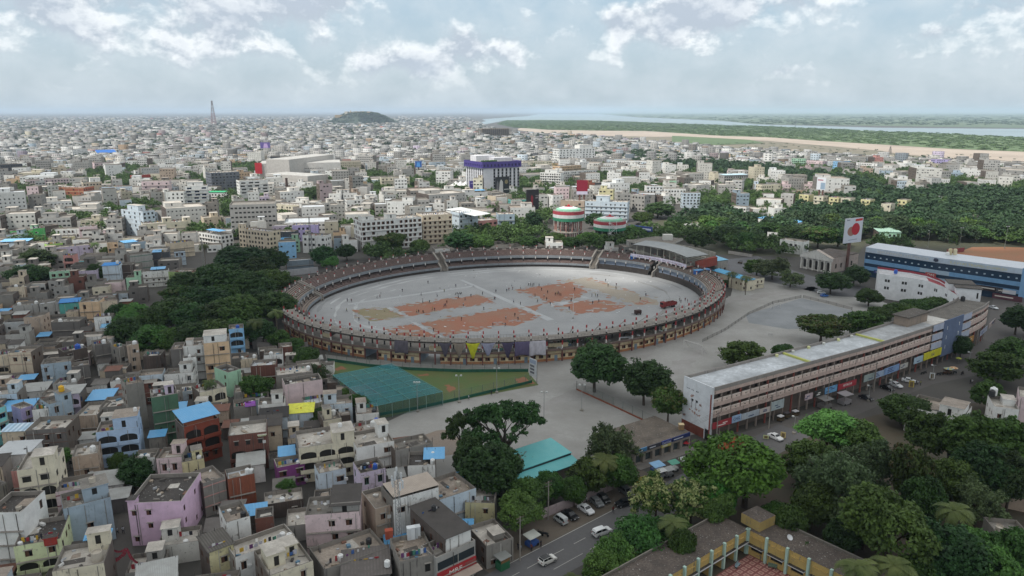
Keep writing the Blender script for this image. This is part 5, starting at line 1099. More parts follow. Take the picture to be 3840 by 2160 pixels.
wmb = window_mesh('brown'); dm = MB(); dm.box(-.5, .5, -.05, 0, 0, 1, M('6f7f8c')); dmesh = dm.mesh('door')
i = 0; t = TF0+.02
while t < TF1-.02:
 if any(a-.004 < t < b+.004 for a, b in gate): t += .012; continue
 p = ST(t, 1.02, 0)-ST_C; n = ST(t+.01, 1.02, 0)-ST(t-.01, 1.02, 0); rz = math.atan2(n.y, n.x)
 if i % 4 == 2: o = obj('door', dmesh, ST_); o.location = (p[0], p[1], .05); o.scale = (1.1, 1, 2.1)
 else: o = obj('window', wmb, ST_); o.location = (p[0], p[1], 1.2); o.scale = (1.6, 1, 1.1)
 o.rotation_euler = (0, 0, rz); t += .027; i += 1
for c, x, y, w in (('N', 1370, 445, 7), ('CL', 570, 1230, 5), ('CR', 1570, 1120, 5), ('CR', 200, 1370, 7)):
 t = tt(c, x, y, 6); mb = MB(); ring(mb, t-w*.5/95, t+w*.5/95, [(2.2, 4.46), (2.2, 6.0), (2.4, 6.0), (2.4, 4.46)], lambda j: M('c8bb9c', 'wall'), caps=CREAM)
 a, b = ST(t, 3, 4.5)-ST_C, ST(t+.05, 5.2, 8)-ST_C; mb.tube(a, b, .7, .7, 4, M('5a5856')); mb.build('stair_flight', ST_)
def cloth(x0, x1, ylow, kind, hexc, label, c='N'):
 t0, t1 = tt(c, x0, 335, 8.2), tt(c, x1, 335, 8.2); n = 14; mz = 12; mb = MB(); mt = M(hexc, 'cloth', rough=.9)
 rows = []
 zb = 8.25; H_ = (ylow-335)/33.
 for j in range(mz+1):
  r = []
  for i in range(n+1):
   s = i/n; f = j/mz
   if kind == 'hang':  u = s; z = zb-H_*f*(1-.10*math.sin(math.pi*s)*f); dep = -.5-.9*math.sin(f*2.4)*.5-.12*math.sin(s*21+f*4)
   else:               # a sheet tied at its upper corners, its foot gathered in a bunch
    k_ = 1-.86*(f**.75); u = .5+(s-.5)*k_; z = zb-.25*math.sin(math.pi*s)*(1-f)-H_*f+.15*abs(s-.5); dep = -.5-.35*math.sin(s*25)*f*.6
   r.append(tuple(ST(t0+(t1-t0)*u, dep, z)))
  rows.append(r)
 V = [p for r in rows for p in r]; w = n+1
 Fq = [(j*w+i, j*w+i+1, (j+1)*w+i+1, (j+1)*w+i) for j in range(mz) for i in range(n)]
 me = np_mesh('hanging_cloth', np.array(V), np.array(Fq), [mt], smooth=True)
 o = obj('hanging_cloth', me); m = o.modifiers.new('thickness', 'SOLIDIFY'); m.thickness = .05
 tag(o, label, 'cloth', 'cloths hung on the stadium ring')
for a in [(850, 1040, 490, 'hang', '5b5660', 'large grey purple cloth hanging alone left of the other cloths'), (1432, 1598, 500, 'tie', '57525f', 'dark grey purple cloth gathered at its foot, left of the beige one'),
          (1602, 1768, 510, 'tie', '8b7f74', 'beige brown cloth gathered at its foot beside the yellow one'), (1762, 1938, 520, 'tie', 'c2c22e', 'bright yellow cloth gathered at its foot'),
          (1936, 2125, 490, 'tie', '9a9bb2', 'pale lilac cloth gathered at its foot right of the yellow one'), (2185, 2350, 520, 'tie', '4d4660', 'dark violet cloth drooping to a point'),
          (2350, 2535, 505, 'hang', '5d5573', 'wide violet cloth beside the white quilt'), (2528, 2740, 515, 'hang', 'b9b6bf', 'white quilted cloth at the right end of the row')]: cloth(*a)
PV = thing('pavilion', 'grandstand pavilion with curved grey roof above the stadium terrace', 'pavilion', ST_C); anchor('grandstand pavilion', ST(T_PAV, 0, 0))
tb0, tb1 = tpx('P', 1760, 990, 8.5), tpx('P', 340, 650, 8.5)
GREYW = M('9d9a90', 'wall', dirt=1.2)
mb = MB(); ring(mb, tb0, tb1, [(5.0, 8.4), (5.0, 8.1), (-12, 8.1), (-12, 8.4)]+steps(-12, 11.2, -3, 8.6, 6)[0:1]+steps(-11, 11.2, -1, 8.6, 6)+[(5, 8.4)], lambda j: GREYW, caps=M('8b4032', 'wall')); mb.build('seating', PV)
mb = MB(); ring(mb, tb0, tb1, [(-12, 8.4), (-12, 14.5), (-12.4, 14.5), (-12.4, 0)], lambda j: GREYW); mb.build('rear_wall', PV)
mb = MB(); ring(mb, tb0-.02, tb0+.004, [(-12, 8.2), (-12, 12.6), (0, 10.8), (0, 7)], lambda j: M('8b4032', 'wall'), n=1, caps=M('8b4032', 'wall')); mb.build('side_wall', PV)
mb = MB(); n = 16; rm = M('8d9192', 'corr', rough=.5, hex2='727677')
for i in range(n):
 a, b = tb0+(tb1-tb0)*i/n-.02, tb0+(tb1-tb0)*(i+1)/n-.02; za, zb = 13.0+1.4*math.sin(i/n*2.2), 13.0+1.4*math.sin((i+1)/n*2.2)
 for dz in (0, .25):
  mb.poly([ST(a, 6.4, za+.4+dz)-ST_C, ST(b, 6.4, zb+.4+dz)-ST_C, ST(b, -6.5, zb+.9+dz)-ST_C, ST(a, -6.5, za+.9+dz)-ST_C], rm)
 mb.poly([ST(a, 6.4, za+.4)-ST_C, ST(b, 6.4, zb+.4)-ST_C, ST(b, 6.4, zb+.65)-ST_C, ST(a, 6.4, za+.65)-ST_C], M('6d6f70'))
mb.build('roof', PV)
for i in range(9):
 t = tb0+(tb1-tb0)*(i+.3)/9
 for ins in (4.6, -8):
  q = MB(); p = ST(t, ins, 8.4)-ST_C; q.tube(p, p+Vector((0, 0, 5.0+1.2*math.sin(i/9*2.2))), .22, .22, 6, GREYW); q.build('post', PV)
for i in range(11):
 t = tb0+(tb1-tb0)*(i+.5)/11; q = MB(); p = ST(t, 5.2, 5.2)-ST_C; q.box(p[0]-.25, p[0]+.25, p[1]-.25, p[1]+.25, p[2], p[2]+1.6, BLP); q.box(p[0]-.25, p[0]+.25, p[1]-.25, p[1]+.25, p[2]+1.6, p[2]+2.9, WHP); q.build('post', PV)
BW = M('a6a29a', 'wall', dirt=1.0)
q = MB(); P1, P2 = GP('P', 140, 300, 14), GP('P', 1000, 520, 14); P3 = GP('P', 1590, 250, 14); P4 = GP('P', 860, 195, 14)
for z0, z1 in ((13.2, 14.3), (8.6, 9.8)):
 for A, B_ in ((P1, P2), (P2, P3), (P3, P4), (P4, P1)): q.poly([(A.x-ST_C.x, A.y-ST_C.y, z0), (B_.x-ST_C.x, B_.y-ST_C.y, z0), (B_.x-ST_C.x, B_.y-ST_C.y, z1), (A.x-ST_C.x, A.y-ST_C.y, z1)], BW)
 q.poly([(A.x-ST_C.x, A.y-ST_C.y, z1-.4) for A in (P1, P2, P3, P4)], M('7d766e', 'roof', hex2='5d5852')); q.poly([(A.x-ST_C.x, A.y-ST_C.y, z0) for A in (P1, P2, P3, P4)], BW)
q.build('rear_block', PV)
q = MB(); C_ = (P1+P2+P3+P4)/4; s_ = .86
for A, B_ in ((P1, P2), (P2, P3), (P3, P4), (P4, P1)):
 a, b = C_+(A-C_)*s_-ST_C, C_+(B_-C_)*s_-ST_C; q.poly([(a.x, a.y, 0), (b.x, b.y, 0), (b.x, b.y, 13.2), (a.x, a.y, 13.2)], M('6d6963', 'wall'))
q.build('rear_wall', PV)
q = MB(); p = GP('P', 1170, 230, 15)-ST_C; q.box(p.x-2.6, p.x+2.6, p.y-2, p.y+2, 13.9, 17, M('c9c7c0', 'wall', dirt=.2)); q.build('roof_room', PV)
mb = MB(); BAN = M('c9c4d6', 'cloth', rough=.8); ring(mb, tb0, tb1, [(5.35, 7.7), (5.35, 9.5), (5.3, 9.5), (5.3, 7.7)], lambda j: BAN)
bo_ = mb.build('banner'); bo_.location = ST_C; tag(bo_, 'long white banner reading independence day celebrations on the pavilion front', 'banner')
INK = M('2d2740'); msg = '78th Independence Day Celebrations'; nch = len(msg)
span = tb1-tb0
for i, ch in enumerate(msg):
 if ch == ' ': continue
 t = tb1-span*(.10+.80*(i+.5)/nch); p = ST(t, 5.42, 8.2)-ST_C; d = ST(t-.01, 5.42, 0)-ST(t+.01, 5.42, 0); rz = math.atan2(d.y, d.x)
 o = text(ch, 1.15, INK, bo_, p, (math.pi/2, 0, rz), 'lettering', 'CENTER', .02)
for nm, c, x, y, z, lx, ly, hx in (('announcer_booth', 'P', 255, 800, 6.2, 3.2, 2.4, 0), ('announcer_booth', 'P', 2080, 1190, 6.2, 8.5, 2.2, .75)):
 p = GP(c, x, y, z); b_ = MB(); m = M('1f5fae', 'corr', rough=.5); b_.box(-lx/2, lx/2, -ly/2, ly/2, 0, 3, m); b_.box(-lx/2-.3, lx/2+.3, -ly/2-.4, ly/2+.4, 3.01, 3.2, M('5c9fd6', 'corr', rough=.5))
 o = b_.build(nm); o.location = (p.x, p.y, 4.9 if hx == 0 else 5.2); o.rotation_euler = (0, 0, hx-.3 if hx else -.2); tag(o, 'small blue sheet booth left of the banner' if hx == 0 else 'long blue sheet booth on the terrace right of the banner', 'booth', 'blue booths on the terraces')
wr = MB()
for i in range(420):
 t = TRS-.25+random.random()*(TF1-TRS)*.72; ins = random.uniform(1, 17) if random.random() < .6 else random.uniform(9, 20)
 z = (4.46 if ins < 9.4 else .03); p = ST(t, ins, 0); a = random.random()*3.2; L_ = random.choice((.3, .6, 1.2, 2.4)); m = random.choice(RUBM+[M('3f7f55'), M('9c3b38'), M('dcdcdc'), M('c9cdd2')])
 wr.obox(p, (math.cos(a), math.sin(a)), (-math.sin(a), math.cos(a)), L_, random.uniform(.08, .35), z, z+random.uniform(.05, .4), m)
for i in range(90):
 t = random.random()*6.283; p = ST(t, random.uniform(13, 60), 0); wr.obox(p, (1, 0), (0, 1), random.uniform(.1, .45), random.uniform(.1, .3), .035, .1+random.random()*.1, random.choice((M('dcdcdc'), M('c9cdd2'), M('5f5a55'))))
tag(wr.build('scattered_debris'), kind='stuff')
# ================================================================ curved arcade block
def arcade():
 hz = 14.5
 pts = [GP('R6', x, y, hz) for x, y in ((620, 938), (1190, 782), (1640, 660), (1925, 568), (2120, 505), (2240, 458), (2320, 420), (2352, 392))]
 fr = [Vector((p.x, p.y, 0)) for p in pts]
 seg = [(fr[i+1]-fr[i]).length for i in range(len(fr)-1)]; tot = sum(seg); n = int(tot/3.6)
 def at(s):
  for i, l in enumerate(seg):
   if s <= l or i == len(seg)-1: return fr[i].lerp(fr[i+1], s/l)
   s -= l
 B = [at(tot*i/n) for i in range(n+1)]
 N = []
 for i in range(n+1):
  d = (B[min(n, i+1)]-B[max(0, i-1)]).normalized(); N.append(Vector((-d.y, d.x, 0)))     # towards the back
 W_ = 10.0
 r = thing('arcade_building', 'long curved arcade block with pink balconies and white end wall', 'building', B[0]); anchor('long pink arcade block', B[n//3]); anchor('white arcade end wall', B[0])
 O = B[0]
 def p(i, d, z): q = B[i]+N[i]*d-O; return (q.x, q.y, z)
 def strip(mb, i, d0, z0, d1, z1, m): mb.poly([p(i, d0, z0), p(i+1, d0, z0), p(i+1, d1, z1), p(i, d1, z1)], m)
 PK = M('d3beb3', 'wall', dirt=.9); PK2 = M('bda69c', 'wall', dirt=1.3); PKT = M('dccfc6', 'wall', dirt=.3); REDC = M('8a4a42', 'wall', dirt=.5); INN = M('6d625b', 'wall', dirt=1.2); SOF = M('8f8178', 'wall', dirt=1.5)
 PAR = M('8d8782', 'wall', dirt=2.2); WH = M('d9dce0', 'wall', dirt=.25)
 LV = (0, 7.5, 10.6)
 nb = n
 mb = MB()
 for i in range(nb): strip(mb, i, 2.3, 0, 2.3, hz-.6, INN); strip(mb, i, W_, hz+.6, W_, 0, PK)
 mb.build('wall', r)
 for z in LV[1:]:
  mb = MB()
  for i in range(nb):
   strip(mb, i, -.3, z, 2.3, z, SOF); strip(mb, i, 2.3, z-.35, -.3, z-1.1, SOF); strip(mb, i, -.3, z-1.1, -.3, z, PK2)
  mb.build('floor_slab', r)
 for z in LV[1:]:
  for i in range(nb):
   if 27 <= i <= 38 and False: continue
   mb = MB(); a, b = Vector(p(i, -.32, z)), Vector(p(i+1, -.32, z)); d = (b-a).normalized(); nn = Vector((d.y, -d.x, 0)); a += d*.22; b -= d*.22
   for q0, q1, z0, z1, m, o_ in ((a, b, z+.0, z+.95, PK, 0), (a, b, z+.95, z+1.1, PKT, .06)):
    mb.poly([q0+nn*o_+Vector((0, 0, z0-z)), q1+nn*o_+Vector((0, 0, z0-z)), q1+nn*o_+Vector((0, 0, z1-z)), q0+nn*o_+Vector((0, 0, z1-z))], m)
    mb.poly([q1-nn*.15+Vector((0, 0, z0-z)), q0-nn*.15+Vector((0, 0, z0-z)), q0-nn*.15+Vector((0, 0, z1-z)), q1-nn*.15+Vector((0, 0, z1-z))], m)
    mb.poly([q0+nn*o_+Vector((0, 0, z1-z)), q1+nn*o_+Vector((0, 0, z1-z)), q1-nn*.15+Vector((0, 0, z1-z)), q0-nn*.15+Vector((0, 0, z1-z))], m)
   c = (a+b)/2; mb.poly([c+nn*.01-d*.22+Vector((0, 0, .32)), c+nn*.01+d*.22+Vector((0, 0, .32)), c+nn*.01+d*.22+Vector((0, 0, .6)), c+nn*.01-d*.22+Vector((0, 0, .6))], DARK)
   mb.build('balcony_panel', r) if (z == LV[1] or z == LV[2]) and i < 46 else PAN.append(mb)
 mb = MB()
 for i in range(nb):
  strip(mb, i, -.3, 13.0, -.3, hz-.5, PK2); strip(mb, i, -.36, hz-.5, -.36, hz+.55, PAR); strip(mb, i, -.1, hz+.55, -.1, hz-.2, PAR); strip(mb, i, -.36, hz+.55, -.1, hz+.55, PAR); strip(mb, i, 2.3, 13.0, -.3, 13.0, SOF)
 mb.build('parapet', r); mb = MB()
 for i in range(nb):
  strip(mb, i, W_-.25, hz-.2, W_-.25, hz+.6, PAR); strip(mb, i, W_-.25, hz+.6, W_, hz+.6, PAR)
 mb.build('parapet', r)
 rw, rd_ = M('cbd0d5', 'roof', hex2='8d9194', sc=.5), M('6b665f', 'roof', hex2='45413d', sc=.8)
 for a, b, m in ((0, 11, rw), (11, 21, rw), (21, 30, M('b5b8bb', 'roof', hex2='8b8c8c')), (30, 33, M('d2cfca', 'roof', hex2='aaa7a2')), (33, nb, rd_)):
  mb = MB()
  for i in range(a, min(b, nb)): strip(mb, i, -.1, hz-.2, W_-.25, hz-.2, m)
  mb.build('roof', r)
 mb = MB(); YM = M('bcbf6a', 'wall', dirt=.6)
 for i in (11, 21): q0, q1 = Vector(p(i, .3, hz-.2)), Vector(p(i, W_-.4, hz-.2)); d = (q1-q0).normalized(); e = Vector((-d.y, d.x, 0)); mb.obox((q0+q1)/2, (d.x, d.y), (e.x, e.y), (q1-q0).length/2, .35, hz-.19, hz+.35, YM)
 mb.build('roof_kerb', r)
 mb = MB()
 for i in range(4, 10): q = Vector(p(2*i+2, W_-1.0, 0)); mb.lathe((q.x, q.y, hz-.19), [(.45, 0), (.5, .7), (0, .9)], 8, lambda j: M('c9c9c2') if i % 2 else M('cfcf9a'))
 mb.build('roof_drum', r)
 mb = MB(); q = Vector(p(29, W_*.72, 0)); d = (B[30]-B[29]).normalized(); e = N[29]
 mb.obox(q, (d.x, d.y), (e.x, e.y), 6.5, 2.4, hz-.19, hz+3.0, M('8f8073', 'wall', dirt=2)); mb.obox(q, (d.x, d.y), (e.x, e.y), 7.2, 3.0, hz+3.0, hz+3.3, M('5b544d', 'roof')); mb.build('stair_room', r)
 for i in range(nb+1):
  mb = MB(); q = Vector(p(i, .05, 0)); d = (B[min(nb, i+1)]-B[max(0, i-1)]).normalized(); e = N[i]
  mb.obox(q, (d.x, d.y), (e.x, e.y), .17, .2, 0, hz-1.5, REDC if i % 3 == 0 else M('8d8078', 'wall')); mb.build('column', r)
 mb = MB()
 for i in range(nb):
  for z in LV[1:]:
   if random.random() < .5: a, b = Vector(p(i, 2.27, z)), Vector(p(i+1, 2.27, z)); mb.poly([a.lerp(b, .3), a.lerp(b, .6), a.lerp(b, .6)+Vector((0, 0, 2.1)), a.lerp(b, .3)+Vector((0, 0, 2.1))], DARK)
 o = mb.build('inner_door', r); o['kind'] = 'stuff'
 if PAN:
  mb = MB()
  for q in PAN:
   o = len(mb.v); mb.v += q.v; mb.f += [tuple(i+o for i in f) for f in q.f]; mb.mi += [mb.m(q.mats[i]) for i in q.mi]
  o = mb.build('far_balcony_panel', r); o['kind'] = 'stuff'
 mb = MB(); a, b = Vector(p(0, -.4, 0)), Vector(p(0, W_+.1, 0)); d = (a-b); Lw = d.length; d.normalize(); nn = Vector((d.y, -d.x, 0))
 O2 = b+nn*.06
 ops = [(Lw*.12+i*.62, Lw*.12+i*.62+.42, 12.0-.02*i, 12.35) for i in (0, 1, 2.6, 3.5, 5.3, 6.2)]+[(3.0, 3.9, 9.0, 9.7), (4.6, 5.5, 9.0, 9.7), (3.2, 3.5, 6.9, 9.0), (4.7, 4.95, 6.9, 9.0), (Lw-2.1, Lw-.5, 0, 3.0)]
 facade(mb, tuple(O2), (d.x, d.y), (nn.x, nn.y), Lw, hz+.6, ops, WH, .3, back=DARK)
 facade(mb, tuple(a), (-nn.x, -nn.y), (d.x, d.y), .4, hz+.6, [], WH); mb.poly([O2+Vector((0, 0, hz+.6)), O2+d*Lw+Vector((0, 0, hz+.6)), O2+d*Lw-nn*.3+Vector((0, 0, hz+.6)), O2-nn*.3+Vector((0, 0, hz+.6))], WH)
 mb.poly([O2-nn*.3, O2+d*Lw-nn*.3, O2+d*Lw-nn*.3+Vector((0, 0, hz+.6)), O2-nn*.3+Vector((0, 0, hz+.6))], PAR)
 mb.build('end_wall', r)
 mb = MB()
 for u0, u1, z0, z1 in ((2.2, 5.2, 5.6, 6.7), (2.6, 6.6, 6.9, 7.6), (3.0, 3.8, 10.2, 10.9), (5.3, 6.8, 5.2, 6.0), (.3, 1.3, 3.6, 4.4), (6.0, 6.7, 8.6, 9.2)):
  for _ in range(7):
   u, z = random.uniform(u0, u1), random.uniform(z0, z1); s = random.uniform(.12, .42); k_ = [(u+s*random.uniform(.5, 1.2)*math.cos(t), z+s*random.uniform(.4, 1)*math.sin(t)) for t in np.linspace(0, 5.6, 7)]
   mb.poly([O2+d*x+nn*.004+Vector((0, 0, zz)) for x, zz in k_], M('b08f86', 'wall'))
 mb.build('peeling_plaster', r)
 mb = MB(); mb.poly([O2+d*.0+nn*.01, O2+d*(Lw-2.3)+nn*.01, O2+d*(Lw-2.3)+nn*.01+Vector((0, 0, 2.7)), O2+nn*.01+Vector((0, 0, 2.7))], M('8a4a3a', 'brick')); mb.build('brick_base', r)
 i0 = 31
 for j, (a_, b_, m) in enumerate(((i0, i0+4, M('5c6a86', 'wall', dirt=.3)), (i0-2, i0, M('a9b0c2', 'wall', dirt=.6)), (i0+4, i0+6, M('a9b0c2', 'wall', dirt=.6)))):
  mb = MB()
  for i in range(a_, b_):
   if j == 0: strip(mb, i, -.75, 2.6, -.75, hz+1.0, m); strip(mb, i, -.45, hz+1.0, -.45, 2.6, m); strip(mb, i, -.75, hz+1.0, -.45, hz+1.0, m)
   else:
    for z0, z1 in ((4.4, 5.6), (6.3, 8.6), (9.4, 11.7), (12.8, hz+.6)): strip(mb, i, -.62, z0, -.62, z1, m)
  if j == 0:
   for i, dd in ((a_, 1), (b_, -1)): mb.poly([p(i, -.75, 2.6), p(i, -.45, 2.6), p(i, -.45, hz+1), p(i, -.75, hz+1)], m)
  mb.build('blue_cladding', r)
 mb = MB(); wm = M('cfd0d2')
 a, b = Vector(p(i0, -.8, 0)), Vector(p(i0+4, -.8, 0)); d2 = (b-a).normalized(); Lq = (b-a).length
 for z in (5.2, 8.6, 12.0):
  for k in range(4):
   u = Lq*(.16+.18*k)
   for (x0, x1, z0, z1) in ((u, u+.35, 0, 1.3), (u+.35, u+1.2, 1.0, 1.3), (u+1.2, u+1.55, .0, 1.3)): q = a+d2*(x0+x1)/2; mb.obox((q.x, q.y), (d2.x, d2.y), (-d2.y, d2.x), (x1-x0)/2, .03, z+z0, z+z1, wm)
 mb.build('square_ornament', r)
 SG = [(0, 2, 'a83a42', '', .9), (2, 3, '9db7d6', 'CNG', 1), (3, 5, 'b3bcc6', '', .9), (5, 6.3, 'c9c0bc', '', .8), (6.3, 7.8, 'a9b6b9', '', 1.3), (10.3, 11.3, 'c7b4b8', '', .9), (11.5, 12.6, '3c3d3a', '', 1), (12.8, 14.4, '6ea3cf', '', 1.0), (14.5, 17, 'a83440', 'HITACHI', .9), (18, 19.5, '9aa7a4', '', 1.1), (19.6, 21, '9cadc4', '', 1.0), (21, 23.5, '7f9bc4', '', 1.1), (23.6, 25, 'b9b6b0', '', .8), (26, 27.6, 'a9bfd0', '', 1.1), (27.7, 31, 'd6cf34', 'SAI', 1.3), (36, 37, 'c9c3bd', '', 1), (37, 38.2, 'b98a4a', '', 1), (40, 43, '9a9fb0', '', 1), (44, 47, 'b9a9a6', '', .9)]
 def pos(s, d, z): i = min(nb-1, int(s)); f = s-i; return Vector(p(i, d, z)).lerp(Vector(p(i+1, d, z)), f)
 for s0, s1, hx, tx, hh in SG:
  mb = MB(); a, b = pos(s0, -.9, 2.75), pos(s1, -.9, 2.75); d = (b-a).normalized(); e = Vector((-d.y, d.x, 0)); c = (a+b)/2
  mb.obox((c.x, c.y), (d.x, d.y), (e.x, e.y), (b-a).length/2-.1, .08, 3.6, 3.6+2.0*hh, M(hx, 'cloth', rough=.5))
  mk = M('e0e0dc') if sum(lin(hx)) < 1.0 else M('3a4a70')
  o = mb.build('shop_sign', r)
  if tx: text(tx, 1.2*hh, mk, o, tuple(c-e*.09+Vector((0, 0, 1.3+.2*hh))), (math.pi/2, 0, math.atan2(d.y, d.x)), 'lettering', 'CENTER', .02)
  else:
   q = MB()
   for k in range(random.randint(1, 3)):
    u = random.uniform(-.3, .2)*(b-a).length; cc = c+d*u-e*.085; q.obox((cc.x, cc.y), (d.x, d.y), (e.x, e.y), (b-a).length*random.uniform(.1, .22), .012, 4.1+.5*k*hh, 4.35+.5*k*hh, mk)
   q.build('sign_band', o)
 return r
PAN = []
arcade()
# ================================================================ other landmarks (each built where it stands)
def bldg_root(name, label, cat, P1, P2, short=None):
 Lw, rz = frame_of(P1, P2); r = thing(name, label, cat, (P1[0], P1[1], 0), rz)
 if short: anchor(short, loc2w(P1, rz, Lw/2, 0, 0))
 return r, Lw, rz
def police():
 hz = 15.5
 A, B_, C_ = GP('R3', 668, 150, hz), GP('R3', 1520, 275, hz), GP('R3', 2560, 412, hz)
 r = thing('police_building', 'long blue banded police office block with white roof and raised letters', 'office', (A.x, A.y, 0)); anchor('blue police building', B_); anchor('far blue police wing', C_)
 BL1, BL2, GL, WT = M('6d97bd', 'wall', dirt=.2), M('9fb3c4', 'wall', dirt=.2), M('22384e', 'glass', rough=.2), M('b4c0ce', 'wall', dirt=.2)
 D = 12
 for w, (P1, P2) in enumerate(((A, B_), (B_, C_))):
  d = Vector((P2.x-P1.x, P2.y-P1.y, 0)); Lw = d.length; d.normalize(); nb = Vector((-d.y, d.x, 0)); o0 = Vector((P1.x-A.x, P1.y-A.y, 0))
  def q(u, v, z): x = o0+d*u+nb*v; return (x.x, x.y, z)
  def wall(mb, u0, u1, v, z0, z1, m): mb.poly([q(u0, v, z0), q(u1, v, z0), q(u1, v, z1), q(u0, v, z1)], m)
  mb = MB(); wall(mb, 0, Lw, .5, 0, hz-2.5, GL); mb.build('glass_front', r)
  for z0, z1 in ((3.6, 5.4), (7.2, 9.2), (hz-2.6, hz)):
   mb = MB(); m = WT if z0 > 10 else BL1
   ue = [(0, Lw*.8, m), (Lw*.8, Lw, BL2)] if w == 0 else [(0, Lw*.18, BL2), (Lw*.18, Lw, m)]
   for u0, u1, mm in (ue if z0 < 10 else [(0, Lw, m)]):
    wall(mb, u0, u1, 0, z0, z1, mm); mb.poly([q(u0, 0, z1), q(u1, 0, z1), q(u1, .5, z1), q(u0, .5, z1)], mm); mb.poly([q(u0, .5, z0), q(u1, .5, z0), q(u1, 0, z0), q(u0, 0, z0)], mm)
   mb.build('facade_band', r)
  mb = MB(); mb.poly([q(0, 0, hz+.01), q(Lw, 0, hz+.01), q(Lw, D, hz+1.0), q(0, D, hz+1.0)], M('d3d9e2', 'corr', rough=.5, hex2='bcc4ce', sc=.4)); mb.build('roof', r)
  mb = MB()
  if w == 0: mb.poly([q(0, D, 0), q(0, 0, 0), q(0, 0, hz), q(0, D, hz+1)], BL1)
  else: mb.poly([q(Lw, 0, 0), q(Lw, D, 0), q(Lw, D, hz+1), q(Lw, 0, hz)], BL1)
  mb.poly([q(Lw, D, 0), q(0, D, 0), q(0, D, hz+1), q(Lw, D, hz+1)], WT); mb.build('wall', r)
  mw = MB(); mw.box(-.5, .5, -.3, 0, 0, 1, M('8fa3b2', rough=.3)); me = mw.mesh('open_window'); rz = math.atan2(d.y, d.x)
  for k in range(11):
   o = obj('open_window', me, r); o.location = q(Lw*(.05+.09*k), .46, 10.4); o.rotation_euler = (-.35, 0, rz); o.scale = (.8, .6, .9)
  rz = math.atan2(d.y, d.x)
  tx = 'VIJAYAWADA CITY POLICE' if w == 0 else 'K.S.VYAS TRAFFIC COMPLEX'; mm = M('c9c6c0') if w == 0 else M('c9c39a')
  text(tx, 1.75 if w == 0 else 1.55, mm, r, q(Lw*(.17 if w == 0 else .17), -.05, hz-2.0), (math.pi/2, 0, rz), 'lettering', 'LEFT', .06, 1.22)
  if w == 0:
   for tx, u, z, hx, ww in (('A-1 PROVISIONS', Lw*.16, 2.6, '2c3a70', 16),):
    mb = MB(); wall(mb, u, u+ww, -.1, z, z+1.6, M(hx)); wall(mb, u+1, u+ww-2, -.115, z+.6, z+.9, M('c9c9d2')); mb.build('shop_sign', r)
   mb = MB(); p_ = q(Lw, -.2, hz-1.3); mb.lathe((p_[0], p_[1], p_[2]-.9), [(0, 0), (1.0, .4), (1.1, 1.0), (.8, 1.7), (0, 1.9)], 12, lambda j: M('33384a')); mb.build('round_emblem', r)
   mb = MB(); u = Lw-4; wall(mb, u, u+5, -.3, 5.6, 7.6, M('a5483f')); o = mb.build('shop_sign', r); text('OM', 1.7, M('d9d6d0'), o, q(u+2.5, -.36, 5.95), (math.pi/2, 0, rz), 'lettering', 'CENTER', .02, 1.3)
  else:
   for u, z, ww, hh, hx in ((Lw*.52, 3.0, 11, 2.4, '2f2528'), (Lw*.75, 3.0, 8, 2.0, 'b7bcc4'), (Lw*.72, -.0, 12, 2.6, '55323c')):
    mb = MB(); wall(mb, u, u+ww, -.4, z+.1, z+hh, M(hx)); wall(mb, u+1, u+ww*.7, -.42, z+hh*.45, z+hh*.65, M('d0c9c0')); mb.build('shop_sign', r)
   mb = MB(); mb.poly([q(Lw*.84, 2, hz+.16), q(Lw*.86, 2, hz+.16), q(Lw*.90, 11, hz+.72), q(Lw*.88, 11, hz+.72)], M('3b3f8a')); mb.build('blue_roof_mark', r)
   p_ = q(3, 9, hz+.6);
   for dx, c in ((0, 'c2b48f'), (1.9, 'c9bea0'), (-1.6, 'd9d9d6')):
    mt = MB(); mt.lathe((p_[0]+dx, p_[1]-abs(dx)*.4, p_[2]), [(.9, 0), (.9, 2.6 if c != 'd9d9d6' else 1.2), (.6, 3.1 if c != 'd9d9d6' else 1.5), (0, 3.2 if c != 'd9d9d6' else 1.6)], 12, lambda j: M(c)); tag(mt.build('water_tank'), 'tall beige water tank on the police roof' if dx == 0 else ('shorter beige tank beside the tall police roof tank' if dx > 0 else 'small white tank on the police roof'), 'water tank', 'water tanks on the police roof').location = (A.x, A.y, 0)
police()
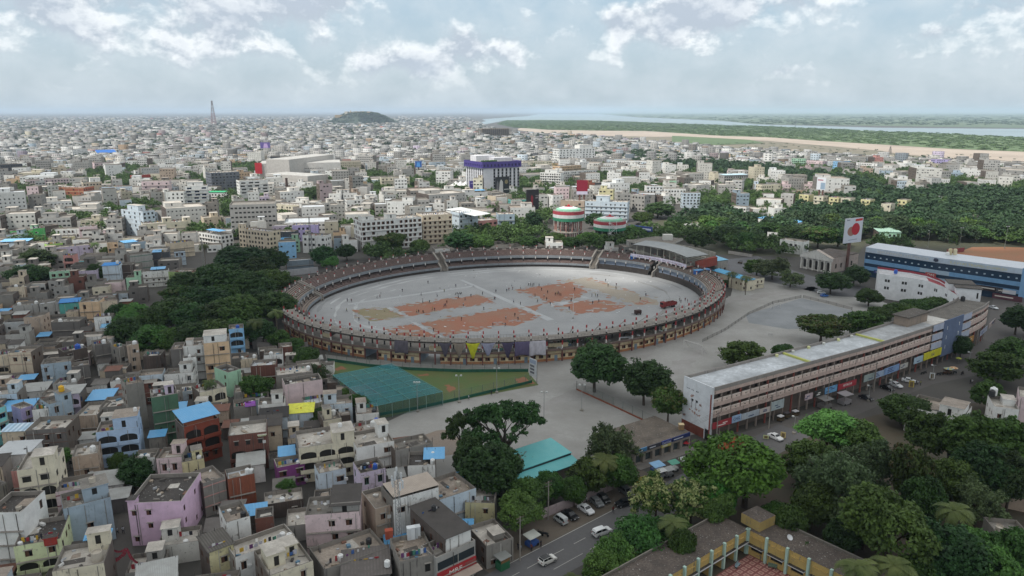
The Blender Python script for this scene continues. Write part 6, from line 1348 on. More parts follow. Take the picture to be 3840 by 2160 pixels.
def white_wing():
 hz = 11.5
 P = [GP('R3', x, y, hz) for x, y in ((828, 470), (1040, 500), (1240, 525), (1440, 565), (1600, 625), (1690, 680), (1790, 740))]
 r = thing('white_office', 'white three storey office with red roof edge and paired windows', 'office', (P[0].x, P[0].y, 0)); anchor('white red roofed office', P[3])
 WH = M('dfe0e2', 'wall', dirt=.12); wm = window_mesh('dark'); o0 = P[0]
 D = 11; back = []
 mb = MB(); wins = []
 for k in range(len(P)-1):
  a, b = P[k], P[k+1]; d = Vector((b.x-a.x, b.y-a.y, 0)); Lw = d.length; d.normalize(); n = Vector((d.y, -d.x, 0))
  ops = []; m_ = max(1, int(Lw/5.0))
  for f in (4.6, 8.0):
   for i in range(m_):
    c = Lw*(i+.5)/m_
    for s in (-1.05, .15): ops.append((c+s, c+s+.95, f, f+1.3))
  facade(mb, (a.x-o0.x, a.y-o0.y, 0), (d.x, d.y), (n.x, n.y), Lw, hz, ops, WH, .18); rz = math.atan2(d.y, d.x)
  for u0, u1, z0, z1 in ops: wins.append(((a.x-o0.x)+d.x*(u0+u1)/2, (a.y-o0.y)+d.y*(u0+u1)/2, z0, rz, u1-u0, z1-z0))
 bk = [p_+Vector((4.5, D, 0)) for p_ in P]
 for k in range(len(P)-1): a, b = bk[k]-o0, bk[k+1]-o0; mb.poly([(b.x, b.y, 0), (a.x, a.y, 0), (a.x, a.y, hz), (b.x, b.y, hz)], WH)
 a, b = bk[0]-o0, P[0]-o0; mb.poly([(a.x, a.y, 0), (b.x, b.y, 0), (b.x, b.y, hz), (a.x, a.y, hz)], WH); a, b = bk[-1]-o0, P[-1]-o0; mb.poly([(b.x, b.y, 0), (a.x, a.y, 0), (a.x, a.y, hz), (b.x, b.y, hz)], WH)
 mb.build('wall', r)
 for x, y, z, rz, w, h in wins: o = obj('window', wm, r); o.location = (x, y, z); o.rotation_euler = (0, 0, rz); o.scale = (w, 1, h)
 mb = MB(); RD = M('9c3b44', 'roof', hex2='7d3540'); n = len(P)
 for k in range(n-1):
  a, b, c, e = P[k]-o0, P[k+1]-o0, bk[k+1]-o0, bk[k]-o0; mb.poly([(v.x, v.y, hz-.5) for v in (a, b, c, e)], RD if k >= 3 else M('c9c9cc', 'roof', hex2='a9a9ac'))
  dd = (b-a).normalized()
  mb.poly([(e.x, e.y, hz), (c.x, c.y, hz), (c.x, c.y, hz+.9), (e.x, e.y, hz+.9)], M('8a2f3c')); mb.poly([(e.x, e.y, hz+.9), (c.x, c.y, hz+.9), (c.x, c.y+.5, hz+.9), (e.x, e.y+.5, hz+.9)], M('8a2f3c'))
 mb.build('roof', r)
 for u, (c1, x1, y1, x2, y2, hh, dd) in enumerate((('R3', 1672, 590, 1985, 612, 14, 8), ('R3', 1760, 640, 2068, 665, 13.5, 6))):
  q1, q2 = GP(c1, x1, y1, hh), GP(c1, x2, y2, hh); Lw, rz = frame_of(q1, q2); mb = MB(); facade(mb, (0, 0, 0), (1, 0), (0, -1), Lw, hh, [(Lw*.83, Lw*.9, hh-4, hh-1.6)] if u else [], WH, .2, back=DARK)
  facade(mb, (Lw, 0, 0), (0, 1), (1, 0), dd, hh, [], WH); facade(mb, (0, dd, 0), (0, -1), (-1, 0), dd, hh, [], WH); facade(mb, (Lw, dd, 0), (-1, 0), (0, 1), Lw, hh, [], WH); mb.box(-.4, Lw+.4, -.4, dd+.4, hh, hh+.3, M('57504a', 'roof'))
  o = mb.build('roof_room', r); o.location = (q1.x-o0.x, q1.y-o0.y, 0); o.rotation_euler = (0, 0, rz)
 put_tank(GP('R3', 1025, 470, hz), 'blue', 'white red roofed office', 1.5); put_tank(GP('R3', 1835, 800, 14.4)+Vector((0, 0, 0)), 'black', 'curved end of the arcade roof', 1.5)
white_wing()
def columned_hall():
 hz = 8.0
 P1, P2 = GP('T', 690, 1080, hz), GP('T', 1380, 1200, hz); r, Lw, rz = bldg_root('columned_hall', 'old white hall with pediment, columns and dark arches', 'hall', P1, P2, 'white columned hall')
 W1 = M('cfccc6', 'wall', dirt=1.6)
 nA = 5; c = Lw/nA; mb = MB(); facade(mb, (0, 0, 0), (1, 0), (0, -1), Lw, hz, [(c*i+.8, c*(i+1)-.8, .4 if i == 2 else .8, 5.6) for i in range(nA)], W1, .9)
 facade(mb, (Lw, 0, 0), (0, 1), (1, 0), 26, hz, [(x, x+1.6, 2, 4.6) for x in (4, 9, 14, 19)], M('b0a198', 'wall', dirt=1.4), .3, back=DARK); facade(mb, (0, 26, 0), (0, -1), (-1, 0), 26, hz, [], W1); facade(mb, (Lw, 26, 0), (-1, 0), (0, 1), Lw, hz, [], W1); mb.build('wall', r)
 for i in range(nA):
  q = MB(); a, b = c*i+.8, c*(i+1)-.8; q.poly([(a, .88, .4), (b, .88, .4), (b, .88, 5.6), (a, .88, 5.6)], M('2b2623')); m = 8; R = (b-a)/2
  for k in range(m):
   t0, t1 = math.pi*k/m, math.pi*(k+1)/m; q.poly([(a+R-R*math.cos(t0), -.01, 4.2+1.4*math.sin(t0)), (a+R-R*math.cos(t1), -.01, 4.2+1.4*math.sin(t1)), (a+R-R*math.cos(t1), -.01, 5.61), (a+R-R*math.cos(t0), -.01, 5.61)], W1)
  q.build('arch', r)
 for i in range(nA+1): q = MB(); q.tube((c*i, -.45, 0), (c*i, -.45, 6.2), .42, .36, 10, M('d4d1ca', 'wall', dirt=.8)); q.box(c*i-.6, c*i+.6, -1.0, -.02, 6.2, 6.5, W1); q.build('column', r)
 q = MB(); q.box(-.8, Lw+.8, -1.1, -.01, 6.5, 8.1, W1); n = 3.6
 q.poly([(-.8, -1.1, 8.1), (Lw+.8, -1.1, 8.1), (Lw/2, -1.1, 8.1+n)], W1); q.poly([(Lw+.8, 1.2, 8.1), (-.8, 1.2, 8.1), (Lw/2, 1.2, 8.1+n)], W1)
 for s in (0, 1): xa = -.8 if s == 0 else Lw+.8; q.poly([(xa, -1.3, 8.1), (Lw/2, -1.3, 8.1+n), (Lw/2, 1.4, 8.1+n), (xa, 1.4, 8.1)], M('b5a99f', 'wall', dirt=2))
 q.build('pediment', r); q = MB(); q.poly([(0, 1, hz+.01), (Lw, 1, hz+.01), (Lw, 26, hz+.4), (0, 26, hz+.4)], M('5d524b', 'roof', hex2='453c38')); q.build('roof', r)
columned_hall()
def billboard(name, label, c, pts, zt, zb, D_ratio, legs, paint, hexback='c9ccd4', short=None):
 """pts: pixel of the lower left and lower right corner of the panel, whose foot is zb above ground"""
 P1, P2 = GP(c, *pts[0], zb), GP(c, *pts[1], zb); Lw, rz = frame_of(P1, P2); Hh = zt-zb
 r = thing(name, label, 'billboard', (P1.x, P1.y, 0), rz)
 if short: anchor(short, P1)
 mb = MB(); mb.box(0, Lw, 0, .5, zb, zt, M(hexback, rough=.5)); mb.build('panel', r)
 for i, (pn, pts_, hx, lay) in enumerate(paint):
  q = MB(); q.poly([(x*Lw, -.012-.008*lay, zb+z*Hh) for x, z in pts_], M(hx, rough=.5)); q.build(pn, r)
 for lx in legs: q = MB(); q.tube((lx*Lw, 1.2, 0), (lx*Lw, 1.2, zb+.5), .8, .8, 8, M('6b4a42', 'wall')); q.tube((lx*Lw, 1.2, zb+.4), (lx*Lw, 1.2, zt-1), .4, .4, 6, M('4a4542')); q.build('pole', r)
 return r, Lw, rz
disc = lambda cx, cz, rx, rz_, n=24: [(cx+rx*math.cos(2*math.pi*i/n), cz+rz_*math.sin(2*math.pi*i/n)) for i in range(n)]
billboard('billboard', 'tall white billboard on one pole with a big red disc', 'T', ((1655, 842), (2068, 798)), 29, 15.5, 0, (.45,), [('portrait_disc', disc(.38, .47, .22, .19), '9a6f5f', 0), ('red_disc', disc(.62, .55, .23, .245), 'b11f2e', 1), ('red_label', [(.56, .86), (.96, .88), (.96, .975), (.56, .955)], 'c03a35', 0), ('text_line', [(.25, .10), (.75, .12), (.75, .15), (.25, .13)], '8d93a0', 0), ('small_mark', [(.06, .9), (.25, .905), (.25, .95), (.06, .945)], '8a8f9a', 0)], short='red disc billboard')
billboard('billboard', 'white advertising board with a pale figure behind the yellow housing blocks', 'M3', ((1008, 665), (1075, 670)), 26, 15, 0, (.3, .7), [('picture', [(.45, .05), (.95, .05), (.95, .6), (.45, .6)], '8fa3b8', 0), ('text_line', [(.08, .75), (.7, .75), (.7, .85), (.08, .85)], 'a9707a', 0)], 'd9dce2')
billboard('billboard', 'dark red sale board reading 60 percent off above the taller tank', 'M2', ((1775, 703), (1858, 703)), 29, 17, 0, (.3, .7), [('white_strip', [(0, 0), (1, 0), (1, .22), (0, .22)], 'c9c3d6', 0), ('red_field', [(0, .22), (1, .22), (1, 1), (0, 1)], '8d1630', 0)], '7d1b2c')
b_, bl, bz = billboard('billboard', 'dark board with a woman in a red dress right of the blue framed block', 'M2', ((1397, 822), (1490, 815)), 25, 9, 0, (.3, .7), [('red_dress', [(.30, .04), (.62, .04), (.52, .35), (.55, .62), (.42, .75), (.34, .6), (.38, .35)], '8c1f2c', 0), ('text_block', [(.72, .55), (.92, .56), (.92, .62), (.72, .61)], '8d8488', 0)], '241c20')
text('MAX', 1.3, M('b9b2b2'), b_, (bl*.73, -.03, 19.5), (math.pi/2, 0, 0), extrude=.01)
billboard('billboard', 'violet wide board with pale text left below the hotel', 'M2', ((968, 678), (1058, 672)), 18, 8, 0, (.3, .7), [('text_line', [(.1, .7), (.85, .7), (.85, .8), (.1, .8)], 'b9b0e0', 0), ('pink_glow_patch', [(.05, .05), (.95, .05), (.7, .35), (.2, .35)], '8a5aa8', 0)], '54439c')
billboard('billboard', 'blue and orange picture board in the middle below the hotel', 'M2', ((1068, 668), (1165, 664)), 20, 8, 0, (.3, .7), [('picture', [(.1, .1), (.9, .1), (.85, .5), (.5, .6), (.15, .5)], 'a8764a', 0), ('text_line', [(.1, .75), (.9, .75), (.9, .9), (.1, .9)], '3b6fb8', 0)], '56606e')
billboard('billboard', 'black and white fashion board with two men and a gold seal', 'M2', ((1165, 700), (1268, 690)), 24, 8, 0, (.25, .75), [('pale_coat', [(.22, .02), (.55, .02), (.52, .7), (.4, .85), (.3, .7)], 'c9c6c4', 0), ('grey_coat', [(.05, .02), (.21, .02), (.22, .6), (.15, .8), (.07, .6)], '6d6a6e', 0), ('seal', disc(.78, .68, .12, .13), '8d7f5a', 0), ('text_line', [(.62, .2), (.95, .2), (.95, .26), (.62, .26)], 'b9b6b4', 0)], '1d1f24')
billboard('billboard', 'blue poster board standing on a roof left of the hotel', 'M2', ((557, 498), (607, 498)), 22, 14, 0, (.5,), [('picture', [(.2, .1), (.8, .1), (.7, .8), (.3, .8)], '4d8fd0', 0)], '25559c')
billboard('billboard', 'violet poster board near the mall', 'M1', ((1965, 355), (2040, 355)), 24, 12, 0, (.5,), [('picture', [(.3, .1), (.8, .1), (.7, .8), (.4, .8)], 'b59ac9', 0)], '5b4a8c')
billboard('billboard', 'blue roadside name board beside the smaller tank', 'M2', ((2168, 968), (2345, 990)), 9.5, 6, 0, (.2, .8), [('text_line', [(.08, .3), (.45, .3), (.45, .65), (.08, .65)], 'c9d0e6', 0), ('text_line', [(.52, .3), (.95, .3), (.95, .65), (.52, .65)], 'c9d0e6', 0)], '2b3f8c')
def tank_tower(c, x, yb, R_px, z0, z1, label, short, stair=False):
 xx, yy = px(c, x, yb); P = G(xx, yy, z0); R = R_px/CROPS[c][0]*dep_of(P)/F
 P = G(*SCR((P.x, P.y, z0)), z0); Q = Vector((P.x, P.y+R, 0))
 r = thing('water_tower', label, 'water tower', Q, 0, 'tricolour water towers'); anchor(short, Q)
 RD, WH, GN, GY, MG = M('a33e48', 'wall', dirt=.2), M('cfd0d0', 'wall', dirt=.2), M('2f7a5c', 'wall', dirt=.2), M('99968f', 'roof'), M('86bfa3', 'wall', dirt=.2)
 hh = z1-z0
 mb = MB(); mb.lathe((0, 0, z0), [(0, .02), (R*.97, .02), (R, .05)], 40, lambda j: GY); mb.lathe((0, 0, z0), [(R, .05), (R, hh*.33), (R, hh*.66), (R, hh)], 40, lambda j: (GN, WH, RD)[j]); mb.build('drum', r)
 mb = MB(); mb.lathe((0, 0, z1), [(R, 0), (R*1.0, .02), (R*.8, .1)], 40, lambda j: GY); mb.lathe((0, 0, z1), [(R*.8, .12), (R*.78, .9), (R*.62, 1.5), (R*.45, 2.0), (R*.28, 2.4), (0, 2.6)], 40, lambda j: (MG, MG, WH, WH, RD)[j]); mb.build('dome', r)
 mb = MB(); mb.lathe((0, 0, z1+2.55), [(.9, 0), (.9, .7), (.3, 1.2), (0, 1.3)], 8, lambda j: M('b03038')); mb.build('finial', r)
 mb = MB(); n = 28
 for i in range(n): t0, t1 = 2*math.pi*i/n, 2*math.pi*(i+1)/n; R2 = R*1.03; mb.tube((R2*math.cos(t0), R2*math.sin(t0), z1+.9), (R2*math.cos(t1), R2*math.sin(t1), z1+.9), .07, .07, 4, M('8d8a84'), False); mb.tube((R2*math.cos(t0), R2*math.sin(t0), z1), (R2*math.cos(t0), R2*math.sin(t0), z1+.9), .06, .06, 4, M('8d8a84'), False)
 mb.build('railing', r)
 if not stair:
  mb = MB(); mb.lathe((0, 0, z0*.52), [(R*.3, 0), (R*.95, 0), (R*.95, .6), (R*.3, .6)], 30, lambda j: M('9a948b', 'wall')); mb.build('ring_beam', r)
 nl = 14
 for i in range(nl): t = 2*math.pi*i/nl; q = MB(); q.tube((R*.86*math.cos(t), R*.86*math.sin(t), 0), (R*.86*math.cos(t), R*.86*math.sin(t), z0+.1), .38, .34, 6, M('a87d74' if not stair else '8f8a82', 'wall')); q.build('leg', r)
 for k in range(2):
  q = MB(); rr = R*.35; n2 = 8
  for i in range(n2): t = 2*math.pi*(i+.5*k)/n2; q.tube((rr*math.cos(t), rr*math.sin(t), 0), (rr*math.cos(t), rr*math.sin(t), z0+.1), .3, .3, 6, M('9a6a62', 'wall'))
  if k == 0: q.build('inner_leg', r)
 q = MB(); q.lathe((0, 0, 0), [(R*1.02, 0), (R*1.02, 0)], 8, lambda j: GY)
 if stair:
  q = MB(); w = M('d6d7d6'); x0 = R*.05; y0 = -R-1.6; zz = 0
  for k in range(5):
   za, zb = zt_*k, zt_*(k+1) if False else 0
  st = (z1-.5)/5
  for k in range(5):
   za, zb = st*k, st*(k+1); xa, xb = (x0-2, x0+2) if k % 2 else (x0+2, x0-2)
   q.tube((xa, y0, za), (xb, y0, zb), .16, .16, 4, w); q.tube((xa, y0, za+1), (xb, y0, zb+1), .09, .09, 4, w); q.box(min(xb, xb)-.8, xb+.8, y0-.7, y0+.7, zb-.1, zb, w)
  for xs in (-2.3, 2.3): q.tube((x0+xs, y0, 0), (x0+xs, y0, z1+1), .14, .14, 4, w)
  q.build('white_stairway', r)
zt_ = 0
tank_tower('M2', 1722, 912, 120, 15.5, 22, 'taller red white green water tank on stilts behind the stadium', 'taller striped tank')
tank_tower('M2', 2040, 985, 124, 10.5, 16.5, 'lower red white green water tank with white zigzag stairs', 'lower striped tank', True)
def lattice(label, c, x, ytop, ybase, w, hexa, short=None, name='lattice_tower', hexb=None, dist_z=None):
 P = GP(c, x, ybase, 0); top = 0
 xs, yt = px(c, x, ytop); d = math.hypot(P.x, P.y)
 lo, hi = 0, 260
 for _ in range(40):
  m_ = (lo+hi)/2
  if SCR((P.x, P.y, m_))[1] > yt: lo = m_
  else: hi = m_
 Hh = lo; r = thing(name, label, 'tower', P)
 if short: anchor(short, P)
 n = max(6, int(Hh/ (w*1.1))); ma, mbb = M(hexa), M(hexb or hexa); legs = [(-1, -1), (1, -1), (1, 1), (-1, 1)]
 hw = lambda z: w/2*(1-.86*(z/Hh))
 q = MB(); tq = w*.03
 for k in range(n):
  z0, z1 = Hh*k/n, Hh*(k+1)/n; m = ma if (k//2) % 2 else mbb
  for i in range(4):
   a, b = legs[i], legs[(i+1) % 4]
   p0, p1 = Vector((a[0]*hw(z0), a[1]*hw(z0), z0)), Vector((a[0]*hw(z1), a[1]*hw(z1), z1)); q0, q1 = Vector((b[0]*hw(z0), b[1]*hw(z0), z0)), Vector((b[0]*hw(z1), b[1]*hw(z1), z1))
   q.tube(p0, p1, tq, tq, 4, m, False); q.tube(p0, q1, tq*.6, tq*.6, 3, m, False); q.tube(q0, p1, tq*.6, tq*.6, 3, m, False); q.tube(p1, q1, tq*.6, tq*.6, 3, m, False)
 q.build('mast', r); q = MB()
 for zz in (.93, .98): q.lathe((0, 0, Hh*zz), [(w*.16, 0), (w*.16, Hh*.012)], 8, lambda j: M('8d8a88')); q.tube((w*.15, 0, Hh*zz), (w*.15, 0, Hh*zz+Hh*.03), w*.03, w*.03, 5, M('c9c9c9'))
 q.build('antenna', r)
lattice('tall red and white lattice broadcast tower against the horizon', 'M1', 1622, -4, 262, 20, '8f6f72', 'tall broadcast tower', hexb='8d8789')
lattice('slim mobile mast between trees behind the left stand', 'CL', 540, -220, 250, 2.2, '6d6f72')
lattice('slim mobile mast in front of the arched white block', 'M2', 505, 905, 1095, 2.0, '77797b')
lattice('thin mobile mast near the river sand', 'M3', 1560, 340, 425, 7, '6f6a68')
lattice('thin mast above the green river island', 'M3', 850, 140, 195, 7, '6f7478')
lattice('grey mobile mast left of the palm and grove', 'L0', 2470, 240, 640, 1.6, '8b8a86')
PM = GP('B1', 1295, 1010, 8);
lo = 12.0
r = thing('phone_mast', 'roof phone mast with white panel antennas in the near quarter', 'mast', (PM.x, PM.y, 6.6)); anchor('roof phone mast', PM)
q = MB(); g_ = M('8d8f90')
for dx, dy in ((-.5, -.4), (.5, -.4), (0, .5)): q.tube((dx, dy, 0), (dx*.8, dy*.8, 13), .07, .06, 5, g_)
for k in range(11):
 for (a, b) in (((-.5, -.4), (.5, -.4)), ((.5, -.4), (0, .5)), ((0, .5), (-.5, -.4))): q.tube((a[0], a[1], k*1.15), (b[0], b[1], k*1.15+1.15), .035, .035, 4, g_, False)
q.build('pole', r)
for k in range(7):
 t = k*.9; q = MB(); x, y = 1.0*math.cos(t), 1.0*math.sin(t); z = 9.6+(k % 3)*1.1; q.box(x-.16, x+.16, y-.1, y+.1, z, z+1.7, M('cfd2d4')); q.tube((0, 0, z+.8), (x, y, z+.8), .04, .04, 4, g_); q.build('panel_antenna', r)
for i, (x, y, sx, sz, hx, lab) in enumerate(((1405, 1110, 1.5, 2.4, 'cfd3d6', 'large white equipment cabinet behind the orange box'), (1465, 1095, .9, 2.3, 'c3c8cb', 'narrow white equipment cabinet beside the large one'), (1205, 1105, 1.4, 1.7, '9c4a34', 'orange box tank on the ruined roof'))):
 P = GP('B1', x, y, 6.6); q = MB(); q.box(-sx/2, sx/2, -.5, .5, 0, sz, M(hx)); q.box(-sx/2-.05, sx/2+.05, -.55, .55, sz+.001, sz+.08, M(hx)); q.box(-sx/2+.1, -.03, -.53, -.5, .2, sz-.2, M(hx, k=.85)); o = q.build('equipment_cabinet' if i < 2 else 'box_tank'); o.location = (P.x, P.y, 6.61); o.rotation_euler = (0, 0, .3); tag(o, lab, 'cabinet' if i < 2 else 'box tank')
SL, Srz = frame_of(GP('B1', 1630, 1285, 7.2), GP('B1', 1985, 1122, 7.2))
q = MB(); q.box(.1, SL-.1, -.35, -.05, 2.5, 4.0, M('a12a30', rough=.5)); o = q.build('shop_sign', SHOP); text('MRF', 1.25, M('e2ded8'), o, (SL*.28, -.37, 2.75), (math.pi/2, 0, 0), 'lettering', 'LEFT', .02, 1.3)
q = MB(); q.box(SL*.7, SL-.25, -.4, -.36, 2.75, 3.75, M('8d4b47')); q.build('sign_picture', o)
q = MB(); q.poly([(-.2, -2.0, 2.0), (SL+.2, -2.0, 2.0), (SL+.2, -.36, 2.45), (-.2, -.36, 2.45)], M('b9a79a', 'corr', sc=2)); q.build('awning', SHOP)
q = MB(); q.box(.3, SL-.3, -.06, -.01, 4.4, 6.0, M('2a3236', 'glass', rough=.12)); q.build('glass_front', SHOP)
def shed():
 P1, P2 = GP('B2', 270, 650, 4.2), GP('B2', 905, 420, 4.2); r, Lw, rz = bldg_root('teal_shed', 'long shed with two faded turquoise sheet roofs and rust patches', 'shed', P1, P2, 'turquoise roofed shed')
 T = M('5fb9bd', 'corr', rough=.5, hex2='78c4c4');
 for y0, y1, z0, z1 in ((0, 3.0, 4.2, 5.0), (3.0, 11.0, 5.6, 6.4)):
  q = MB(); q.poly([(0, y0, z0), (Lw, y0, z0), (Lw, y1, z1), (0, y1, z1)], T); q.poly([(0, y0, z0-.15), (0, y1, z1-.15), (Lw, y1, z1-.15), (Lw, y0, z0-.15)], T); q.poly([(0, y0, z0-.15), (Lw, y0, z0-.15), (Lw, y0, z0), (0, y0, z0)], T); q.build('roof', r)
 q = MB(); q.box(.3, Lw-.3, .4, 10.6, 0, 4.1, M('6a635d', 'wall')); q.box(.3, Lw-.3, 3.0, 3.1, 4.1, 5.5, M('2f3c40')); q.build('wall', r)
 q = MB()
 for _ in range(46): x, y = random.gauss(Lw*.33, Lw*.09), random.uniform(5.5, 9.5); s = random.uniform(.12, .4); q.poly([(x+s*2*math.cos(t)*random.uniform(.4, 1), y+s*math.sin(t)*random.uniform(.5, 1), 5.62+(y-3)*.1) for t in np.linspace(0, 5.5, 6)], M('6d5a50'))
 q.build('rust_patch', r)
shed()
def shops():
 P1, P2 = GP('B2', 1400, 320, 4.0), GP('B2', 1905, 150, 4.0); r, Lw, rz = bldg_root('shop_row', 'low row of shops with brown roof beside the white end wall', 'shops', P1, P2, 'low brown roofed shops')
 W1 = M('8d857d', 'wall', dirt=1.2); D = 13; mb = MB(); ops = [(.5+i*Lw/6, (i+1)*Lw/6-.4, .2, 2.5) for i in range(6)]
 facade(mb, (0, 0, 0), (1, 0), (0, -1), Lw, 4, ops, W1, .8, back=M('3f4a4d')); facade(mb, (Lw, 0, 0), (0, 1), (1, 0), D, 4, [], W1); facade(mb, (0, D, 0), (0, -1), (-1, 0), D, 4, [], W1); facade(mb, (Lw, D, 0), (-1, 0), (0, 1), Lw, 4, [], W1); mb.build('wall', r)
 q = MB(); q.poly([(0, 0, 4.01), (Lw, 0, 4.01), (Lw, D, 4.01), (0, D, 4.01)], M('6f655b', 'roof', hex2='524a43')); q.build('roof', r)
 for u0, u1, hx, tx in ((.5, Lw*.2, '4b7fa8', ''), (Lw*.22, Lw*.44, '3a3a44', ''), (Lw*.46, Lw*.63, '26357c', 'Cool Cuts'), (Lw*.46, Lw*.63, 'b9b06a', ''), (Lw*.65, Lw*.98, '1f2f63', '')):
  lo_ = 2.5 if hx == 'b9b06a' else 3.3; q = MB(); q.box(u0, u1, -.3, -.05, lo_, lo_+(.75 if hx == 'b9b06a' else 1.0), M(hx, rough=.5)); o = q.build('shop_sign', r)
  if tx: text(tx, .75, M('d9d9e2'), o, ((u0+u1)/2, -.32, 3.5), (math.pi/2, 0, 0), 'lettering', 'CENTER', .01)
  else: q = MB(); q.box(u0+.5, u0+(u1-u0)*.6, -.32, -.305, lo_+.3, lo_+.55, M('c9ccd6')); q.build('sign_band', o)
 q = MB(); q.box(-.3, Lw+.3, -2.6, -.01, .02, .18, M('7d7873', 'ground', sc=3)); q.build('step', r)
 P = GP('B2', 1820, 120, 4.0); q = MB(); q.box(-.6, .6, -.6, .6, 0, 1.4, M('a0815c', 'wall')); q.box(-.7, .7, -.7, .7, 1.401, 1.5, M('c9b48d')); o = q.build('roof_box'); o.location = (P.x, P.y, 4.02); tag(o, 'small tan box on the brown shop roof', 'box')
shops()
def school():
 hz = 5.2
 K0, Ka, Kb = GP('Y', 1310, 620, hz), GP('Y', 60, 1360, hz), GP('Y', 2570, 1235, hz)
 r = thing('school_building', 'yellow angled building with mint pillars and dark flat roof round a tiled court', 'school', (K0.x, K0.y, 0)); anchor('yellow courtyard building', K0)
 YW = M('b89c5e', 'wall', dirt=1.7); MT = M('a9c4b8', 'wall', dirt=.3); RF = M('4a423d', 'roof', hex2='6a5f57', sc=1.2); W1 = M('c9cccf', 'wall', dirt=.3)
 for w, (A, Bq, ext) in enumerate(((Ka, K0, 0), (K0, Kb, 14))):
  d = Vector((Bq.x-A.x, Bq.y-A.y, 0)); Lw = d.length+ext; d.normalize(); nb = Vector((-d.y, d.x, 0)); rz = math.atan2(d.y, d.x); o0 = Vector((A.x-K0.x, A.y-K0.y, 0))
  if w == 0: o0 = o0-d*16; Lw += 16
  D = 7.2
  mb = MB()
  Wp = lambda u, v, z: (o0.x+d.x*u+nb.x*v, o0.y+d.y*u+nb.y*v, z)
  nb_ = int(Lw/3.9); c = Lw/nb_
  ops = [(c*i+.9, c*(i+1)-.9, 1.1, 2.3) for i in range(nb_)] if w else [(c*i+.25, c*(i+1)-.25, .0, 2.5) for i in range(nb_)]
  facade(mb, Wp(0, 0, 0), (d.x, d.y), (-nb.x, -nb.y), Lw, hz, ops, YW, .25 if w else 1.8, back=M('17181a'))
  facade(mb, Wp(Lw, D, 0), (-d.x, -d.y), (nb.x, nb.y), Lw, hz+.3, [], YW)
  facade(mb, Wp(Lw, 0, 0), (nb.x, nb.y), (d.x, d.y), D, hz, [], YW); facade(mb, Wp(0, D, 0), (-nb.x, -nb.y), (-d.x, -d.y), D, hz, [], YW); mb.build('wall', r)
  mb = MB(); mb.poly([Wp(-.1, -.12, hz+.01), Wp(Lw+.1, -.12, hz+.01), Wp(Lw+.1, D-.2, hz+.02), Wp(-.1, D-.2, hz+.02)], RF);
  for v0, v1, z1 in ((D-.45, D-.2, .5),):
   mb.poly([Wp(0, v0, hz+.02), Wp(Lw, v0, hz+.02), Wp(Lw, v0, hz+z1), Wp(0, v0, hz+z1)], M('6b655d', 'wall', dirt=2)); mb.poly([Wp(0, v0, hz+z1), Wp(Lw, v0, hz+z1), Wp(Lw, v1, hz+z1), Wp(0, v1, hz+z1)], M('77716a', 'wall', dirt=2))
  mb.build('roof', r)
  for i in range(nb_+1):
   q = MB(); p_ = Vector(Wp(c*i, -.2, 0)); q.obox((p_.x, p_.y), (d.x, d.y), (nb.x, nb.y), .24, .28, 0, hz+.25, MT); q.build('pillar', r)
  q = MB()
  for i in range(nb_):
   for z0, z1, dp, m in (((2.35, 2.5, .8, M('d5d7d8', 'wall', dirt=.4)), (4.1, 4.22, .25, YW)) if w else ((2.55, 2.85, .55, W1), (4.1, 4.22, .25, YW))):
    u0, u1 = (c*i+.5, c*(i+1)-.5) if w else (c*i+.25, c*(i+1)-.25)
    if z0 > 4: u0, u1 = c*i+.8, c*(i+1)-.8
    pc = Vector(Wp((u0+u1)/2, -dp/2-.005, 0)); q.obox((pc.x, pc.y), (d.x, d.y), (nb.x, nb.y), (u1-u0)/2, dp/2, z0, z1, m, top=M('4a4542', 'roof') if z0 < 4 else None)
  q.build('window_shade', r)
 q = MB(); p_ = GP('Y', 1500, 470, 6.6)-K0; q.obox((p_.x, p_.y+1), (math.cos(.6), math.sin(.6)), (-math.sin(.6), math.cos(.6)), 2.4, 2.2, hz+.03, hz+2.1, M('a08a55', 'wall', dirt=2.5), top=RF); q.build('stair_room', r)
 t = bpy.data.materials.new('court_tiles'); t.use_nodes = True; nt = t.node_tree; b = nt.nodes['Principled BSDF']
 K0g = GP('Y', 1290, 960, 0); d = Vector((Kb.x-K0.x, Kb.y-K0.y, 0)).normalized(); rz = math.atan2(d.y, d.x)
 tc = nt.nodes.new('ShaderNodeTexCoord'); mp = nt.nodes.new('ShaderNodeMapping'); mp.inputs['Scale'].default_value = (.72, .72, 1); nt.links.new(tc.outputs['Object'], mp.inputs[0])
 fr = nt.nodes.new('ShaderNodeVectorMath'); fr.operation = 'FRACTION'; nt.links.new(mp.outputs[0], fr.inputs[0]); ab = nt.nodes.new('ShaderNodeVectorMath'); ab.operation = 'SUBTRACT'; nt.links.new(fr.outputs[0], ab.inputs[0]); ab.inputs[1].default_value = (.5, .5, 0); a2 = nt.nodes.new('ShaderNodeVectorMath'); a2.operation = 'ABSOLUTE'; nt.links.new(ab.outputs[0], a2.inputs[0])
 se = nt.nodes.new('ShaderNodeSeparateXYZ'); nt.links.new(a2.outputs[0], se.inputs[0]); mx = nt.nodes.new('ShaderNodeMath'); mx.operation = 'MAXIMUM'; nt.links.new(se.outputs[0], mx.inputs[0]); nt.links.new(se.outputs[1], mx.inputs[1])
 cr = nt.nodes.new('ShaderNodeValToRGB'); cr.color_ramp.interpolation = 'CONSTANT'; e = cr.color_ramp.elements; e[0].color = (*lin('8f6a60'), 1); e[1].position = .2; e[1].color = (*lin('b98f86'), 1); z = e.new(.34); z.color = (*lin('7d4a46'), 1); nt.links.new(mx.outputs[0], cr.inputs[0]); nt.links.new(cr.outputs[0], b.inputs['Base Color'])
 mb = MB(); A_ = [GP('Y', 1390, 985), GP('Y', 1600, 1100), GP('Y', 2300, 1560), GP('Y', 500, 1700), GP('Y', 800, 1360)]
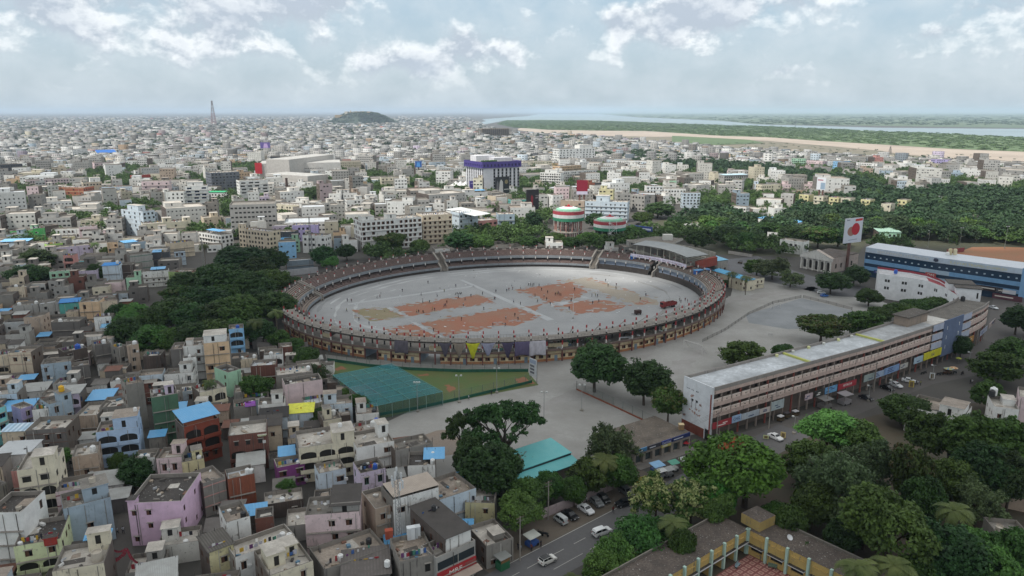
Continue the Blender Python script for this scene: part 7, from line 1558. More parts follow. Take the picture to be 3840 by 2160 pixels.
 o_ = A_[0]; c_, s_ = math.cos(-rz), math.sin(-rz); mb.poly([((p_.x-o_.x)*c_-(p_.y-o_.y)*s_, (p_.x-o_.x)*s_+(p_.y-o_.y)*c_, 0) for p_ in A_], t); o = mb.build('court_paving'); o.location = (o_.x, o_.y, .02); o.rotation_euler = (0, 0, rz); tag(o, kind='structure')
 for i, (x, y, hx, lab, rr) in enumerate(((1140, 1230, '7d8f98', 'grey blue bench on the tiled court facing the dark veranda', .9), (1700, 1250, '5f7262', 'green bench on the tiled court near the yellow wall', -.5))):
  P = GP('Y', x, y); b_ = thing('court_bench', lab, 'bench', (P.x, P.y, .021), rr, 'benches in the tiled court'); m = M(hx)
  q = MB(); q.box(-.85, .85, -.22, .22, .4, .46, m); q.build('seat', b_); q = MB(); q.box(-.85, .85, .2, .26, .5, .9, m); q.build('backrest', b_)
  for sx in (-.65, .65): q = MB(); q.box(sx-.05, sx+.05, -.2, .24, 0, .4, M('4a4a4a')); q.build('leg', b_)
 P = GP('Y', 1960, 770, hz); d_ = thing('satellite_dish', 'small white satellite dish on the dark school roof', 'dish', (P.x, P.y, hz+.03)); q = MB(); q.lathe((0, 0, .3), [(0, 0), (.4, .08), (.6, .25)], 12, lambda j: M('d0d0d2')); o = q.build('dish', d_); o.rotation_euler = (.7, 0, .4); q = MB(); q.tube((0, 0, 0), (0, 0, .45), .05, .05, 5, M('777777')); q.build('stand', d_)
school()
WHB = H('R4', 1160, 720, 1830, 880, 7, 12, 'white', 'white two storey villa with stained roof behind the tall dark trees', 'white villa behind trees', name='villa', cat='house', roof='rt', wp=.4, dirt=1.0, wk='brown', boxes=[(.55, .98, .2, .75, 1.9)], tanks=[(.62, -.05, 'black', 0, 1.5)])
H('R4', 2215, 720, 2520, 760, 7.5, 9, 'white', 'white villa wing with a green glass stair roof', 'white villa wing', name='villa', cat='house', roof='rw', wk='brown', dirt=.4, boxes=[(.5, 1, .5, .95, .8)], tanks=[(.1, .8, 'black', 1.2, 1.5), (.2, .95, 'white', 1.2, 1.8)])
H('R4', 2520, 600, 2760, 640, 10, 9, 'blush', 'mauve white house cut by the right photo edge', None, name='villa', cat='house', roof='rw')
H('B3', 1900, 560, 2700, 720, 4.5, 12, 'tan', 'low house with a broad dark sloping roof among the trees', 'dark sloping roof house', name='bungalow', cat='house', roof='rd', sheet=(0, 1, 0, 1, .05, 1.2, M('3b3533', 'roof', hex2='2e2a29')))
H('B3', 2330, 1060, 2640, 1090, 5, 6, 'cement', 'grey concrete house with a round tank top and red base', None, name='bungalow', cat='house', tanks=[(.2, .3, 'concrete', 0, .7)])
H('CR', 2370, 560, 2630, 520, 5, 9, 'cream', 'cream two storey office with small windows behind the stadium road', 'cream stadium office', name='office', cat='office', wp=.8)
H('CR', 1990, 430, 2420, 560, 5, 5, 'cream', 'low cream shelter with a long sky blue roof beside the stadium', 'sky blue shelter', name='shelter', cat='shelter', wp=.5, wk='dark', sheet=(0, 1, 0, 1, .1, .4, M('5fb0dc', 'corr')))
H('CR', 1925, 270, 2070, 320, 6, 6, 'grey', 'small shed with light blue roof right of the pavilion', None, name='shelter', cat='shelter', sheet=(0, 1, 0, 1, .1, .4, M('86c3e2', 'corr')))
# ================================================================ hill with temple
def hill():
 P = GP('M1', 2576+30, 240); n = 40; V = []
 c = GP('S', 1358, 463); R_ = 190
 mb = MB(); m = M('2c3829', 'ground', hex2='3d4a36', sc=.3)
 prof = [(1.0, 0), (.86, .25), (.66, .62), (.45, .88), (.25, .97), (0, 1.0)]
 Hh = 74
 for j in range(len(prof)):
  for i in range(n): t = 2*math.pi*i/n; k = 1+.13*math.sin(3*t+1)+.06*math.sin(7*t); V.append((c.x+R_*1.25*prof[j][0]*k*math.cos(t), c.y+R_*prof[j][0]*k*math.sin(t), Hh*prof[j][1]*(1+.08*math.sin(2*t))))
 Fq = [(j*n+i, j*n+(i+1) % n, (j+1)*n+(i+1) % n, (j+1)*n+i) for j in range(len(prof)-1) for i in range(n)]
 o = obj('hill', np_mesh('hill', np.array(V), np.array(Fq), [m], smooth=True)); tag(o, kind='structure')
 r = thing('temple', 'pale temple buildings on top of the dark wooded hill', 'temple', (c.x, c.y, 70)); anchor('hill temple', c)
 for k in range(9):
  q = MB(); x = random.uniform(-110, 60); w = random.uniform(14, 36); hh = random.uniform(6, 14); q.box(x, x+w, -40-random.random()*30, 0, -12, hh, M(random.choice(('b59c7a', 'c9c2b4', 'a08a6c')), 'wall')); q.build('hall', r)
 for x, hh in ((-70, 22), (-30, 16), (20, 18), (60, 14)):
  q = MB(); q.lathe((x, -40, 0), [(7, 0), (6, hh*.5), (3, hh*.8), (0, hh)], 8, lambda j: M('a8987c', 'wall')); q.build('spire', r)
 q = MB(); q.box(-170, 10, -95, -90, -30, -10, M('a58f6e', 'wall')); q.build('retaining_wall', r)
hill()
# ================================================================ trees
LEAF = dict(mid=M('34492a', 'leaf', hex2='52703a', sc=.3), round=M('31481f', 'leaf', hex2='47642b'), dark=M('2a4022', 'leaf', hex2='3c5a2f'), feather=M('49583a', 'leaf', hex2='5b6b45'), light=M('3d5c29', 'leaf', hex2='547737'), umbrella=M('2c4522', 'leaf', hex2='3d5b2c'),
   bloom=M('3f5626', 'leaf', hex2='566d30'), flame=M('33541f', 'leaf', hex2='4d7a2a'), yellow=M('a9a874', 'leaf', hex2='8f9458'), red=M('96441f', 'leaf', hex2='7a5a28'), palm=M('47582f', 'leaf', hex2='62703f'), wood=M('2a3d28', 'leaf', hex2='486040', sc=.4), tint=M('5f5a35', 'leaf', hex2='3f5630'))
BARK = M('4a4038', 'wall', dirt=1)
def leaf_cloud(centers, radii, per, size, seed, upb=.5, flat=.75):
 r = np.random.default_rng(seed); n = len(centers)*per
 ci = np.repeat(np.arange(len(centers)), per)
 d = r.normal(size=(n, 3)); d /= np.linalg.norm(d, axis=1)[:, None]
 rad = radii[ci]*(r.random(n)**.45); pos = centers[ci]+d*rad[:, None]*[1, 1, flat]
 nrm = d+r.normal(size=(n, 3))*.55+[0, 0, upb]; nrm /= np.linalg.norm(nrm, axis=1)[:, None]
 a = np.cross(nrm, r.normal(size=(n, 3))); a /= np.linalg.norm(a, axis=1)[:, None]; b = np.cross(nrm, a)
 s = size*r.uniform(.6, 1.25, n)[:, None]; e = s*r.uniform(.55, .9, n)[:, None]
 V = np.stack([pos-a*s, pos-b*e*.8+nrm*s*.12, pos+a*s, pos+b*e*.8-nrm*s*.12], 1).reshape(-1, 3)
 return V, np.arange(n*4).reshape(-1, 4), ci
def shell(n, seed, zmin=-.35, inner=.35, zs=1.0, lump=.18):
 r = np.random.default_rng(seed); P = []
 dirs = r.normal(size=(5, 3))
 while len(P) < n:
  d = r.normal(size=3); d /= np.linalg.norm(d)
  if d[2] < zmin: continue
  k = 1-inner*r.random()**1.6
  k *= 1+lump*np.sin(dirs @ d*2.2).sum()/2.2
  P.append(d*[1, 1, zs]*k)
 return np.array(P)
def limbs(mb, top, spread, n, seed, r0=.35, split=.45):
 r = random.Random(seed); zf = top*split
 mb.tube((0, 0, -.2), (r.uniform(-.15, .15), r.uniform(-.15, .15), zf), r0, r0*.7, 8, BARK, False)
 for i in range(n):
  a = 2*math.pi*i/n+r.uniform(-.3, .3); s = spread*r.uniform(.5, .95)
  m_ = Vector((math.cos(a)*s*.45, math.sin(a)*s*.45, zf+(top-zf)*r.uniform(.3, .5))); e = Vector((math.cos(a+.2)*s, math.sin(a+.2)*s, top*r.uniform(.78, .95)))
  mb.tube((0, 0, zf-.2), m_, r0*.55, r0*.36, 6, BARK, False); mb.tube(m_, e, r0*.36, r0*.12, 5, BARK, False)
  for k in (-1, 1): e2 = m_.lerp(e, .4)+Vector((math.cos(a+k*1.1)*s*.4, math.sin(a+k*1.1)*s*.4, (top-zf)*.25)); mb.tube(m_.lerp(e, .25), e2, r0*.22, r0*.08, 4, BARK, False)
PROTO = {}
def make_proto(key, n, per, size, seed, mat, zs=.85, R=5.0, Ht=10.0, zmin=-.35, cr=1.05, inner=.35, extra=None, lump=.18, nl=6, split=.42, flat=.75):
 c = shell(n, seed, zmin, inner, zs, lump)*R*.84; c[:, 2] += Ht-R*zs*.98
 rr = np.random.default_rng(seed+1); rad = cr*rr.uniform(.65, 1.25, n)
 V, Fq, ci = leaf_cloud(c, rad, per, size, seed+2, flat=flat)
 mats = [mat]; mi = np.zeros(len(Fq), int)
 if extra:
  mats.append(extra[0]); sel = (rr.random(n) < extra[1]) & extra[2](c, Ht); keep = rr.random(len(Fq)) < extra[3]; mi[sel[ci] & keep] = 1
 crown = np_mesh('crown', V, Fq, mats, mi); tb = MB(); limbs(tb, Ht*.86, R*.8, nl, seed, .3 if R < 6 else .4, split); PROTO[key] = (crown, tb.mesh('trunk'), R, Ht)
top_of = lambda c, H_: c[:, 2] > H_*.55
make_proto('round', 260, 56, .31, 11, LEAF['round'], zmin=-.75); make_proto('round_b', 210, 46, .38, 21, LEAF['round'], lump=.3, zs=.95, zmin=-.7); make_proto('dark', 260, 56, .31, 31, LEAF['dark'], zs=.9, zmin=-.75)
make_proto('feather', 200, 44, .26, 41, LEAF['feather'], zs=.95, cr=.95, lump=.32, inner=.5, zmin=-.7); make_proto('light', 230, 62, .27, 51, LEAF['light'], zs=.75, lump=.28); make_proto('tall', 260, 44, .36, 61, LEAF['round'], zs=1.25, Ht=13, R=4.6, lump=.25)
make_proto('bush', 220, 60, .25, 71, LEAF['light'], zs=.8, Ht=5.5, R=5, zmin=-.1, lump=.3)
make_proto('bloom', 230, 42, .32, 81, LEAF['bloom'], zs=1.0, extra=(LEAF['yellow'], .62, lambda c, H_: c[:, 2] > H_*.38, .8), lump=.34, cr=.85)
make_proto('flame', 360, 60, .27, 91, LEAF['flame'], zs=.62, R=6, Ht=9, extra=(LEAF['red'], .5, lambda c, H_: (c[:, 2] > H_*.80) & (np.hypot(c[:, 0]+.6, c[:, 1]-1.2) < 2.2), .38), lump=.22)
make_proto('tinted', 210, 44, .36, 95, LEAF['round'], zmin=-.7, extra=(LEAF['tint'], .35, top_of, .6), lump=.3)
def umbrella():
 r = np.random.default_rng(5); C_ = []
 for i in range(34):
  a = r.uniform(0, 6.283); d = 5.6*math.sqrt(r.random()); z = 9.6-(d/6)**2*3.4+r.uniform(-.5, .5)
  for k in range(6): C_.append((d*math.cos(a)+r.normal()*.75, d*math.sin(a)+r.normal()*.75, z+r.normal()*.28))
 C_ = np.array(C_); V, Fq, ci = leaf_cloud(C_, np.full(len(C_), .75), 42, .3, 6, flat=.5); tb = MB(); limbs(tb, 9.6, 5.2, 8, 9, .5, .38)
 PROTO['umbrella'] = (np_mesh('crown', V, Fq, [LEAF['umbrella']]), tb.mesh('trunk'), 6.2, 10)
umbrella()
for k, (sd, zz) in enumerate(((101, .9), (102, 1.05), (103, .75))): make_proto('wood%d' % k, 70, 20, .62, sd, LEAF['wood'], zs=zz, cr=1.5, lump=.3, nl=4)
make_proto('wood3', 70, 20, .62, 104, LEAF['light'], zs=.9, cr=1.5, lump=.3, nl=4)
def palm():
 fr = MB(); m = LEAF['palm']; r = random.Random(4)
 for i in range(22):
  a = 2*math.pi*i/22*3.1+r.uniform(-.2, .2); up = r.uniform(.1, 1.15); L_ = r.uniform(3.0, 3.7); p = Vector((0, 0, 9.2)); dirx = Vector((math.cos(a), math.sin(a), 0)); el = up; side = Vector((-math.sin(a), math.cos(a), 0))
  for s in range(8):
   d = dirx*math.cos(el)+Vector((0, 0, math.sin(el))); q = p+d*L_/8; el -= .26; w = .75*math.sin(math.pi*(s+1.2)/9.4)
   for sg in (-1, 1):
    for t in (0, .5):
     a0 = p.lerp(q, t); a1 = p.lerp(q, t+.36); tip = side*sg*w+d*.35-Vector((0, 0, .32*w)); fr.poly([a0, a1, a1+tip*1.0, a0+tip*.92], m)
   p = q
 crown = fr.mesh('crown'); tb = MB(); pts = [Vector((.25*math.sin(z*.35), .1*math.sin(z*.5), z)) for z in np.linspace(-.2, 9.3, 9)]
 for a, b in zip(pts, pts[1:]): tb.tube(a, b, .19, .17, 7, M('6b6257', 'wall'), False)
 PROTO['palm'] = (crown, tb.mesh('trunk'), 3.4, 10)
palm()
N_T = [0]
LOOK = dict(round='dense green tree', round_b='lumpy green tree', dark='dark green dense tree', feather='grey green feathery tree', light='light green tree', tall='tall dark tree', bush='low green bush', bloom='tree covered with pale yellow bloom', flame='broad bright tree with orange blossom', tinted='green tree with brownish tips', umbrella='wide umbrella shaped tree', palm='coconut palm')
def tree(key, P, R, Ht, label=None, group=None, look=None):
 cr, tk, r0, h0 = PROTO[key]
 nm = 'palm_tree' if key == 'palm' else ('bush' if key == 'bush' else 'tree')
 r = thing(nm, label, 'palm' if key == 'palm' else ('bush' if key == 'bush' else 'tree'), (P[0], P[1], 0), random.random()*6.28, group)
 s, sz = R/r0, Ht/h0
 for n_, me in (('crown', cr), ('trunk', tk)): o = obj(n_, me, r); o.scale = (s*random.uniform(.93, 1.07), s*random.uniform(.93, 1.07), sz)
 N_T[0] += 1
 if not label: auto(r, look or LOOK[key], P)
 return r
def TD(key, x, y, rp, Ht, label=None, c='D'):
 """crown centre (x, y) and crown radius rp in pixels of the 2576 wide enlargement"""
 s = CROPS[c][0]; P = GP(c, x, y, Ht*(.62 if key != 'palm' else .9)); R = rp/s*dep_of(P)/F
 return tree(key, P, R, Ht, label)
for a in [('umbrella', 1272, 1082, 104, 17, 'wide umbrella shaped tree with bare limbs over the open ground'), ('umbrella', 1165, 1092, 52, 13), ('dark', 1240, 1182, 78, 13), ('dark', 1178, 1150, 45, 12), ('round', 1330, 1235, 52, 8.5), ('light', 1312, 1288, 58, 8), ('round', 1385, 1215, 40, 7.5), ('round', 1445, 1228, 36, 7.5),
          ('feather', 1530, 1112, 72, 14), ('palm', 1520, 1160, 48, 9), ('round_b', 1478, 1190, 48, 9), ('round', 1560, 1180, 45, 9), ('bloom', 1652, 1245, 56, 11, 'tree covered with pale yellow bloom at the road edge'), ('bloom', 1740, 1262, 66, 11, 'bigger pale yellow blooming tree nearer the yellow building'),
          ('palm', 1690, 1318, 48, 8.5), ('bush', 1618, 1358, 82, 8), ('bush', 1560, 1395, 60, 7), ('round', 1700, 1330, 40, 7), ('light', 1800, 1290, 46, 9), ('bush', 1950, 1290, 50, 6), ('round', 1720, 1372, 36, 9), ('bush', 2030, 1400, 34, 5), ('round', 1985, 1310, 44, 9), ('bush', 1512, 1418, 66, 6), ('palm', 1440, 1462, 42, 4), ('flame', 1880, 1172, 132, 16, 'broad bright green tree with an orange blossom patch on top'), ('flame', 1800, 1250, 60, 11),
          ('light', 2082, 1082, 78, 12), ('round', 2150, 1100, 62, 12), ('round_b', 2030, 1150, 62, 11), ('feather', 2098, 1200, 105, 17), ('feather', 2190, 1160, 70, 14), ('tinted', 2290, 1180, 52, 15), ('feather', 2180, 1290, 80, 13), ('tall', 2332, 1090, 52, 15), ('tall', 2425, 1105, 68, 17, None), ('tall', 2510, 1110, 62, 16), ('dark', 2470, 1180, 70, 14), ('dark', 2545, 1200, 60, 13), ('round', 2400, 1200, 62, 12),
          ('light', 2240, 1322, 112, 16, 'very broad pale green crown in front of the dark sloping roof'), ('palm', 2402, 1290, 60, 13), ('round', 2330, 1250, 60, 12), ('feather', 2460, 1250, 58, 11), ('dark', 2380, 1395, 90, 12), ('light', 2475, 1400, 80, 11), ('round_b', 2560, 1390, 70, 11), ('palm', 2160, 1430, 62, 11), ('palm', 2250, 1428, 64, 11), ('round', 2310, 1440, 60, 9), ('light', 2570, 1445, 50, 8), ('dark', 2130, 1345, 50, 9), ('round', 2045, 1260, 60, 11),
          ('round', 2272, 1022, 62, 9), ('round_b', 2505, 915, 60, 11), ('round', 2555, 880, 55, 11), ('dark', 2560, 800, 45, 11), ('round', 2490, 985, 40, 9), ('dark', 2420, 870, 28, 8),
          ('dark', 1497, 915, 70, 15), ('dark', 1622, 955, 60, 13), ('tinted', 1682, 1010, 44, 11), ('round_b', 1868, 885, 58, 10), ('round', 1975, 882, 32, 6), ('tinted', 2068, 818, 56, 11), ('round_b', 2165, 808, 50, 11), ('round', 2262, 778, 40, 8), ('round', 2305, 770, 40, 8), ('round', 2350, 765, 42, 8), ('round', 2215, 790, 36, 8), ('round', 2385, 750, 30, 7),
          ('dark', 2092, 708, 42, 10), ('dark', 2150, 690, 36, 10), ('round', 2187, 742, 34, 8), ('feather', 1945, 668, 50, 12), ('feather', 1990, 695, 30, 9), ('round_b', 1905, 668, 34, 9), ('palm', 1842, 690, 22, 9), ('palm', 1878, 700, 22, 9), ('round', 1830, 710, 14, 3),
          ('round', 2440, 700, 45, 9), ('round', 2375, 690, 40, 9),
          ('dark', 620, 655, 74, 15), ('dark', 560, 705, 66, 15), ('round', 680, 705, 56, 14), ('dark', 510, 760, 66, 14), ('round', 600, 775, 74, 14), ('dark', 690, 770, 56, 13), ('round', 430, 780, 66, 13), ('light', 345, 800, 54, 12), ('round', 385, 845, 58, 11), ('dark', 480, 845, 50, 11), ('round_b', 545, 830, 50, 11), ('dark', 640, 720, 50, 15), ('dark', 585, 648, 50, 15), ('dark', 650, 680, 46, 15), ('round', 530, 690, 48, 14), ('dark', 468, 715, 46, 13), ('round', 560, 745, 50, 14), ('dark', 645, 760, 50, 13), ('dark', 480, 800, 50, 13), ('round', 390, 800, 50, 12), ('dark', 318, 830, 44, 11), ('dark', 300, 795, 38, 11), ('round', 430, 850, 44, 10), ('round_b', 590, 830, 44, 10), ('dark', 530, 800, 48, 12), ('dark', 680, 650, 40, 13),  ('tinted', 445, 740, 36, 11), ('dark', 660, 830, 40, 9),
          ('palm', 640, 812, 27, 11), ('palm', 692, 788, 28, 11), ('round', 735, 712, 32, 8), ('round', 770, 895, 36, 8), ('feather', 792, 932, 30, 7), ('round', 735, 868, 32, 7), ('round_b', 705, 850, 26, 7), ('round_b', 640, 970, 40, 9), ('palm', 526, 965, 26, 9), ('light', 905, 1012, 27, 6), ('light', 866, 992, 16, 4), ('round', 805, 1045, 34, 5), ('light', 718, 1226, 26, 5), ('dark', 335, 1185, 46, 8), ('round', 300, 1160, 26, 6), ('round', 365, 1175, 28, 6), ('light', 152, 1158, 26, 6), ('round', 65, 1085, 20, 6), ('light', 235, 1100, 14, 3), ('round', 700, 1010, 14, 4), ('round', 205, 1010, 14, 4),
          ('dark', 85, 652, 50, 12), ('dark', 68, 692, 50, 11), ('dark', 240, 682, 24, 9), ('palm', 238, 615, 16, 10), ('palm', 512, 620, 18, 13), ('round', 270, 630, 16, 6), ('dark', 120, 690, 22, 8), ('light', 130, 440, 14, 6), ('dark', 515, 755, 40, 12),
          ('tinted', 985, 605, 38, 13), ('round_b', 945, 630, 24, 9), ('round', 1058, 615, 27, 9), ('dark', 1155, 603, 42, 12), ('round', 1215, 606, 34, 11), ('dark', 872, 632, 26, 9), ('dark', 818, 640, 33, 11), ('light', 835, 662, 24, 8), ('dark', 1338, 555, 26, 14), ('round', 1395, 600, 40, 10), ('round', 1330, 605, 30, 9), ('light', 1482, 600, 36, 11), ('round', 1438, 608, 26, 9), ('dark', 1540, 590, 40, 11), ('round', 1595, 580, 40, 10), ('dark', 1500, 552, 26, 11), ('dark', 1655, 525, 42, 12), ('round', 1620, 545, 30, 10), ('dark', 1750, 600, 32, 11), ('dark', 1708, 560, 30, 10), ('light', 1790, 520, 24, 9), ('round', 1430, 465, 20, 10), ('dark', 1350, 450, 16, 9), ('dark', 800, 483, 46, 12), ('round', 850, 490, 26, 10), ('light', 960, 510, 18, 8), ('dark', 1830, 590, 36, 12), ('round', 1880, 600, 32, 11), ('round_b', 1935, 575, 40, 12), ('round', 1800, 565, 30, 10), ('dark', 1990, 590, 42, 13), ('tinted', 2060, 590, 45, 14), ('dark', 2110, 595, 30, 11)]: TD(*a)
WOODG = 'trees of the large wood'
def scatter(poly, step, seed):
 r = random.Random(seed); xs = [p[0] for p in poly]; ys = [p[1] for p in poly]; out = []; x = min(xs)
 while x < max(xs):
  y = min(ys)
  while y < max(ys): out.append((x+r.uniform(-.4, .4)*step, y+r.uniform(-.4, .4)*step)); y += step
  x += step
 A = np.array(out); k = inpoly(A[:, 0], A[:, 1], poly); return A[k]
pts = np.vstack([scatter(WOOD2, 8.5, 3)]); pts = pts[np.argsort(np.hypot(pts[:, 0]*.6, pts[:, 1]))]
inner = np.zeros(len(pts), bool)
for o_ in OCC:
 if 250 < o_[0][1] < 800:
  c_, s_ = math.cos(o_[1]), math.sin(o_[1]); u = (pts[:, 0]-o_[0][0])*c_+(pts[:, 1]-o_[0][1])*s_; v = -(pts[:, 0]-o_[0][0])*s_+(pts[:, 1]-o_[0][1])*c_; inner |= (u > -3) & (u < o_[2]+3) & (v > -9) & (v < o_[3]+2)
pts = pts[~inner]
for i, (x, y) in enumerate(pts[:150]):
 k = random.choice(('wood0', 'wood1', 'wood2', 'wood0', 'wood1', 'wood2', 'wood3')); s_ = random.random()**1.5; o = tree(k, (x, y), 4.2+4.5*s_, 8+7*s_*random.uniform(.7, 1.2), 'dark green tree standing in the dense wood behind the blue police building and billboard', WOODG)
def mass(name, P_, Rs, Hs, seed, n=26, per=11, size=.95, mat=None):
 r = np.random.default_rng(seed); Vs, Fs = [], []; base = []
 for k in range(4):
  c = shell(n, seed+k, -.3, .3, .85, .3)*4.2; c[:, 2] += 5.6
  base.append(leaf_cloud(c, np.full(n, 1.7), per, size, seed+10+k)[0])
 o = 0
 for (x, y), R_, H_ in zip(P_, Rs, Hs):
  b = base[r.integers(4)]; a = r.uniform(0, 6.283); s = R_/5; q = b*[s, s, H_/10]; c_, s_ = math.cos(a), math.sin(a)
  Vs.append(np.c_[q[:, 0]*c_-q[:, 1]*s_+x, q[:, 0]*s_+q[:, 1]*c_+y, q[:, 2]])
 V = np.vstack(Vs); tag(obj(name, np_mesh(name, V, np.arange(len(V)).reshape(-1, 4), [mat or LEAF['wood']])), kind='stuff')
rest = pts[150:]
w1 = scatter(WOOD1, 10, 5)
allw = np.vstack([rest, w1]); sz_ = RNG.random(len(allw))**1.5; mass('distant_woodland', allw, 4.2+4.8*sz_, 7+8*sz_, 300)
fm = ~MASK; jj, ii = np.nonzero(fm); cx_, cy_ = X0+CELL*(ii+.5), Y0+CELL*(jj+.5)
ok = (cy_ > 480) & (cy_ < 1250) & (np.abs(cx_) < cy_*.75+40) & ~((cx_ > 60) & np.array([beyond_city(a, b) for a, b in zip(cx_, cy_)]))
sel = np.nonzero(ok)[0]; sel = RNG.choice(sel, min(len(sel), 1700), replace=False); A_ = np.c_[cx_[sel], cy_[sel]]
PK_ = np.array([(x_+R_*1.3*RNG.normal()*.6, y_+R_*RNG.normal()*.55) for x_, y_, R_ in POCK for _ in range(int(R_*R_/9))])
A_ = np.vstack([A_, PK_]); mass('town_trees', A_, RNG.uniform(2.6, 6.0, len(A_)), RNG.uniform(5, 11.5, len(A_)), 320, 20, 9, .85, LEAF['mid'])
green = np.vstack([scatter(pxs('M1', p_), 9, 7) for p_ in ([(830, 850), (1060, 830), (1640, 800), (1630, 840), (1480, 900), (1090, 860)], [(400, 800), (600, 790), (620, 860), (430, 830)], [(1700, 740), (1830, 750), (1830, 690), (1700, 680)], [(2260, 690), (2540, 730), (2540, 640), (2330, 640)], [(350, 740), (520, 760), (500, 660), (380, 660)], [(750, 790), (880, 780), (880, 730), (760, 720)])])
mass('vacant_plot_greenery', green, RNG.uniform(2.5, 5.5, len(green)), RNG.choice([1.2, 2, 3, 8], len(green)), 330, 22, 10, .6, LEAF['light'])
def far_green():
 A_, B_ = [], []
 for _ in range(9500):
  x_, y_ = RNG.uniform(-100, 3950), 430+RNG.random()**1.2*190; P = G(x_, y_)
  if P.y < 1150 or P.y > 9500 or beyond_city(P.x, P.y): continue
  if x_ > 1730+(y_-430)*2.2 and y_ < 505: continue
  A_.append((P.x, P.y))
 A_ = np.array(A_); mass('far_town_trees', A_, 4+A_[:, 1]/480*RNG.uniform(.5, 1.3, len(A_)), RNG.uniform(7, 13, len(A_)), 340, 14, 6, 1.4)
 isl = scatter([(p.x, p.y) for p in ISL], 24, 9); isl = isl[(isl[:, 1] < 7000)]; isl = isl[RNG.random(len(isl)) < .75]
 if len(isl) > 5200: isl = isl[RNG.choice(len(isl), 5200, replace=False)]
 mass('island_scrub', isl, 6+isl[:, 1]/420*RNG.uniform(.5, 1.2, len(isl)), RNG.uniform(2.5, 7, len(isl)), 350, 10, 6, 1.7, M('56703a', 'leaf', hex2='6f8a46'))
 fb = []
 for _ in range(1500):
  x_ = RNG.uniform(2150, 3950); P = GP('S', x_, 424+RNG.random()**1.2*46)
  if inpoly(np.array([P.x]), np.array([P.y]), [(p.x, p.y) for p in RIV])[0] or inpoly(np.array([P.x]), np.array([P.y]), [(p.x, p.y) for p in ISL])[0] or P.y > 22000: continue
  fb.append((P.x, P.y))
 fb = np.array(fb); mass('far_bank_trees', fb, 9+fb[:, 1]/300*RNG.uniform(.4, 1.2, len(fb)), RNG.uniform(6, 12, len(fb)), 360, 10, 5, 1.9)
 sc = scatter(pxs('M3', [(100, 330), (640, 380), (1500, 425), (2576, 470), (2576, 430), (1500, 365), (600, 310)]), 30, 12); sc = sc[RNG.random(len(sc)) < .3]
 mass('scrub_bushes', sc, RNG.uniform(2, 6, len(sc)), RNG.uniform(1.5, 5, len(sc)), 370, 12, 7, 1.0)
 hl = []
 c = G(1358, 463)
 for _ in range(620): a = RNG.uniform(0, 6.283); d = RNG.random()**.5; hl.append((c.x+232*d*math.cos(a), c.y+186*d*math.sin(a)))
 Vs = np.array(hl); r_ = np.hypot((Vs[:, 0]-c.x)/238, (Vs[:, 1]-c.y)/190); zz = 74*np.interp(r_, [0, .25, .45, .66, .86, 1], [1, .97, .88, .62, .25, 0])
 mass('hill_wood', Vs, RNG.uniform(12, 20, len(Vs)), RNG.uniform(8, 12, len(Vs)), 380, 12, 7, 1.6)
 o = bpy.data.objects['hill_wood']; v = np.empty(len(o.data.vertices)*3, np.float32); o.data.vertices.foreach_get('co', v); v = v.reshape(-1, 3); per = len(v)//len(Vs); v[:, 2] += np.repeat(zz, per); o.data.vertices.foreach_set('co', v.ravel())
far_green()
# ================================================================ practice nets, fences, poles, walls
def netmat(hexc, a):
 m = M(hexc, 'plain', rough=.8, k=1.0, sc=a); nt = m.node_tree
 b = nt.nodes['Principled BSDF']; b.inputs['Alpha'].default_value = a; return m
NETM = netmat('1f747e', .52); NETW = netmat('2c5f5c', .34); WIRE = netmat('77807c', .16); GREENB = M('1f5a48', 'cloth')
def nets():
 A, B_, C_, D_ = GP('N', 152, 730, 4.4), GP('N', 655, 1105, 4.4), GP('N', 1480, 930, 4.4), GP('N', 865, 592, 4.4)
 r = thing('practice_nets', 'teal cricket practice net enclosure on slim posts', 'net cage', (A.x, A.y, 0)); anchor('teal practice nets', (A+C_)/2)
 f = lambda u, v, z=4.4: ((1-u)*(1-v)*A+u*(1-v)*B_+u*v*C_+(1-u)*v*D_-A)*1.0+Vector((0, 0, 0))
 def P(u, v, z): q = f(u, v); return Vector((q.x, q.y, z))
 nu, nv = 7, 4
 pale = M('559aa0', rough=.6)
 for v in range(nv):
  mb = MB(); n = 14
  for i in range(n): mb.poly([P(i/n, v/nv, 4.4), P((i+1)/n, v/nv, 4.4), P((i+1)/n, (v+1)/nv-.012, 4.4-.0), P(i/n, (v+1)/nv-.012, 4.4)], NETM)
  mb.build('net_roof', r)
 for (a, b) in (((0, 0), (1, 0)), ((1, 0), (1, 1)), ((1, 1), (0, 1)), ((0, 1), (0, 0))): mb = MB(); mb.poly([P(*a, 0.02), P(*b, .02), P(*b, 4.39), P(*a, 4.39)], NETW); mb.build('net_wall', r)
 for u in range(1, nu): mb = MB(); mb.poly([P(u/nu, 0, .05), P(u/nu, .98, .05), P(u/nu, .98, 4.35), P(u/nu, 0, 4.35)], netmat('2c5f5c', .10)); mb.build('net_divider', r)
 mb = MB()
 for u in range(nu+1): mb.tube(P(u/nu, 0, 4.43), P(u/nu, 1, 4.43), .05, .05, 4, pale)
 for v in range(nv+1): mb.tube(P(0, v/nv, 4.45), P(1, v/nv, 4.45), .05, .05, 4, pale)
 mb.build('top_rope', r)
 for u in range(nu+1):
  for v in range(nv+1): q = MB(); p_ = P(u/nu, v/nv, 0); q.tube(p_, p_+Vector((0, 0, 4.4)), .06, .06, 5, M('8fa3a0')); q.build('post', r)
 mb = MB()
 for a, b, h, m in ((.06, .4, .016, M('8f8578', 'ground')), (.42, .5, .02, M('7d6a60', 'ground')), (.55, .62, .02, M('6d6f6a', 'ground'))):
  mb.poly([P(.05, a, .03), P(.42, a, .03), P(.42, b, .03), P(.05, b, .03)], m)
 mb.build('pitch_mat', r)
nets()
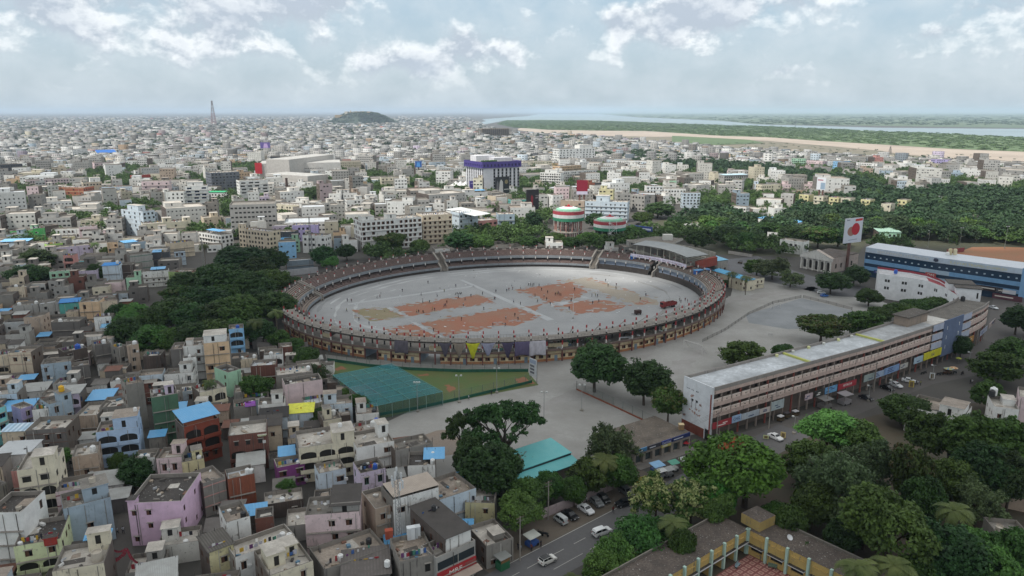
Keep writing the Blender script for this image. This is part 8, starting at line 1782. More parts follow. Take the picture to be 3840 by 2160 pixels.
def fence(label, pts, h, base=None, baseh=.6, step=4.0, mat=WIRE, postm=None, name='fence'):
 r = thing(name, label, 'fence', (pts[0].x, pts[0].y, 0)); o0 = pts[0]; pm = postm or M('5f6663')
 mb = MB(); bb = MB(); pb = []
 for a, b in zip(pts, pts[1:]):
  a, b = a-o0, b-o0; L_ = (b-a).length; mb.poly([a, b, b+Vector((0, 0, h)), a+Vector((0, 0, h))], mat)
  if base: d = (b-a).normalized(); n = Vector((-d.y, d.x, 0))*.07; c = (a+b)/2; bb.obox((c.x, c.y), (d.x, d.y), (-d.y, d.x), L_/2, .06, 0, baseh, base)
  for k in range(int(L_/step)+1): p_ = a.lerp(b, min(1, k*step/L_)); pb.append(p_)
 mb.build('mesh_panel', r)
 if base: bb.build('base', r)
 for p_ in pb: q = MB(); q.tube(p_, p_+Vector((0, 0, h)), .07, .07, 5, pm); q.build('post', r)
 return r
fence('fence with green base along the near edge of the net lawn', pxs('N', [(690, 1225), (1180, 1140), (1690, 1028), (2560, 822)]), 3.2, GREENB, .9)
fence('fence with green base between the lawn and the stadium path', pxs('N', [(90, 556), (600, 629), (1080, 669), (1700, 694), (2515, 689)]), 3.2, GREENB, 1.0)
fence('fence on an orange brick base across the maidan', pxs('S', [(2162, 1462), (2300, 1525), (2455, 1598)]), 3.0, M('96563f', 'brick'), .5)
fence('sagging dark net fence round the court by the stadium', pxs('R6', [(560, 640), (700, 570), (850, 468), (1000, 400), (1180, 362)]), 1.3, None, mat=netmat('4a4038', .35))
fence('low dark net fence at the far side of the court', pxs('R6', [(1190, 362), (1350, 400), (1500, 440)]), 1.3, None, mat=netmat('4a4038', .35))
def wall_thing(name, label, pts, h, m, th=.15):
 o0 = pts[0]; mb = MB()
 for a, b in zip(pts, pts[1:]): a, b = a-o0, b-o0; d = (b-a).normalized(); c = (a+b)/2; mb.obox((c.x, c.y), (d.x, d.y), (-d.y, d.x), (b-a).length/2, th, 0, h, m)
 o = mb.build(name); o.location = (o0.x, o0.y, 0); return tag(o, label, 'wall')
wall_thing('boundary_wall', 'stained pinkish boundary wall behind the parked cars', [GP('B2', 550, 930), GP('B2', 720, 862), GP('B2', 1000, 752), GP('B2', 1195, 665)], 2.1, M('a99a9c', 'wall', dirt=2.4))
wall_thing('boundary_wall', 'long pale grey wall between the grove and the left stand', [GP('CL', 60, 512), GP('CL', 330, 490), GP('CL', 625, 458)], 3.2, M('a9aaae', 'wall', dirt=.6))
wall_thing('boundary_wall', 'low red wall along the sports ground', [GP('R3', 1640, 228), GP('R3', 1850, 205)], 2.6, M('8a4246', 'wall', dirt=.4))
wall_thing('boundary_wall', 'low white wall along the street behind the stadium', [GP('R6', 720, 85), GP('R6', 870, 108)], 1.8, M('b5aea8', 'wall', dirt=1))
H('CL', 240, 320, 562, 296, 5, 7, 'greyblue', 'long blue grey shed with white roof beside the left stand', 'blue grey long shed', name='shed', cat='shed', wp=.0, roof='rp', k=.6)
def sight_board():
 P1 = GP('N', 2528, 800, 0); P2 = GP('N', 2612, 838, 0); r, Lw, rz = bldg_root('score_board', 'tall white torn sight board at the corner of the net lawn', 'board', P1, P2)
 q = MB(); q.box(0, Lw, 0, .15, 2.0, 8.0, M('b9bcc0', 'wall', dirt=1)); q.box(.2, Lw-.3, -.03, -.005, 6.4, 7.7, M('8a94a8'));
 for k in range(3): q.box(.3, Lw*.7, -.03, -.005, 3+k*1.1, 3.7+k*1.1, M('5f6066'))
 q.build('panel', r)
 for x in (.1, Lw-.1): q = MB(); q.tube((x, .3, 0), (x, .3, 8), .1, .1, 6, M('77726e')); q.build('pole', r)
sight_board()
def goal(label, c, x1, y1, x2, y2, w, h=2.4):
 P1, P2 = GP(c, x1, y1), GP(c, x2, y2); L_, rz = frame_of(P1, P2); r = thing('goal', label, 'goal', P1, rz, 'goal frames'); m = M('c9c7c4')
 q = MB(); q.tube((0, 0, 0), (0, 0, h), .09, .09, 6, m); q.tube((L_, 0, 0), (L_, 0, h), .09, .09, 6, m); q.tube((0, 0, h), (L_, 0, h), .09, .09, 6, m)
 for x in (0, L_): q.tube((x, 0, h), (x, w, 0), .05, .05, 4, m)
 q.build('frame', r); q = MB(); q.poly([(0, 0, h), (L_, 0, h), (L_, w, 0), (0, w, 0)], netmat('b9bcc0', .18)); q.build('net', r)
goal('big white goal frame near the stadium on the maidan', 'R6', 440, 685, 556, 722, 3, 3.6); goal('smaller goal frame on the far court', 'R6', 1003, 436, 1048, 425, 1.5); goal('small low goal frame in the middle of the maidan', 'R6', 972, 598, 1002, 600, 1, 1.0); goal('small frame right of the big goal', 'R6', 646, 712, 682, 706, 1, .9)
def lamp(label, c, x, yb, h, heads=2, name='floodlight_pole', group='light poles', base=True, r0=.11):
 P = GP(c, x, yb); r = thing(name, label, 'light pole', P, 0, group); m = M('8d908e')
 q = MB(); q.tube((0, 0, 0), (0, 0, h), r0, r0*.6, 6, m); q.build('pole', r)
 if base: q = MB(); q.lathe((0, 0, 0), [(.5, 0), (.5, .5), (0, .55)], 8, lambda j: M('8f8a82', 'wall')); q.build('base', r)
 q = MB(); q.tube((-.8, 0, h-.1), (.8, 0, h-.1), .06, .06, 4, m)
 for k in range(heads): x_ = -.7+1.4*k/max(1, heads-1); q.box(x_-.28, x_+.28, -.3, .1, h-.05, h+.3, M('b9bcba'))
 q.build('lamp_head', r)
lamp('floodlight pole alone on the open ground left of the wide umbrella tree', 'N', 1680, 1060, 8.5); lamp('floodlight pole at the front of the practice nets', 'N', 1180, 1172, 9.0, 3); lamp('floodlight pole at the right end of the lawn', 'N', 2135, 945, 8); lamp('floodlight pole in the middle of the maidan', 'C5', 2092, 1362, 8.5); lamp('floodlight pole close to the orange brick fence', 'C5', 2376, 1288, 8)
lamp('small lamp pole at the left end of the lawn', 'N', 112, 690, 3.5, 1, base=False); lamp('floodlight pole beside the red sports ground wall', 'R3', 1790, 185, 14); lamp('floodlight pole at the far side of the red sports ground', 'R3', 2340, 165, 14); lamp('thin pole in front of the wood left of the red wall', 'R3', 1412, 160, 11, 1)
lamp('light pole with round kerb in the plaza near the arcade end', 'A', 2110, 1190, 5, 1, 'street_lamp'); lamp('light pole with round kerb in the plaza by the parked white cars', 'R4', 968, 590, 5, 1, 'street_lamp'); lamp('light pole on a white red kerb in the plaza middle', 'R4', 1466, 400, 5, 1, 'street_lamp'); lamp('light pole on a kerb far up the plaza', 'R4', 1905, 235, 5, 1, 'street_lamp'); lamp('light pole beside the dark car in the plaza', 'R4', 697, 660, 5, 1, 'street_lamp')
POLES = []
def upole(label, c, x, yb, h, arms=2):
 P = GP(c, x, yb); r = thing('utility_pole', label, 'utility pole', P, .7, 'utility poles'); m = M('8d8780', 'wall')
 q = MB(); q.tube((0, 0, 0), (0, 0, h), .17, .11, 6, m); q.build('pole', r); q = MB()
 for k in range(arms): q.box(-.9, .9, -.05, .05, h-.3-.7*k, h-.2-.7*k, M('5f5a55'))
 for s in (-.8, -.3, .3, .8): q.tube((s, 0, h-.2), (s, 0, h), .05, .05, 5, M('6b4a40'))
 q.build('cross_arm', r); POLES.append((P, h)); return P
upole('concrete utility pole beside the roadside concrete shop', 'B2', 362, 1310, 9.5); upole('concrete utility pole at the left end of the pinkish wall', 'B2', 617, 940, 9.0); upole('concrete utility pole in front of the low shops', 'B2', 1381, 535, 8.5); upole('utility pole by the red sign at the arcade corner', 'A', 700, 1390, 9); upole('utility pole in front of the arcade signs', 'A', 1655, 1100, 9.5); upole('utility pole in the arcade middle before the yellow sign', 'R4', 760, 540, 10); upole('utility pole left of the arcade red long sign', 'R4', 190, 750, 10)
def wires():
 n = 0
 for i, (a, b) in enumerate(((0, 1), (1, 2), (2, 3), (3, 4), (4, 6), (6, 5))):
  (P, h), (Q, h2) = POLES[a], POLES[b]; mb = MB(); m = M('2b2b2b')
  for k in (-.8, -.3, .3, .8):
   pts = []
   for t in np.linspace(0, 1, 9): p_ = P.lerp(Q, t); pts.append(Vector((p_.x+k*.7, p_.y-k*.7, (h*(1-t)+h2*t)-1.1*math.sin(math.pi*t)*.7)))
   for p_, q in zip(pts, pts[1:]): mb.tube(p_, q, .018, .018, 3, m, False)
  tag(mb.build('power_line'), ['sagging power line along the pinkish wall', 'sagging power line over the parked cars', 'sagging power line before the low shops', 'sagging power line at the arcade corner', 'sagging power line before the first arcade signs', 'sagging power line before the red long sign'][i], 'power line', 'power lines')
wires()
# ================================================================ vehicles
TYRE = M('1c1c1d', rough=.8); GLS = M('161b20', 'glass', rough=.08)
def wheel_mesh():
 mb = MB(); n = 12; mb.tube((0, -.1, 0), (0, .1, 0), .31, .31, n, TYRE); mb.tube((0, .1, 0), (0, -.1, 0), .31, .31, n, TYRE); return mb.mesh('wheel')
WHEEL = wheel_mesh(); rm_ = MB(); rm_.tube((0, -.11, 0), (0, .11, 0), .19, .19, 10, M('9a9c9e', rough=.4)); rm_.tube((0, .11, 0), (0, -.11, 0), .19, .19, 10, M('9a9c9e', rough=.4)); RIM = rm_.mesh('rim')
KIND = dict(sedan=[(-2.15, .42, .78, .8), (-2.05, .3, .92, .93), (-1.5, .26, .98, 1.0), (-.95, .26, .98, 1.44), (.25, .26, .98, 1.47), (1.0, .26, .95, .97), (1.85, .28, .82, .84), (2.15, .40, .62, .64)],
   hatch=[(-1.85, .42, .85, .95), (-1.75, .3, .95, 1.1), (-1.45, .26, 1.0, 1.45), (-.5, .26, 1.0, 1.52), (.3, .26, 1.0, 1.48), (.95, .26, .98, 1.0), (1.65, .28, .85, .87), (1.88, .40, .65, .67)],
   mpv=[(-2.2, .45, .95, 1.1), (-2.12, .32, 1.05, 1.3), (-1.9, .28, 1.08, 1.62), (-.6, .28, 1.08, 1.68), (.45, .28, 1.06, 1.62), (1.15, .28, 1.02, 1.05), (1.95, .3, .9, .93), (2.22, .42, .7, .72)],
   van=[(-1.75, .42, 1.0, 1.3), (-1.72, .3, 1.02, 1.5), (-1.66, .28, 1.02, 1.74), (-.4, .28, 1.02, 1.78), (.85, .28, 1.02, 1.74), (1.35, .28, 1.0, 1.05), (1.6, .3, .8, .83), (1.72, .42, .6, .62)])
def car(kind, hexc, label, c, a, b, roofc=None, group='cars on the streets'):
 P, Q = GP(c, *a), GP(c, *b); mid = (P+Q)/2; rz = math.atan2(Q.y-P.y, Q.x-P.x)
 r = thing('parked_car' if 'parked' in label else 'car', label, 'car', (mid.x, mid.y, .02), rz, group)
 st = KIND[kind]; W_ = .86 if kind != 'van' else .74; pm = M(hexc, rough=.3); pr = M(roofc, rough=.3) if roofc else pm
 secs = []
 for i, (x, zb, zl, zt) in enumerate(st):
  e = .82 if i in (0, len(st)-1) else (.95 if i in (1, len(st)-2) else 1); w = W_*e; cab = zt-zl > .2; wt = w*(.78 if cab else .93)
  secs.append([(x, -w*.94, zb), (x, -w, (zb+zl)/2), (x, -w*.97, zl), (x, -wt, zt), (x, wt, zt), (x, w*.97, zl), (x, w, (zb+zl)/2), (x, w*.94, zb)])
 mb = MB()
 for s0, s1 in zip(secs, secs[1:]):
  for j in range(7): mb.poly([s0[j], s1[j], s1[j+1], s0[j+1]], pr if j == 3 and roofc and s0[3][2] > 1.3 and s1[3][2] > 1.3 else pm)
  mb.poly([s0[7], s1[7], s1[0], s0[0]], TYRE)
 mb.poly(secs[0], pm); mb.poly(list(reversed(secs[-1])), pm); mb.build('body', r)
 cabs = [i for i in range(len(st)) if st[i][3]-st[i][2] > .2]; i0, i1 = cabs[0], cabs[-1]
 up = Vector((0, 0, .006))
 def glass(name, q, out): m_ = MB(); m_.poly([Vector(v)+Vector(out)*.012 for v in q], GLS); m_.build(name, r)
 mixp = lambda a, b, t: tuple(a[k]*(1-t)+b[k]*t for k in range(3))
 for nm, s0, s1, ox in (('windscreen', secs[i1], secs[i1+1], .6), ('rear_window', secs[i0], secs[i0-1], -.6)):
  q = [mixp(s0[3], s1[3], .1), mixp(s0[4], s1[4], .1), mixp(s0[4], s1[4], .86), mixp(s0[3], s1[3], .86)]; q = [(v[0], v[1]*.9, v[2]) for v in q]; glass(nm, q, (ox, 0, 1))
 for sg in (0, 1):
  for k in range(i0, i1):
   s0, s1 = secs[k], secs[k+1]; lo, hi = (2, 3) if sg == 0 else (5, 4)
   q = [mixp(s0[lo], s0[hi], .12), mixp(s1[lo], s1[hi], .12), mixp(s1[lo], s1[hi], .86), mixp(s0[lo], s0[hi], .86)]
   q = [mixp(q[0], q[1], .04), mixp(q[0], q[1], .96), mixp(q[3], q[2], .96), mixp(q[3], q[2], .04)]; glass('side_window', q, (0, -1 if sg == 0 else 1, .2))
  k = i1; s0, s1 = secs[k], secs[k+1]; glass('side_window', [mixp(s0[lo], s0[hi], .12), mixp(s1[lo], s0[lo], .35), mixp(s0[hi], s0[lo], .25)], (0, -1 if sg == 0 else 1, .2))
 xw = .62*st[-1][0]
 for sx in (-xw, xw):
  for sy in (-W_+.07, W_-.07): w = obj('wheel', WHEEL, r); w.location = (sx, sy, .31); ri = obj('rim', RIM, w)
 for sy in (-.55, .55):
  q = MB(); q.box(st[-1][0]-.14, st[-1][0]-.005, sy-.16, sy+.16, st[-1][2]-.06, st[-1][2]+.07, M('d9dcdf', rough=.2)); q.build('headlight', r)
  q = MB(); q.box(st[0][0]-.01, st[0][0]+.1, sy-.14, sy+.14, st[0][2]-.12, st[0][2]+.1, M('8c1f22', rough=.3)); q.build('tail_light', r)
 return r
for a in [('van', 'b3b7b8', 'silver parked minivan at the left end of the row by the wall', 'B2', (770, 990), (690, 935)), ('sedan', '1d1d20', 'black parked sedan between the silver minivan and the white sedan', 'B2', (765, 890), (862, 945)), ('sedan', 'd6d8da', 'white parked sedan by the pinkish wall', 'B2', (905, 832), (1012, 900)), ('hatch', '6d7072', 'grey parked hatchback right of the white sedan', 'B2', (1015, 768), (1100, 838)), ('hatch', '1f2022', 'black parked hatchback right of the grey one', 'B2', (1080, 735), (1160, 803)), ('mpv', '4f5254', 'dark grey parked people carrier at the right end of the row', 'B2', (1265, 668), (1380, 748)), ('hatch', '232528', 'black hatchback on the white edge line facing left', 'B2', (1345, 800), (1250, 822)), ('mpv', 'd9dbdc', 'white people carrier with roof panel driving up the road', 'B2', (1045, 1092), (1160, 1050)),
          ('hatch', 'd4d3cf', 'cream white hatchback with black roof at the bottom of the road', 'B2', (553, 1352), (668, 1300), '1c1d20'), ('sedan', 'd0d2d4', 'white sedan beside the yellow board below the arcade end', 'A', (1700, 1255), (1845, 1320)), ('sedan', '1c1e22', 'black car in the plaza before the red long sign', 'R4', (600, 615), (735, 660)), ('sedan', 'c9cbcd', 'white car angled at the plaza kerb under the arcade', 'R4', (985, 465), (1070, 500)), ('sedan', 'cfd1d3', 'white car left of the standing policemen in the plaza', 'R4', (1125, 420), (1245, 440)), ('sedan', '17181a', 'black car half hidden left of the angled white car', 'R4', (860, 495), (985, 540)), ('hatch', 'c9cbcb', 'white car under the dark tree beside the far court', 'R3', (90, 712), (165, 715)), ('hatch', '2f62a8', 'bright blue car beside the far court', 'R3', (120, 752), (205, 748)), ('sedan', 'c9ccd0', 'white car on the street beyond the arcade curve', 'R3', (2175, 885), (2235, 905))]: car(*a)
def rick(label, c, x, y, rz, hexr):
 P = GP(c, x, y); r = thing('auto_rickshaw', label, 'auto rickshaw', P, rz, 'auto rickshaws under the arcade'); m = M(hexr); b = M('4a3d2a')
 q = MB(); q.box(-1.2, .5, -.6, .6, .3, .9, b); q.poly([(.5, -.6, .3), (1.3, -.2, .35), (1.3, -.2, .9), (.5, -.6, 1.0)], b); q.poly([(1.3, .2, .35), (.5, .6, .3), (.5, .6, 1.0), (1.3, .2, .9)], b); q.poly([(1.3, -.2, .35), (1.3, .2, .35), (1.3, .2, .9), (1.3, -.2, .9)], b); q.build('body', r)
 q = MB(); q.box(-1.25, .4, -.63, .63, 1.55, 1.75, m); q.poly([(.4, -.63, 1.75), (.4, .63, 1.75), (.8, .5, 1.05), (.8, -.5, 1.05)], GLS)
 for x_ in (-1.2, .38):
  for y_ in (-.6, .6): q.tube((x_, y_, .9), (x_, y_, 1.56), .04, .04, 4, b)
 q.build('canopy', r)
 for p_ in ((-.8, -.6), (-.8, .6), (1.1, 0)): w = obj('wheel', WHEEL, r); w.location = (*p_, .22); w.scale = (.7, .7, .7)
rick('auto rickshaw with a white canopy by the arcade pillars', 'A', 1880, 960, .6, 'c9c9cc'); rick('auto rickshaw with a pale canopy next to the goods stall', 'A', 2150, 870, .5, 'b9b9bd'); rick('auto rickshaw with a dark canopy behind the white one', 'A', 1990, 900, .6, '4a4346'); rick('dark auto rickshaw on the street behind the stadium', 'CR', 2335, 350, 2.6, '3a3a3a')
def bike(label, c, x, y, rz, hexc='26262a', rider=False):
 P = GP(c, x, y); r = thing('motorcycle', label, 'motorcycle', P, rz, 'motorcycles'); m = M(hexc)
 q = MB(); q.box(-.55, .45, -.14, .14, .45, .75, m); q.box(-.75, .05, -.15, .15, .75, .86, M('1b1b1c')); q.tube((.45, 0, .55), (.62, 0, 1.02), .05, .05, 5, m); q.tube((.55, -.32, 1.02), (.55, .32, 1.02), .03, .03, 4, M('444')if False else M('444444')); q.build('body', r)
 for x_ in (-.65, .65): w = obj('wheel', WHEEL, r); w.location = (x_, 0, .3); w.scale = (.95, .5, .95)
 return r
for i, (c, x, y, z) in enumerate((('B2', 590, 1085, 2.5), ('B2', 545, 1075, 2.3), ('R4', 1350, 335, .4), ('R4', 1380, 325, .5), ('R4', 1545, 345, .2), ('R4', 1580, 340, .3), ('R4', 1740, 325, .4), ('R4', 2020, 150, .3), ('R4', 1030, 440, .4))):
 bike(['dark motorcycle parked right of the blue food cart', 'dark motorcycle parked closest to the blue food cart', 'dark motorcycle left of a pair before the blue clad part', 'dark motorcycle right of a pair before the blue clad part', 'dark motorcycle left of two in the plaza middle', 'dark motorcycle right of two in the plaza middle', 'motorcycle under the coloured market umbrellas', 'motorcycle parked far up the plaza', 'red motorcycle behind the angled white car'][i], c, x, y, z, '8a2327' if i == 8 else '26262a')
def truck():
 P, Q = GP('CR', 1400, 890), GP('CR', 1530, 865); mid = (P+Q)/2; rz = math.atan2(P.y-Q.y, P.x-Q.x); r = thing('truck', 'dark red open lorry on the stadium field', 'lorry', (mid.x, mid.y, .03), rz); anchor('red lorry on the field', mid); m = M('7a2a2c', 'wall', dirt=.8)
 q = MB(); q.box(2.0, 4.0, -1.1, 1.1, .6, 2.9, m); q.build('cab', r); q = MB(); q.box(-4.0, 1.9, -1.15, 1.15, .9, 1.2, m)
 for y in (-1.15, 1.07): q.box(-4.0, 1.9, y, y+.08, 1.2, 2.4, m)
 q.box(-4.0, -3.92, -1.07, 1.07, 1.2, 2.4, m); q.build('bed', r); q = MB()
 for x in (-3.9, -2, 0, 1.8):
  for y in (-1.1, 1.1): q.tube((x, y, 2.4), (x, y, 3.4), .05, .05, 4, M('8d8680'))
 for y in (-1.1, 1.1): q.tube((-3.9, y, 3.4), (1.8, y, 3.4), .05, .05, 4, M('8d8680'))
 q.build('rail', r); q = MB(); q.box(4.001, 4.03, -.95, .95, 1.8, 2.6, GLS); q.build('windscreen', r)
 for x in (-2.8, -1.7, 2.9):
  for y in (-.95, .95): w = obj('wheel', WHEEL, r); w.location = (x, y, .48); w.scale = (1.55, 1.6, 1.55)
truck()
P = GP('C5', 2312, 592); r = thing('field_mast', 'thin white mast standing on the grey field before the right pitches', 'mast', P); q = MB(); q.tube((0, 0, 0), (0, 0, 11), .09, .06, 6, M('c9cccd')); q.build('pole', r); q = MB(); q.lathe((0, 0, 0), [(.4, 0), (.4, .4), (0, .45)], 8, lambda j: M('8d8a85')); q.build('base', r)
P = GP('CR', 1100, 962); r = thing('trolley', 'dark brown trolley box on the field edge left of the red lorry', 'trolley', P, .3); q = MB(); q.box(-1.4, 1.4, -.8, .8, .5, 1.9, M('3d2a28')); q.build('box', r); q = MB(); q.box(-3.0, -1.41, -.1, .1, .4, .5, M('3a3a3a')); q.build('drawbar', r)
for sx in (-.9, .9):
 for sy in (-.75, .75): w = obj('wheel', WHEEL, r); w.location = (sx, sy, .3)
P = GP('M1', 2172, 740); r = thing('chimney', 'old dark brick chimney beside the pillar stub block', 'chimney', P); q = MB(); q.lathe((0, 0, 0), [(1.7, 0), (1.1, 20), (1.3, 20.2), (1.3, 21), (.8, 21)], 12, lambda j: M('5a4640', 'brick')); q.build('stack', r); anchor('old brick chimney', P)
for i, (x, l) in enumerate(((865, 'left white party tent at the foot of the violet topped hotel'), (900, 'middle white party tent at the foot of the violet topped hotel'), (938, 'right white party tent at the foot of the violet topped hotel'))):
 P = GP('M2', x, 632, 9); r = thing('tent', l, 'tent', (P.x, P.y, 0), .2, 'white party tents'); m = M('dcdcda', 'cloth'); q = MB(); q.lathe((0, 0, 9), [(7, 0), (4, 1.2), (1.6, 3), (0, 4.4)], 4, lambda j: m); q.build('canopy', r); q = MB()
 for a, b in ((-4.8, -4.8), (4.8, -4.8), (4.8, 4.8), (-4.8, 4.8)): q.tube((a, b, 0), (a, b, 9.1), .12, .12, 5, M('aaaaaa'))
 q.build('post', r)
def stall(label, c, x, y, rz, w, d, h, body, roof, group=None, kind='kiosk', cloth_=None):
 P = GP(c, x, y); r = thing('stall' if kind != 'kiosk' else 'kiosk', label, 'stall', P, rz, group);
 q = MB(); q.box(-w/2, w/2, -d/2, d/2, .25 if kind != 'kiosk' else 0, h*.45 if kind != 'kiosk' else h*.62, M(body, 'corr' if kind == 'kiosk' else 'plain', rough=.5)); q.build('counter', r)
 q = MB()
 for sx in (-w/2+.08, w/2-.08):
  for sy in (-d/2+.08, d/2-.08): q.tube((sx, sy, 0), (sx, sy, h), .05, .05, 4, M('5f5a55'))
 q.build('post', r); q = MB(); q.poly([(-w/2-.3, -d/2-.3, h), (w/2+.3, -d/2-.3, h), (w/2+.3, d/2+.3, h+.25), (-w/2-.3, d/2+.3, h+.25)], M(roof, 'corr', rough=.5)); q.poly([(-w/2-.3, -d/2-.3, h-.06), (-w/2-.3, d/2+.3, h+.19), (w/2+.3, d/2+.3, h+.19), (w/2+.3, -d/2-.3, h-.06)], M(roof, 'corr', rough=.5)); q.build('roof', r)
 if kind == 'kiosk': q = MB(); q.box(-w/2+.05, w/2-.05, -d/2-.02, -d/2+.1, h*.64, h*.85, M('7a5a38')); q.build('sign_board', r)
 if kind == 'cart':
  for sx in (-w*.35, w*.35): wv = obj('wheel', WHEEL, r); wv.location = (sx, -d/2, .3)
SG_ = 'roadside stalls and kiosks'
stall('green roadside kiosk with a tin roof below the concrete shop', 'B2', 205, 1375, .72, 2.2, 1.7, 2.6, '2c6b4a', '8d8f8c', SG_); stall('blue food cart under a torn white sheet', 'B2', 470, 1170, .72, 2.4, 1.7, 2.3, '2c4f8f', 'c9ccc4', SG_, 'cart'); stall('blue kiosk with pale blue sheet roof before the low shops', 'B2', 1600, 525, .5, 2.6, 2.0, 2.5, '2f5f9c', '7fb0d8', SG_); stall('white roofed cart beside the blue kiosk', 'B2', 1640, 560, .5, 1.6, 1.2, 2.0, '8d8f92', 'c9cccc', SG_, 'cart'); stall('grey steel cart right of the white roofed one', 'B2', 1710, 545, .5, 2.0, 1.2, 1.9, '77797b', '9a9c9c', SG_, 'cart'); stall('white stall with a green striped top', 'B2', 1750, 495, .5, 2.0, 1.4, 2.2, 'b9bcb9', '4a9a84', SG_, 'cart'); stall('stall with a silver top closest to the low shops', 'B2', 1845, 465, .5, 1.8, 1.3, 2.2, '5f4540', 'a9abab', SG_, 'cart')
stall('grey hooded stall nearest the arcade red sign', 'R4', 165, 740, .5, 3.4, 2.6, 3.0, '6d6a68', '8f8c8a', SG_, 'cart'); stall('pale lorry like stall behind the grey hooded one', 'R4', 405, 690, .5, 3.4, 2.4, 3.2, '8a8789', 'a39fa3', SG_, 'cart'); stall('pale blue goods trailer with white rim by the shops', 'B2', 1280, 610, .6, 3.4, 1.9, 1.8, '8fb0bf', '5f5650', SG_, 'cart'); stall('mango brown market stall under the far umbrella', 'R4', 1650, 325, .3, 2.2, 1.4, 1.2, '6b4a38', '6b4a38', SG_, 'cart')
def umbr(label, c, x, y, z, R, hexa, hexb):
 P = GP(c, x, y); r = thing('market_umbrella', label, 'umbrella', P, 0, 'market umbrellas'); q = MB(); q.tube((0, 0, 0), (0, 0, z), .04, .04, 5, M('777777')); q.build('pole', r); q = MB(); n = 10
 for i in range(n): t0, t1 = 2*math.pi*i/n, 2*math.pi*(i+1)/n; q.poly([(R*math.cos(t0), R*math.sin(t0), z-.5), (R*math.cos(t1), R*math.sin(t1), z-.5), (0, 0, z)], M(hexa if i % 2 else hexb))
 q.build('canopy', r)
umbr('yellow and blue striped market umbrella, the largest of three', 'R4', 1655, 330, 2.4, 1.5, 'b9b06a', '6d8fa8'); umbr('orange and cream market umbrella behind the striped one', 'R4', 1720, 320, 2.4, 1.3, 'c98a5a', 'cfc4a8'); umbr('small yellow green umbrella far up the plaza', 'R4', 1780, 200, 2.3, 1.0, 'a9a84a', '8d9a48'); umbr('red market umbrella before the low shops', 'B2', 1855, 270, 1.6, 1.3, 'b32a34', 'a8222c')
def board(label, c, x, y, rz, w, h, hx):
 P = GP(c, x, y); r = thing('notice_board', label, 'board', P, rz, 'standing boards in the plaza'); q = MB(); q.box(-w/2, w/2, -.05, .05, .3, .3+h, M(hx)); q.build('panel', r); q = MB(); q.box(-w*.3, w*.3, -.07, -.055, .5, .3+h*.8, M('6b5a3a')); q.build('picture', r); q = MB()
 for s in (-w/2+.1, w/2-.1): q.tube((s, .1, 0), (s, .1, .4), .04, .04, 4, M('4a4a4a'))
 q.build('leg', r)
board('yellow standing board beside the white sedan', 'A', 1910, 1285, -.4, 1.3, 1.7, 'b9a874'); board('small pale green board left of the white sedan', 'A', 1600, 1300, -.4, 1.4, 1.0, 'b0b88a'); board('yellow film board on a white red kerb in the plaza', 'R4', 1212, 500, -.3, 1.5, 2.2, 'a8954a'); board('twin white panels on the plaza kerb', 'R4', 1462, 395, -.3, 1.5, 2.0, 'c9cccc'); board('white sheet sign left of the green kiosk', 'B2', 75, 1345, -.3, 1.9, 1.7, 'b9bcbf'); board('white banner on the yellow fence by the road', 'B2', 1380, 575, .5, 2.4, 1.1, 'b5b2aa')
wall_thing('yellow_hoarding', 'yellow hoarding with a red oval by the road', [GP('B2', 1400, 610), GP('B2', 1510, 585)], 1.3, M('b3a046', 'cloth'), .05)
def flags():
 A = GP('B0', 1145, 1190, 7.0); mb = MB(); m1, m2 = M('a03040'), M('8d5a62')
 for x, y, z in ((1010, 1320, 4.0), (1030, 1290, 4.5), (1090, 1260, 5), (1240, 1320, 4.0), (1200, 1290, 4.6), (1010, 1200, 6.0)):
  B_ = GP('B0', x, y, z); n = 26
  for i in range(n):
   p_ = A.lerp(B_, (i+.5)/n)-Vector((0, 0, .6*math.sin(math.pi*(i+.5)/n))); s = .2; mb.poly([p_+Vector((-s, 0, 0)), p_+Vector((s, 0, 0)), p_+Vector((s*.8, .05, -.36)), p_+Vector((-s*.8, -.05, -.36))], m1 if i % 3 else m2)
 tag(mb.build('flag_strings'), 'strings of small red flags over the narrow lane', 'flag string')
flags()
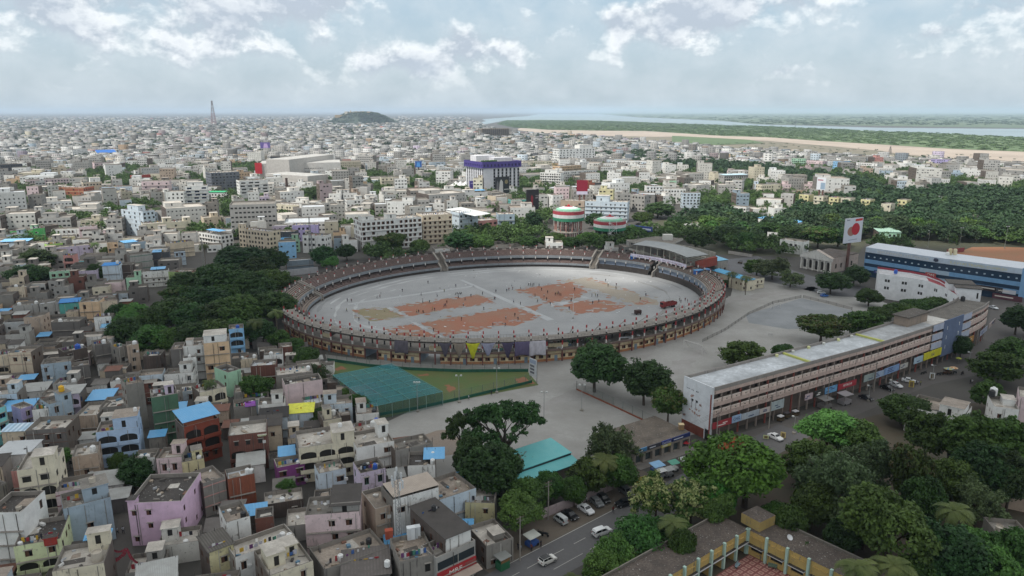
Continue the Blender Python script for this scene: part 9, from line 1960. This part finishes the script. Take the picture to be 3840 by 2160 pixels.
# ================================================================ people
def person_mesh(pose, shirt, trousers):
 J = {'hip': (0, 0, .92), 'chest': (0, .0, 1.28), 'neck': (0, 0, 1.46), 'head': (0, .01, 1.62), 'top': (0, 0, 1.72)}
 lean = {'stand': 0, 'walk': .04, 'run': .14, 'sit': 0, 'bat': .18}[pose]
 for k in ('chest', 'neck', 'head', 'top'): J[k] = (J[k][0]+lean*(J[k][2]-.9)*1.4, J[k][1], J[k][2])
 dz = -.48 if pose == 'sit' else 0
 st = {'stand': .05, 'walk': .26, 'run': .42, 'sit': .0, 'bat': .2}[pose]
 v = [J['hip'], J['chest'], J['neck'], J['head'], J['top']]; e = [(0, 1), (1, 2), (2, 3), (3, 4)]; rad = [.15, .17, .07, .105, .07]
 def add(a, b, r_): v.append(b); rad.append(r_); e.append((a, len(v)-1)); return len(v)-1
 for s in (-1, 1):
  h = add(0, (.0, s*.10, .88), .11)
  if pose == 'sit': k = add(h, (.42, s*.13, .95), .08); f = add(k, (.45, s*.13, .52), .05); t = add(f, (.62, s*.13, .50), .045)
  else: k = add(h, (s*st*.55+.03, s*.11, .48), .075); f = add(k, (s*st-.02, s*.11, .07), .05); t = add(f, (s*st+.15, s*.12, .04), .045)
  sh = add(1, (v[1][0]+.01, s*.2, 1.40), .075); el = add(sh, (v[1][0]-s*st*.5+.02, s*.27, 1.13), .05); hd = add(el, (v[1][0]-s*st*.6+.12+(.2 if pose == 'bat' else 0), s*.25, .92 if pose != 'run' else 1.08), .04)
  for fz in (-.03, 0, .03): add(hd, (v[hd][0]+.03, s*.25+fz*.6, v[hd][2]-.09), .012)
 me = bpy.data.meshes.new('p'); me.from_pydata(v, e, []); o = bpy.data.objects.new('p', me); COL.objects.link(o)
 m = o.modifiers.new('s', 'SKIN'); sv = me.skin_vertices[0].data
 for i, r_ in enumerate(rad): sv[i].radius = (r_, r_)
 sv[0].use_root = True; o.modifiers.new('ss', 'SUBSURF').levels = 1
 dg = bpy.context.evaluated_depsgraph_get(); out = bpy.data.meshes.new_from_object(o.evaluated_get(dg)); bpy.data.objects.remove(o)
 out.materials.clear()
 for mm in (M(trousers), M(shirt), M('5a3d2e', rough=.6), M('17130f')): out.materials.append(mm)
 for p_ in out.polygons:
  x, y, z = p_.center
  p_.material_index = 3 if (z > 1.66 or (z > 1.58 and x < v[3][0]-.02 and z > 1.5)) else (2 if z > 1.47 or (abs(y) > .21 and z < 1.22 and z > .7) or z < .09 else (1 if z > .93 else 0)); p_.use_smooth = True
 if dz:
  for q in out.vertices: q.co.z += dz
 out.name = 'person'; return out
CL_ = [('23252b', '1c1c20', 'dark clothes'), ('2b3350', '22222a', 'navy clothes'), ('b9bcc0', '33363d', 'a white shirt'), ('5f2a2a', '26262b', 'a maroon shirt'), ('8a8f5a', '3a3a36', 'an olive shirt'), ('7d8a96', '2a2d33', 'a grey shirt')]
PM = {}
def person(c, x, y, pose=None, cl=None, z=.03, label=None, rz=None):
 if cl is None: cl = random.choice((0, 0, 0, 1, 1, 2, 3, 4, 5))
 if pose is None: pose = random.choice(('stand', 'stand', 'walk', 'walk', 'run', 'bat'))
 if (pose, cl) not in PM: PM[(pose, cl)] = person_mesh(pose, CL_[cl][0], CL_[cl][1])
 P = GP(c, x, y, z); o = obj('person', PM[(pose, cl)], None, P, random.random()*6.28 if rz is None else rz)
 tag(o, label, 'person', 'people on the stadium field' if c in ('C5', 'CR', 'CL') else 'people on the streets')
 if not label: auto(o, f"person in {CL_[cl][2]} {dict(stand='standing', walk='walking', run='running', sit='sitting', bat='bending')[pose]}", P)
 return o
for nm, c, x, y in (('far left red pitch', 'C5', 1350, 495), ('near red pitch', 'C5', 1600, 620), ('right red pitch', 'C5', 2150, 380), ('right olive pitch', 'CR', 850, 690), ('left olive pitch', 'C5', 800, 570), ('field mast', 'C5', 2312, 560), ('gap in the far stand', 'C5', 1300, 250), ('left stand end', 'C5', 420, 470)): anchor(nm, GP(c, x, y))
for x, y in [(1218, 328), (1428, 355), (1025, 390), (1340, 392), (1166, 417), (1288, 428), (855, 434), (833, 440), (609, 463), (640, 467), (605, 540), (697, 608), (773, 640), (1630, 412), (1730, 395), (1723, 450), (1717, 448), (1864, 475), (1638, 528), (1850, 350), (1812, 390), (1828, 382), (1855, 375), (1917, 370), (1975, 345), (1990, 345), (2003, 348), (2016, 345), (2056, 350), (2075, 382), (2120, 402), (2025, 425), (2043, 470), (2113, 455), (2178, 418), (2192, 415), (2200, 408), (2207, 418), (2220, 422), (2323, 380), (2297, 462), (2093, 430), (2140, 492), (1179, 477), (1230, 477), (1360, 478), (1448, 440), (1498, 455), (1485, 498), (1340, 505), (1352, 502), (1250, 530), (1268, 535), (1133, 550), (1148, 550), (1542, 430), (1470, 607), (1873, 575), (1897, 605), (1805, 598), (1707, 652), (1260, 690), (1915, 490), (2283, 525), (1800, 650)]: person('C5', x, y+2)
for x, y in ((1180, 548), (1430, 412), (1442, 412), (1455, 410), (1468, 410)): person('C5', x, y, 'sit', 0)
for x, y in ((710, 570), (742, 628), (841, 620), (838, 660), (546, 750), (588, 750), (611, 758), (1128, 800), (1197, 745), (555, 840), (627, 820), (295, 805), (335, 672), (1570, 850), (1605, 805), (1620, 825), (1672, 802), (1700, 820), (1745, 850), (1655, 890), (1605, 920)): person('CR', x, y)
person('N', 1795, 1030, 'walk', 2, label='person in a white shirt walking along the lawn fence'); person('N', 2070, 975, 'stand', 0, label='person in dark clothes at the lawn fence'); person('B2', 1205, 880, 'walk', 3, label='person in a long maroon dress crossing the white road line'); person('B2', 963, 785, 'stand', 2, label='person in a white shirt between the parked cars'); person('B2', 465, 1225, 'stand', 3, label='person in red beside the blue food cart'); person('B2', 550, 1190, 'stand', 0, label='person in dark clothes right of the blue food cart'); person('B2', 370, 1230, 'stand', 5, label='person at the foot of the utility pole'); person('B2', 345, 1215, 'stand', 0, label='person in dark clothes left of the utility pole foot'); person('B2', 1748, 660, 'stand', 2, label='person in white beside the yellow blooming trees')
for i, (x, y, l) in enumerate(((1270, 465, 'person left of three beside the white plaza car'), (1290, 465, 'person in the middle of three beside the white plaza car'), (1325, 470, 'person in a bright vest beside the white plaza car'), (1925, 450, 'person crossing the plaza left of the big tree'), (1945, 452, 'second person crossing the plaza left of the big tree'))): person('R4', x, y, 'stand', (1, 2, 4, 0, 2)[i], label=l)
bike('dark scooter with its rider on the plaza below the white sedan', 'B3', 440, 285, .9); person('B3', 440, 285, 'sit', 2, z=.28, label='rider in a white shirt on the dark scooter', rz=.9)
bike('dark scooter with its rider in the plaza middle', 'R4', 1830, 335, .6); person('R4', 1830, 335, 'sit', 0, z=.28, label='rider in dark clothes in the plaza middle', rz=.6)
for x, y, l in ((1065, 1070, 'person in pale clothes walking up the dark lane'), (1120, 1065, 'second person in pale clothes up the dark lane'), (1215, 1430, 'person in dark clothes at the foot of the lane')): person('B0', x, y, 'walk', 2 if y < 1300 else 0, label=l)
sheet('lane', pxs('B0', [(960, 1500), (1010, 1300), (1060, 1000), (1100, 830), (1160, 830), (1180, 1000), (1200, 1200), (1260, 1500)]), .008, M('57534f', 'ground', hex2='47433f', sc=2))
# ================================================================ air
def air():
 mb = MB(); m = bpy.data.materials.new('haze'); m.use_nodes = True; nt = m.node_tree; nt.nodes.remove(nt.nodes['Principled BSDF']); v = nt.nodes.new('ShaderNodeVolumePrincipled'); v.inputs['Color'].default_value = (.62, .76, .92, 1); v.inputs['Density'].default_value = HAZE; v.inputs['Anisotropy'].default_value = .0
 nt.links.new(v.outputs[0], nt.nodes['Material Output'].inputs['Volume']); mb.box(-30000, 30000, -380, 40000, -1.5, 175, m); tag(mb.build('haze'), kind='stuff')
HAZE = .000058
air()
resolve_labels()
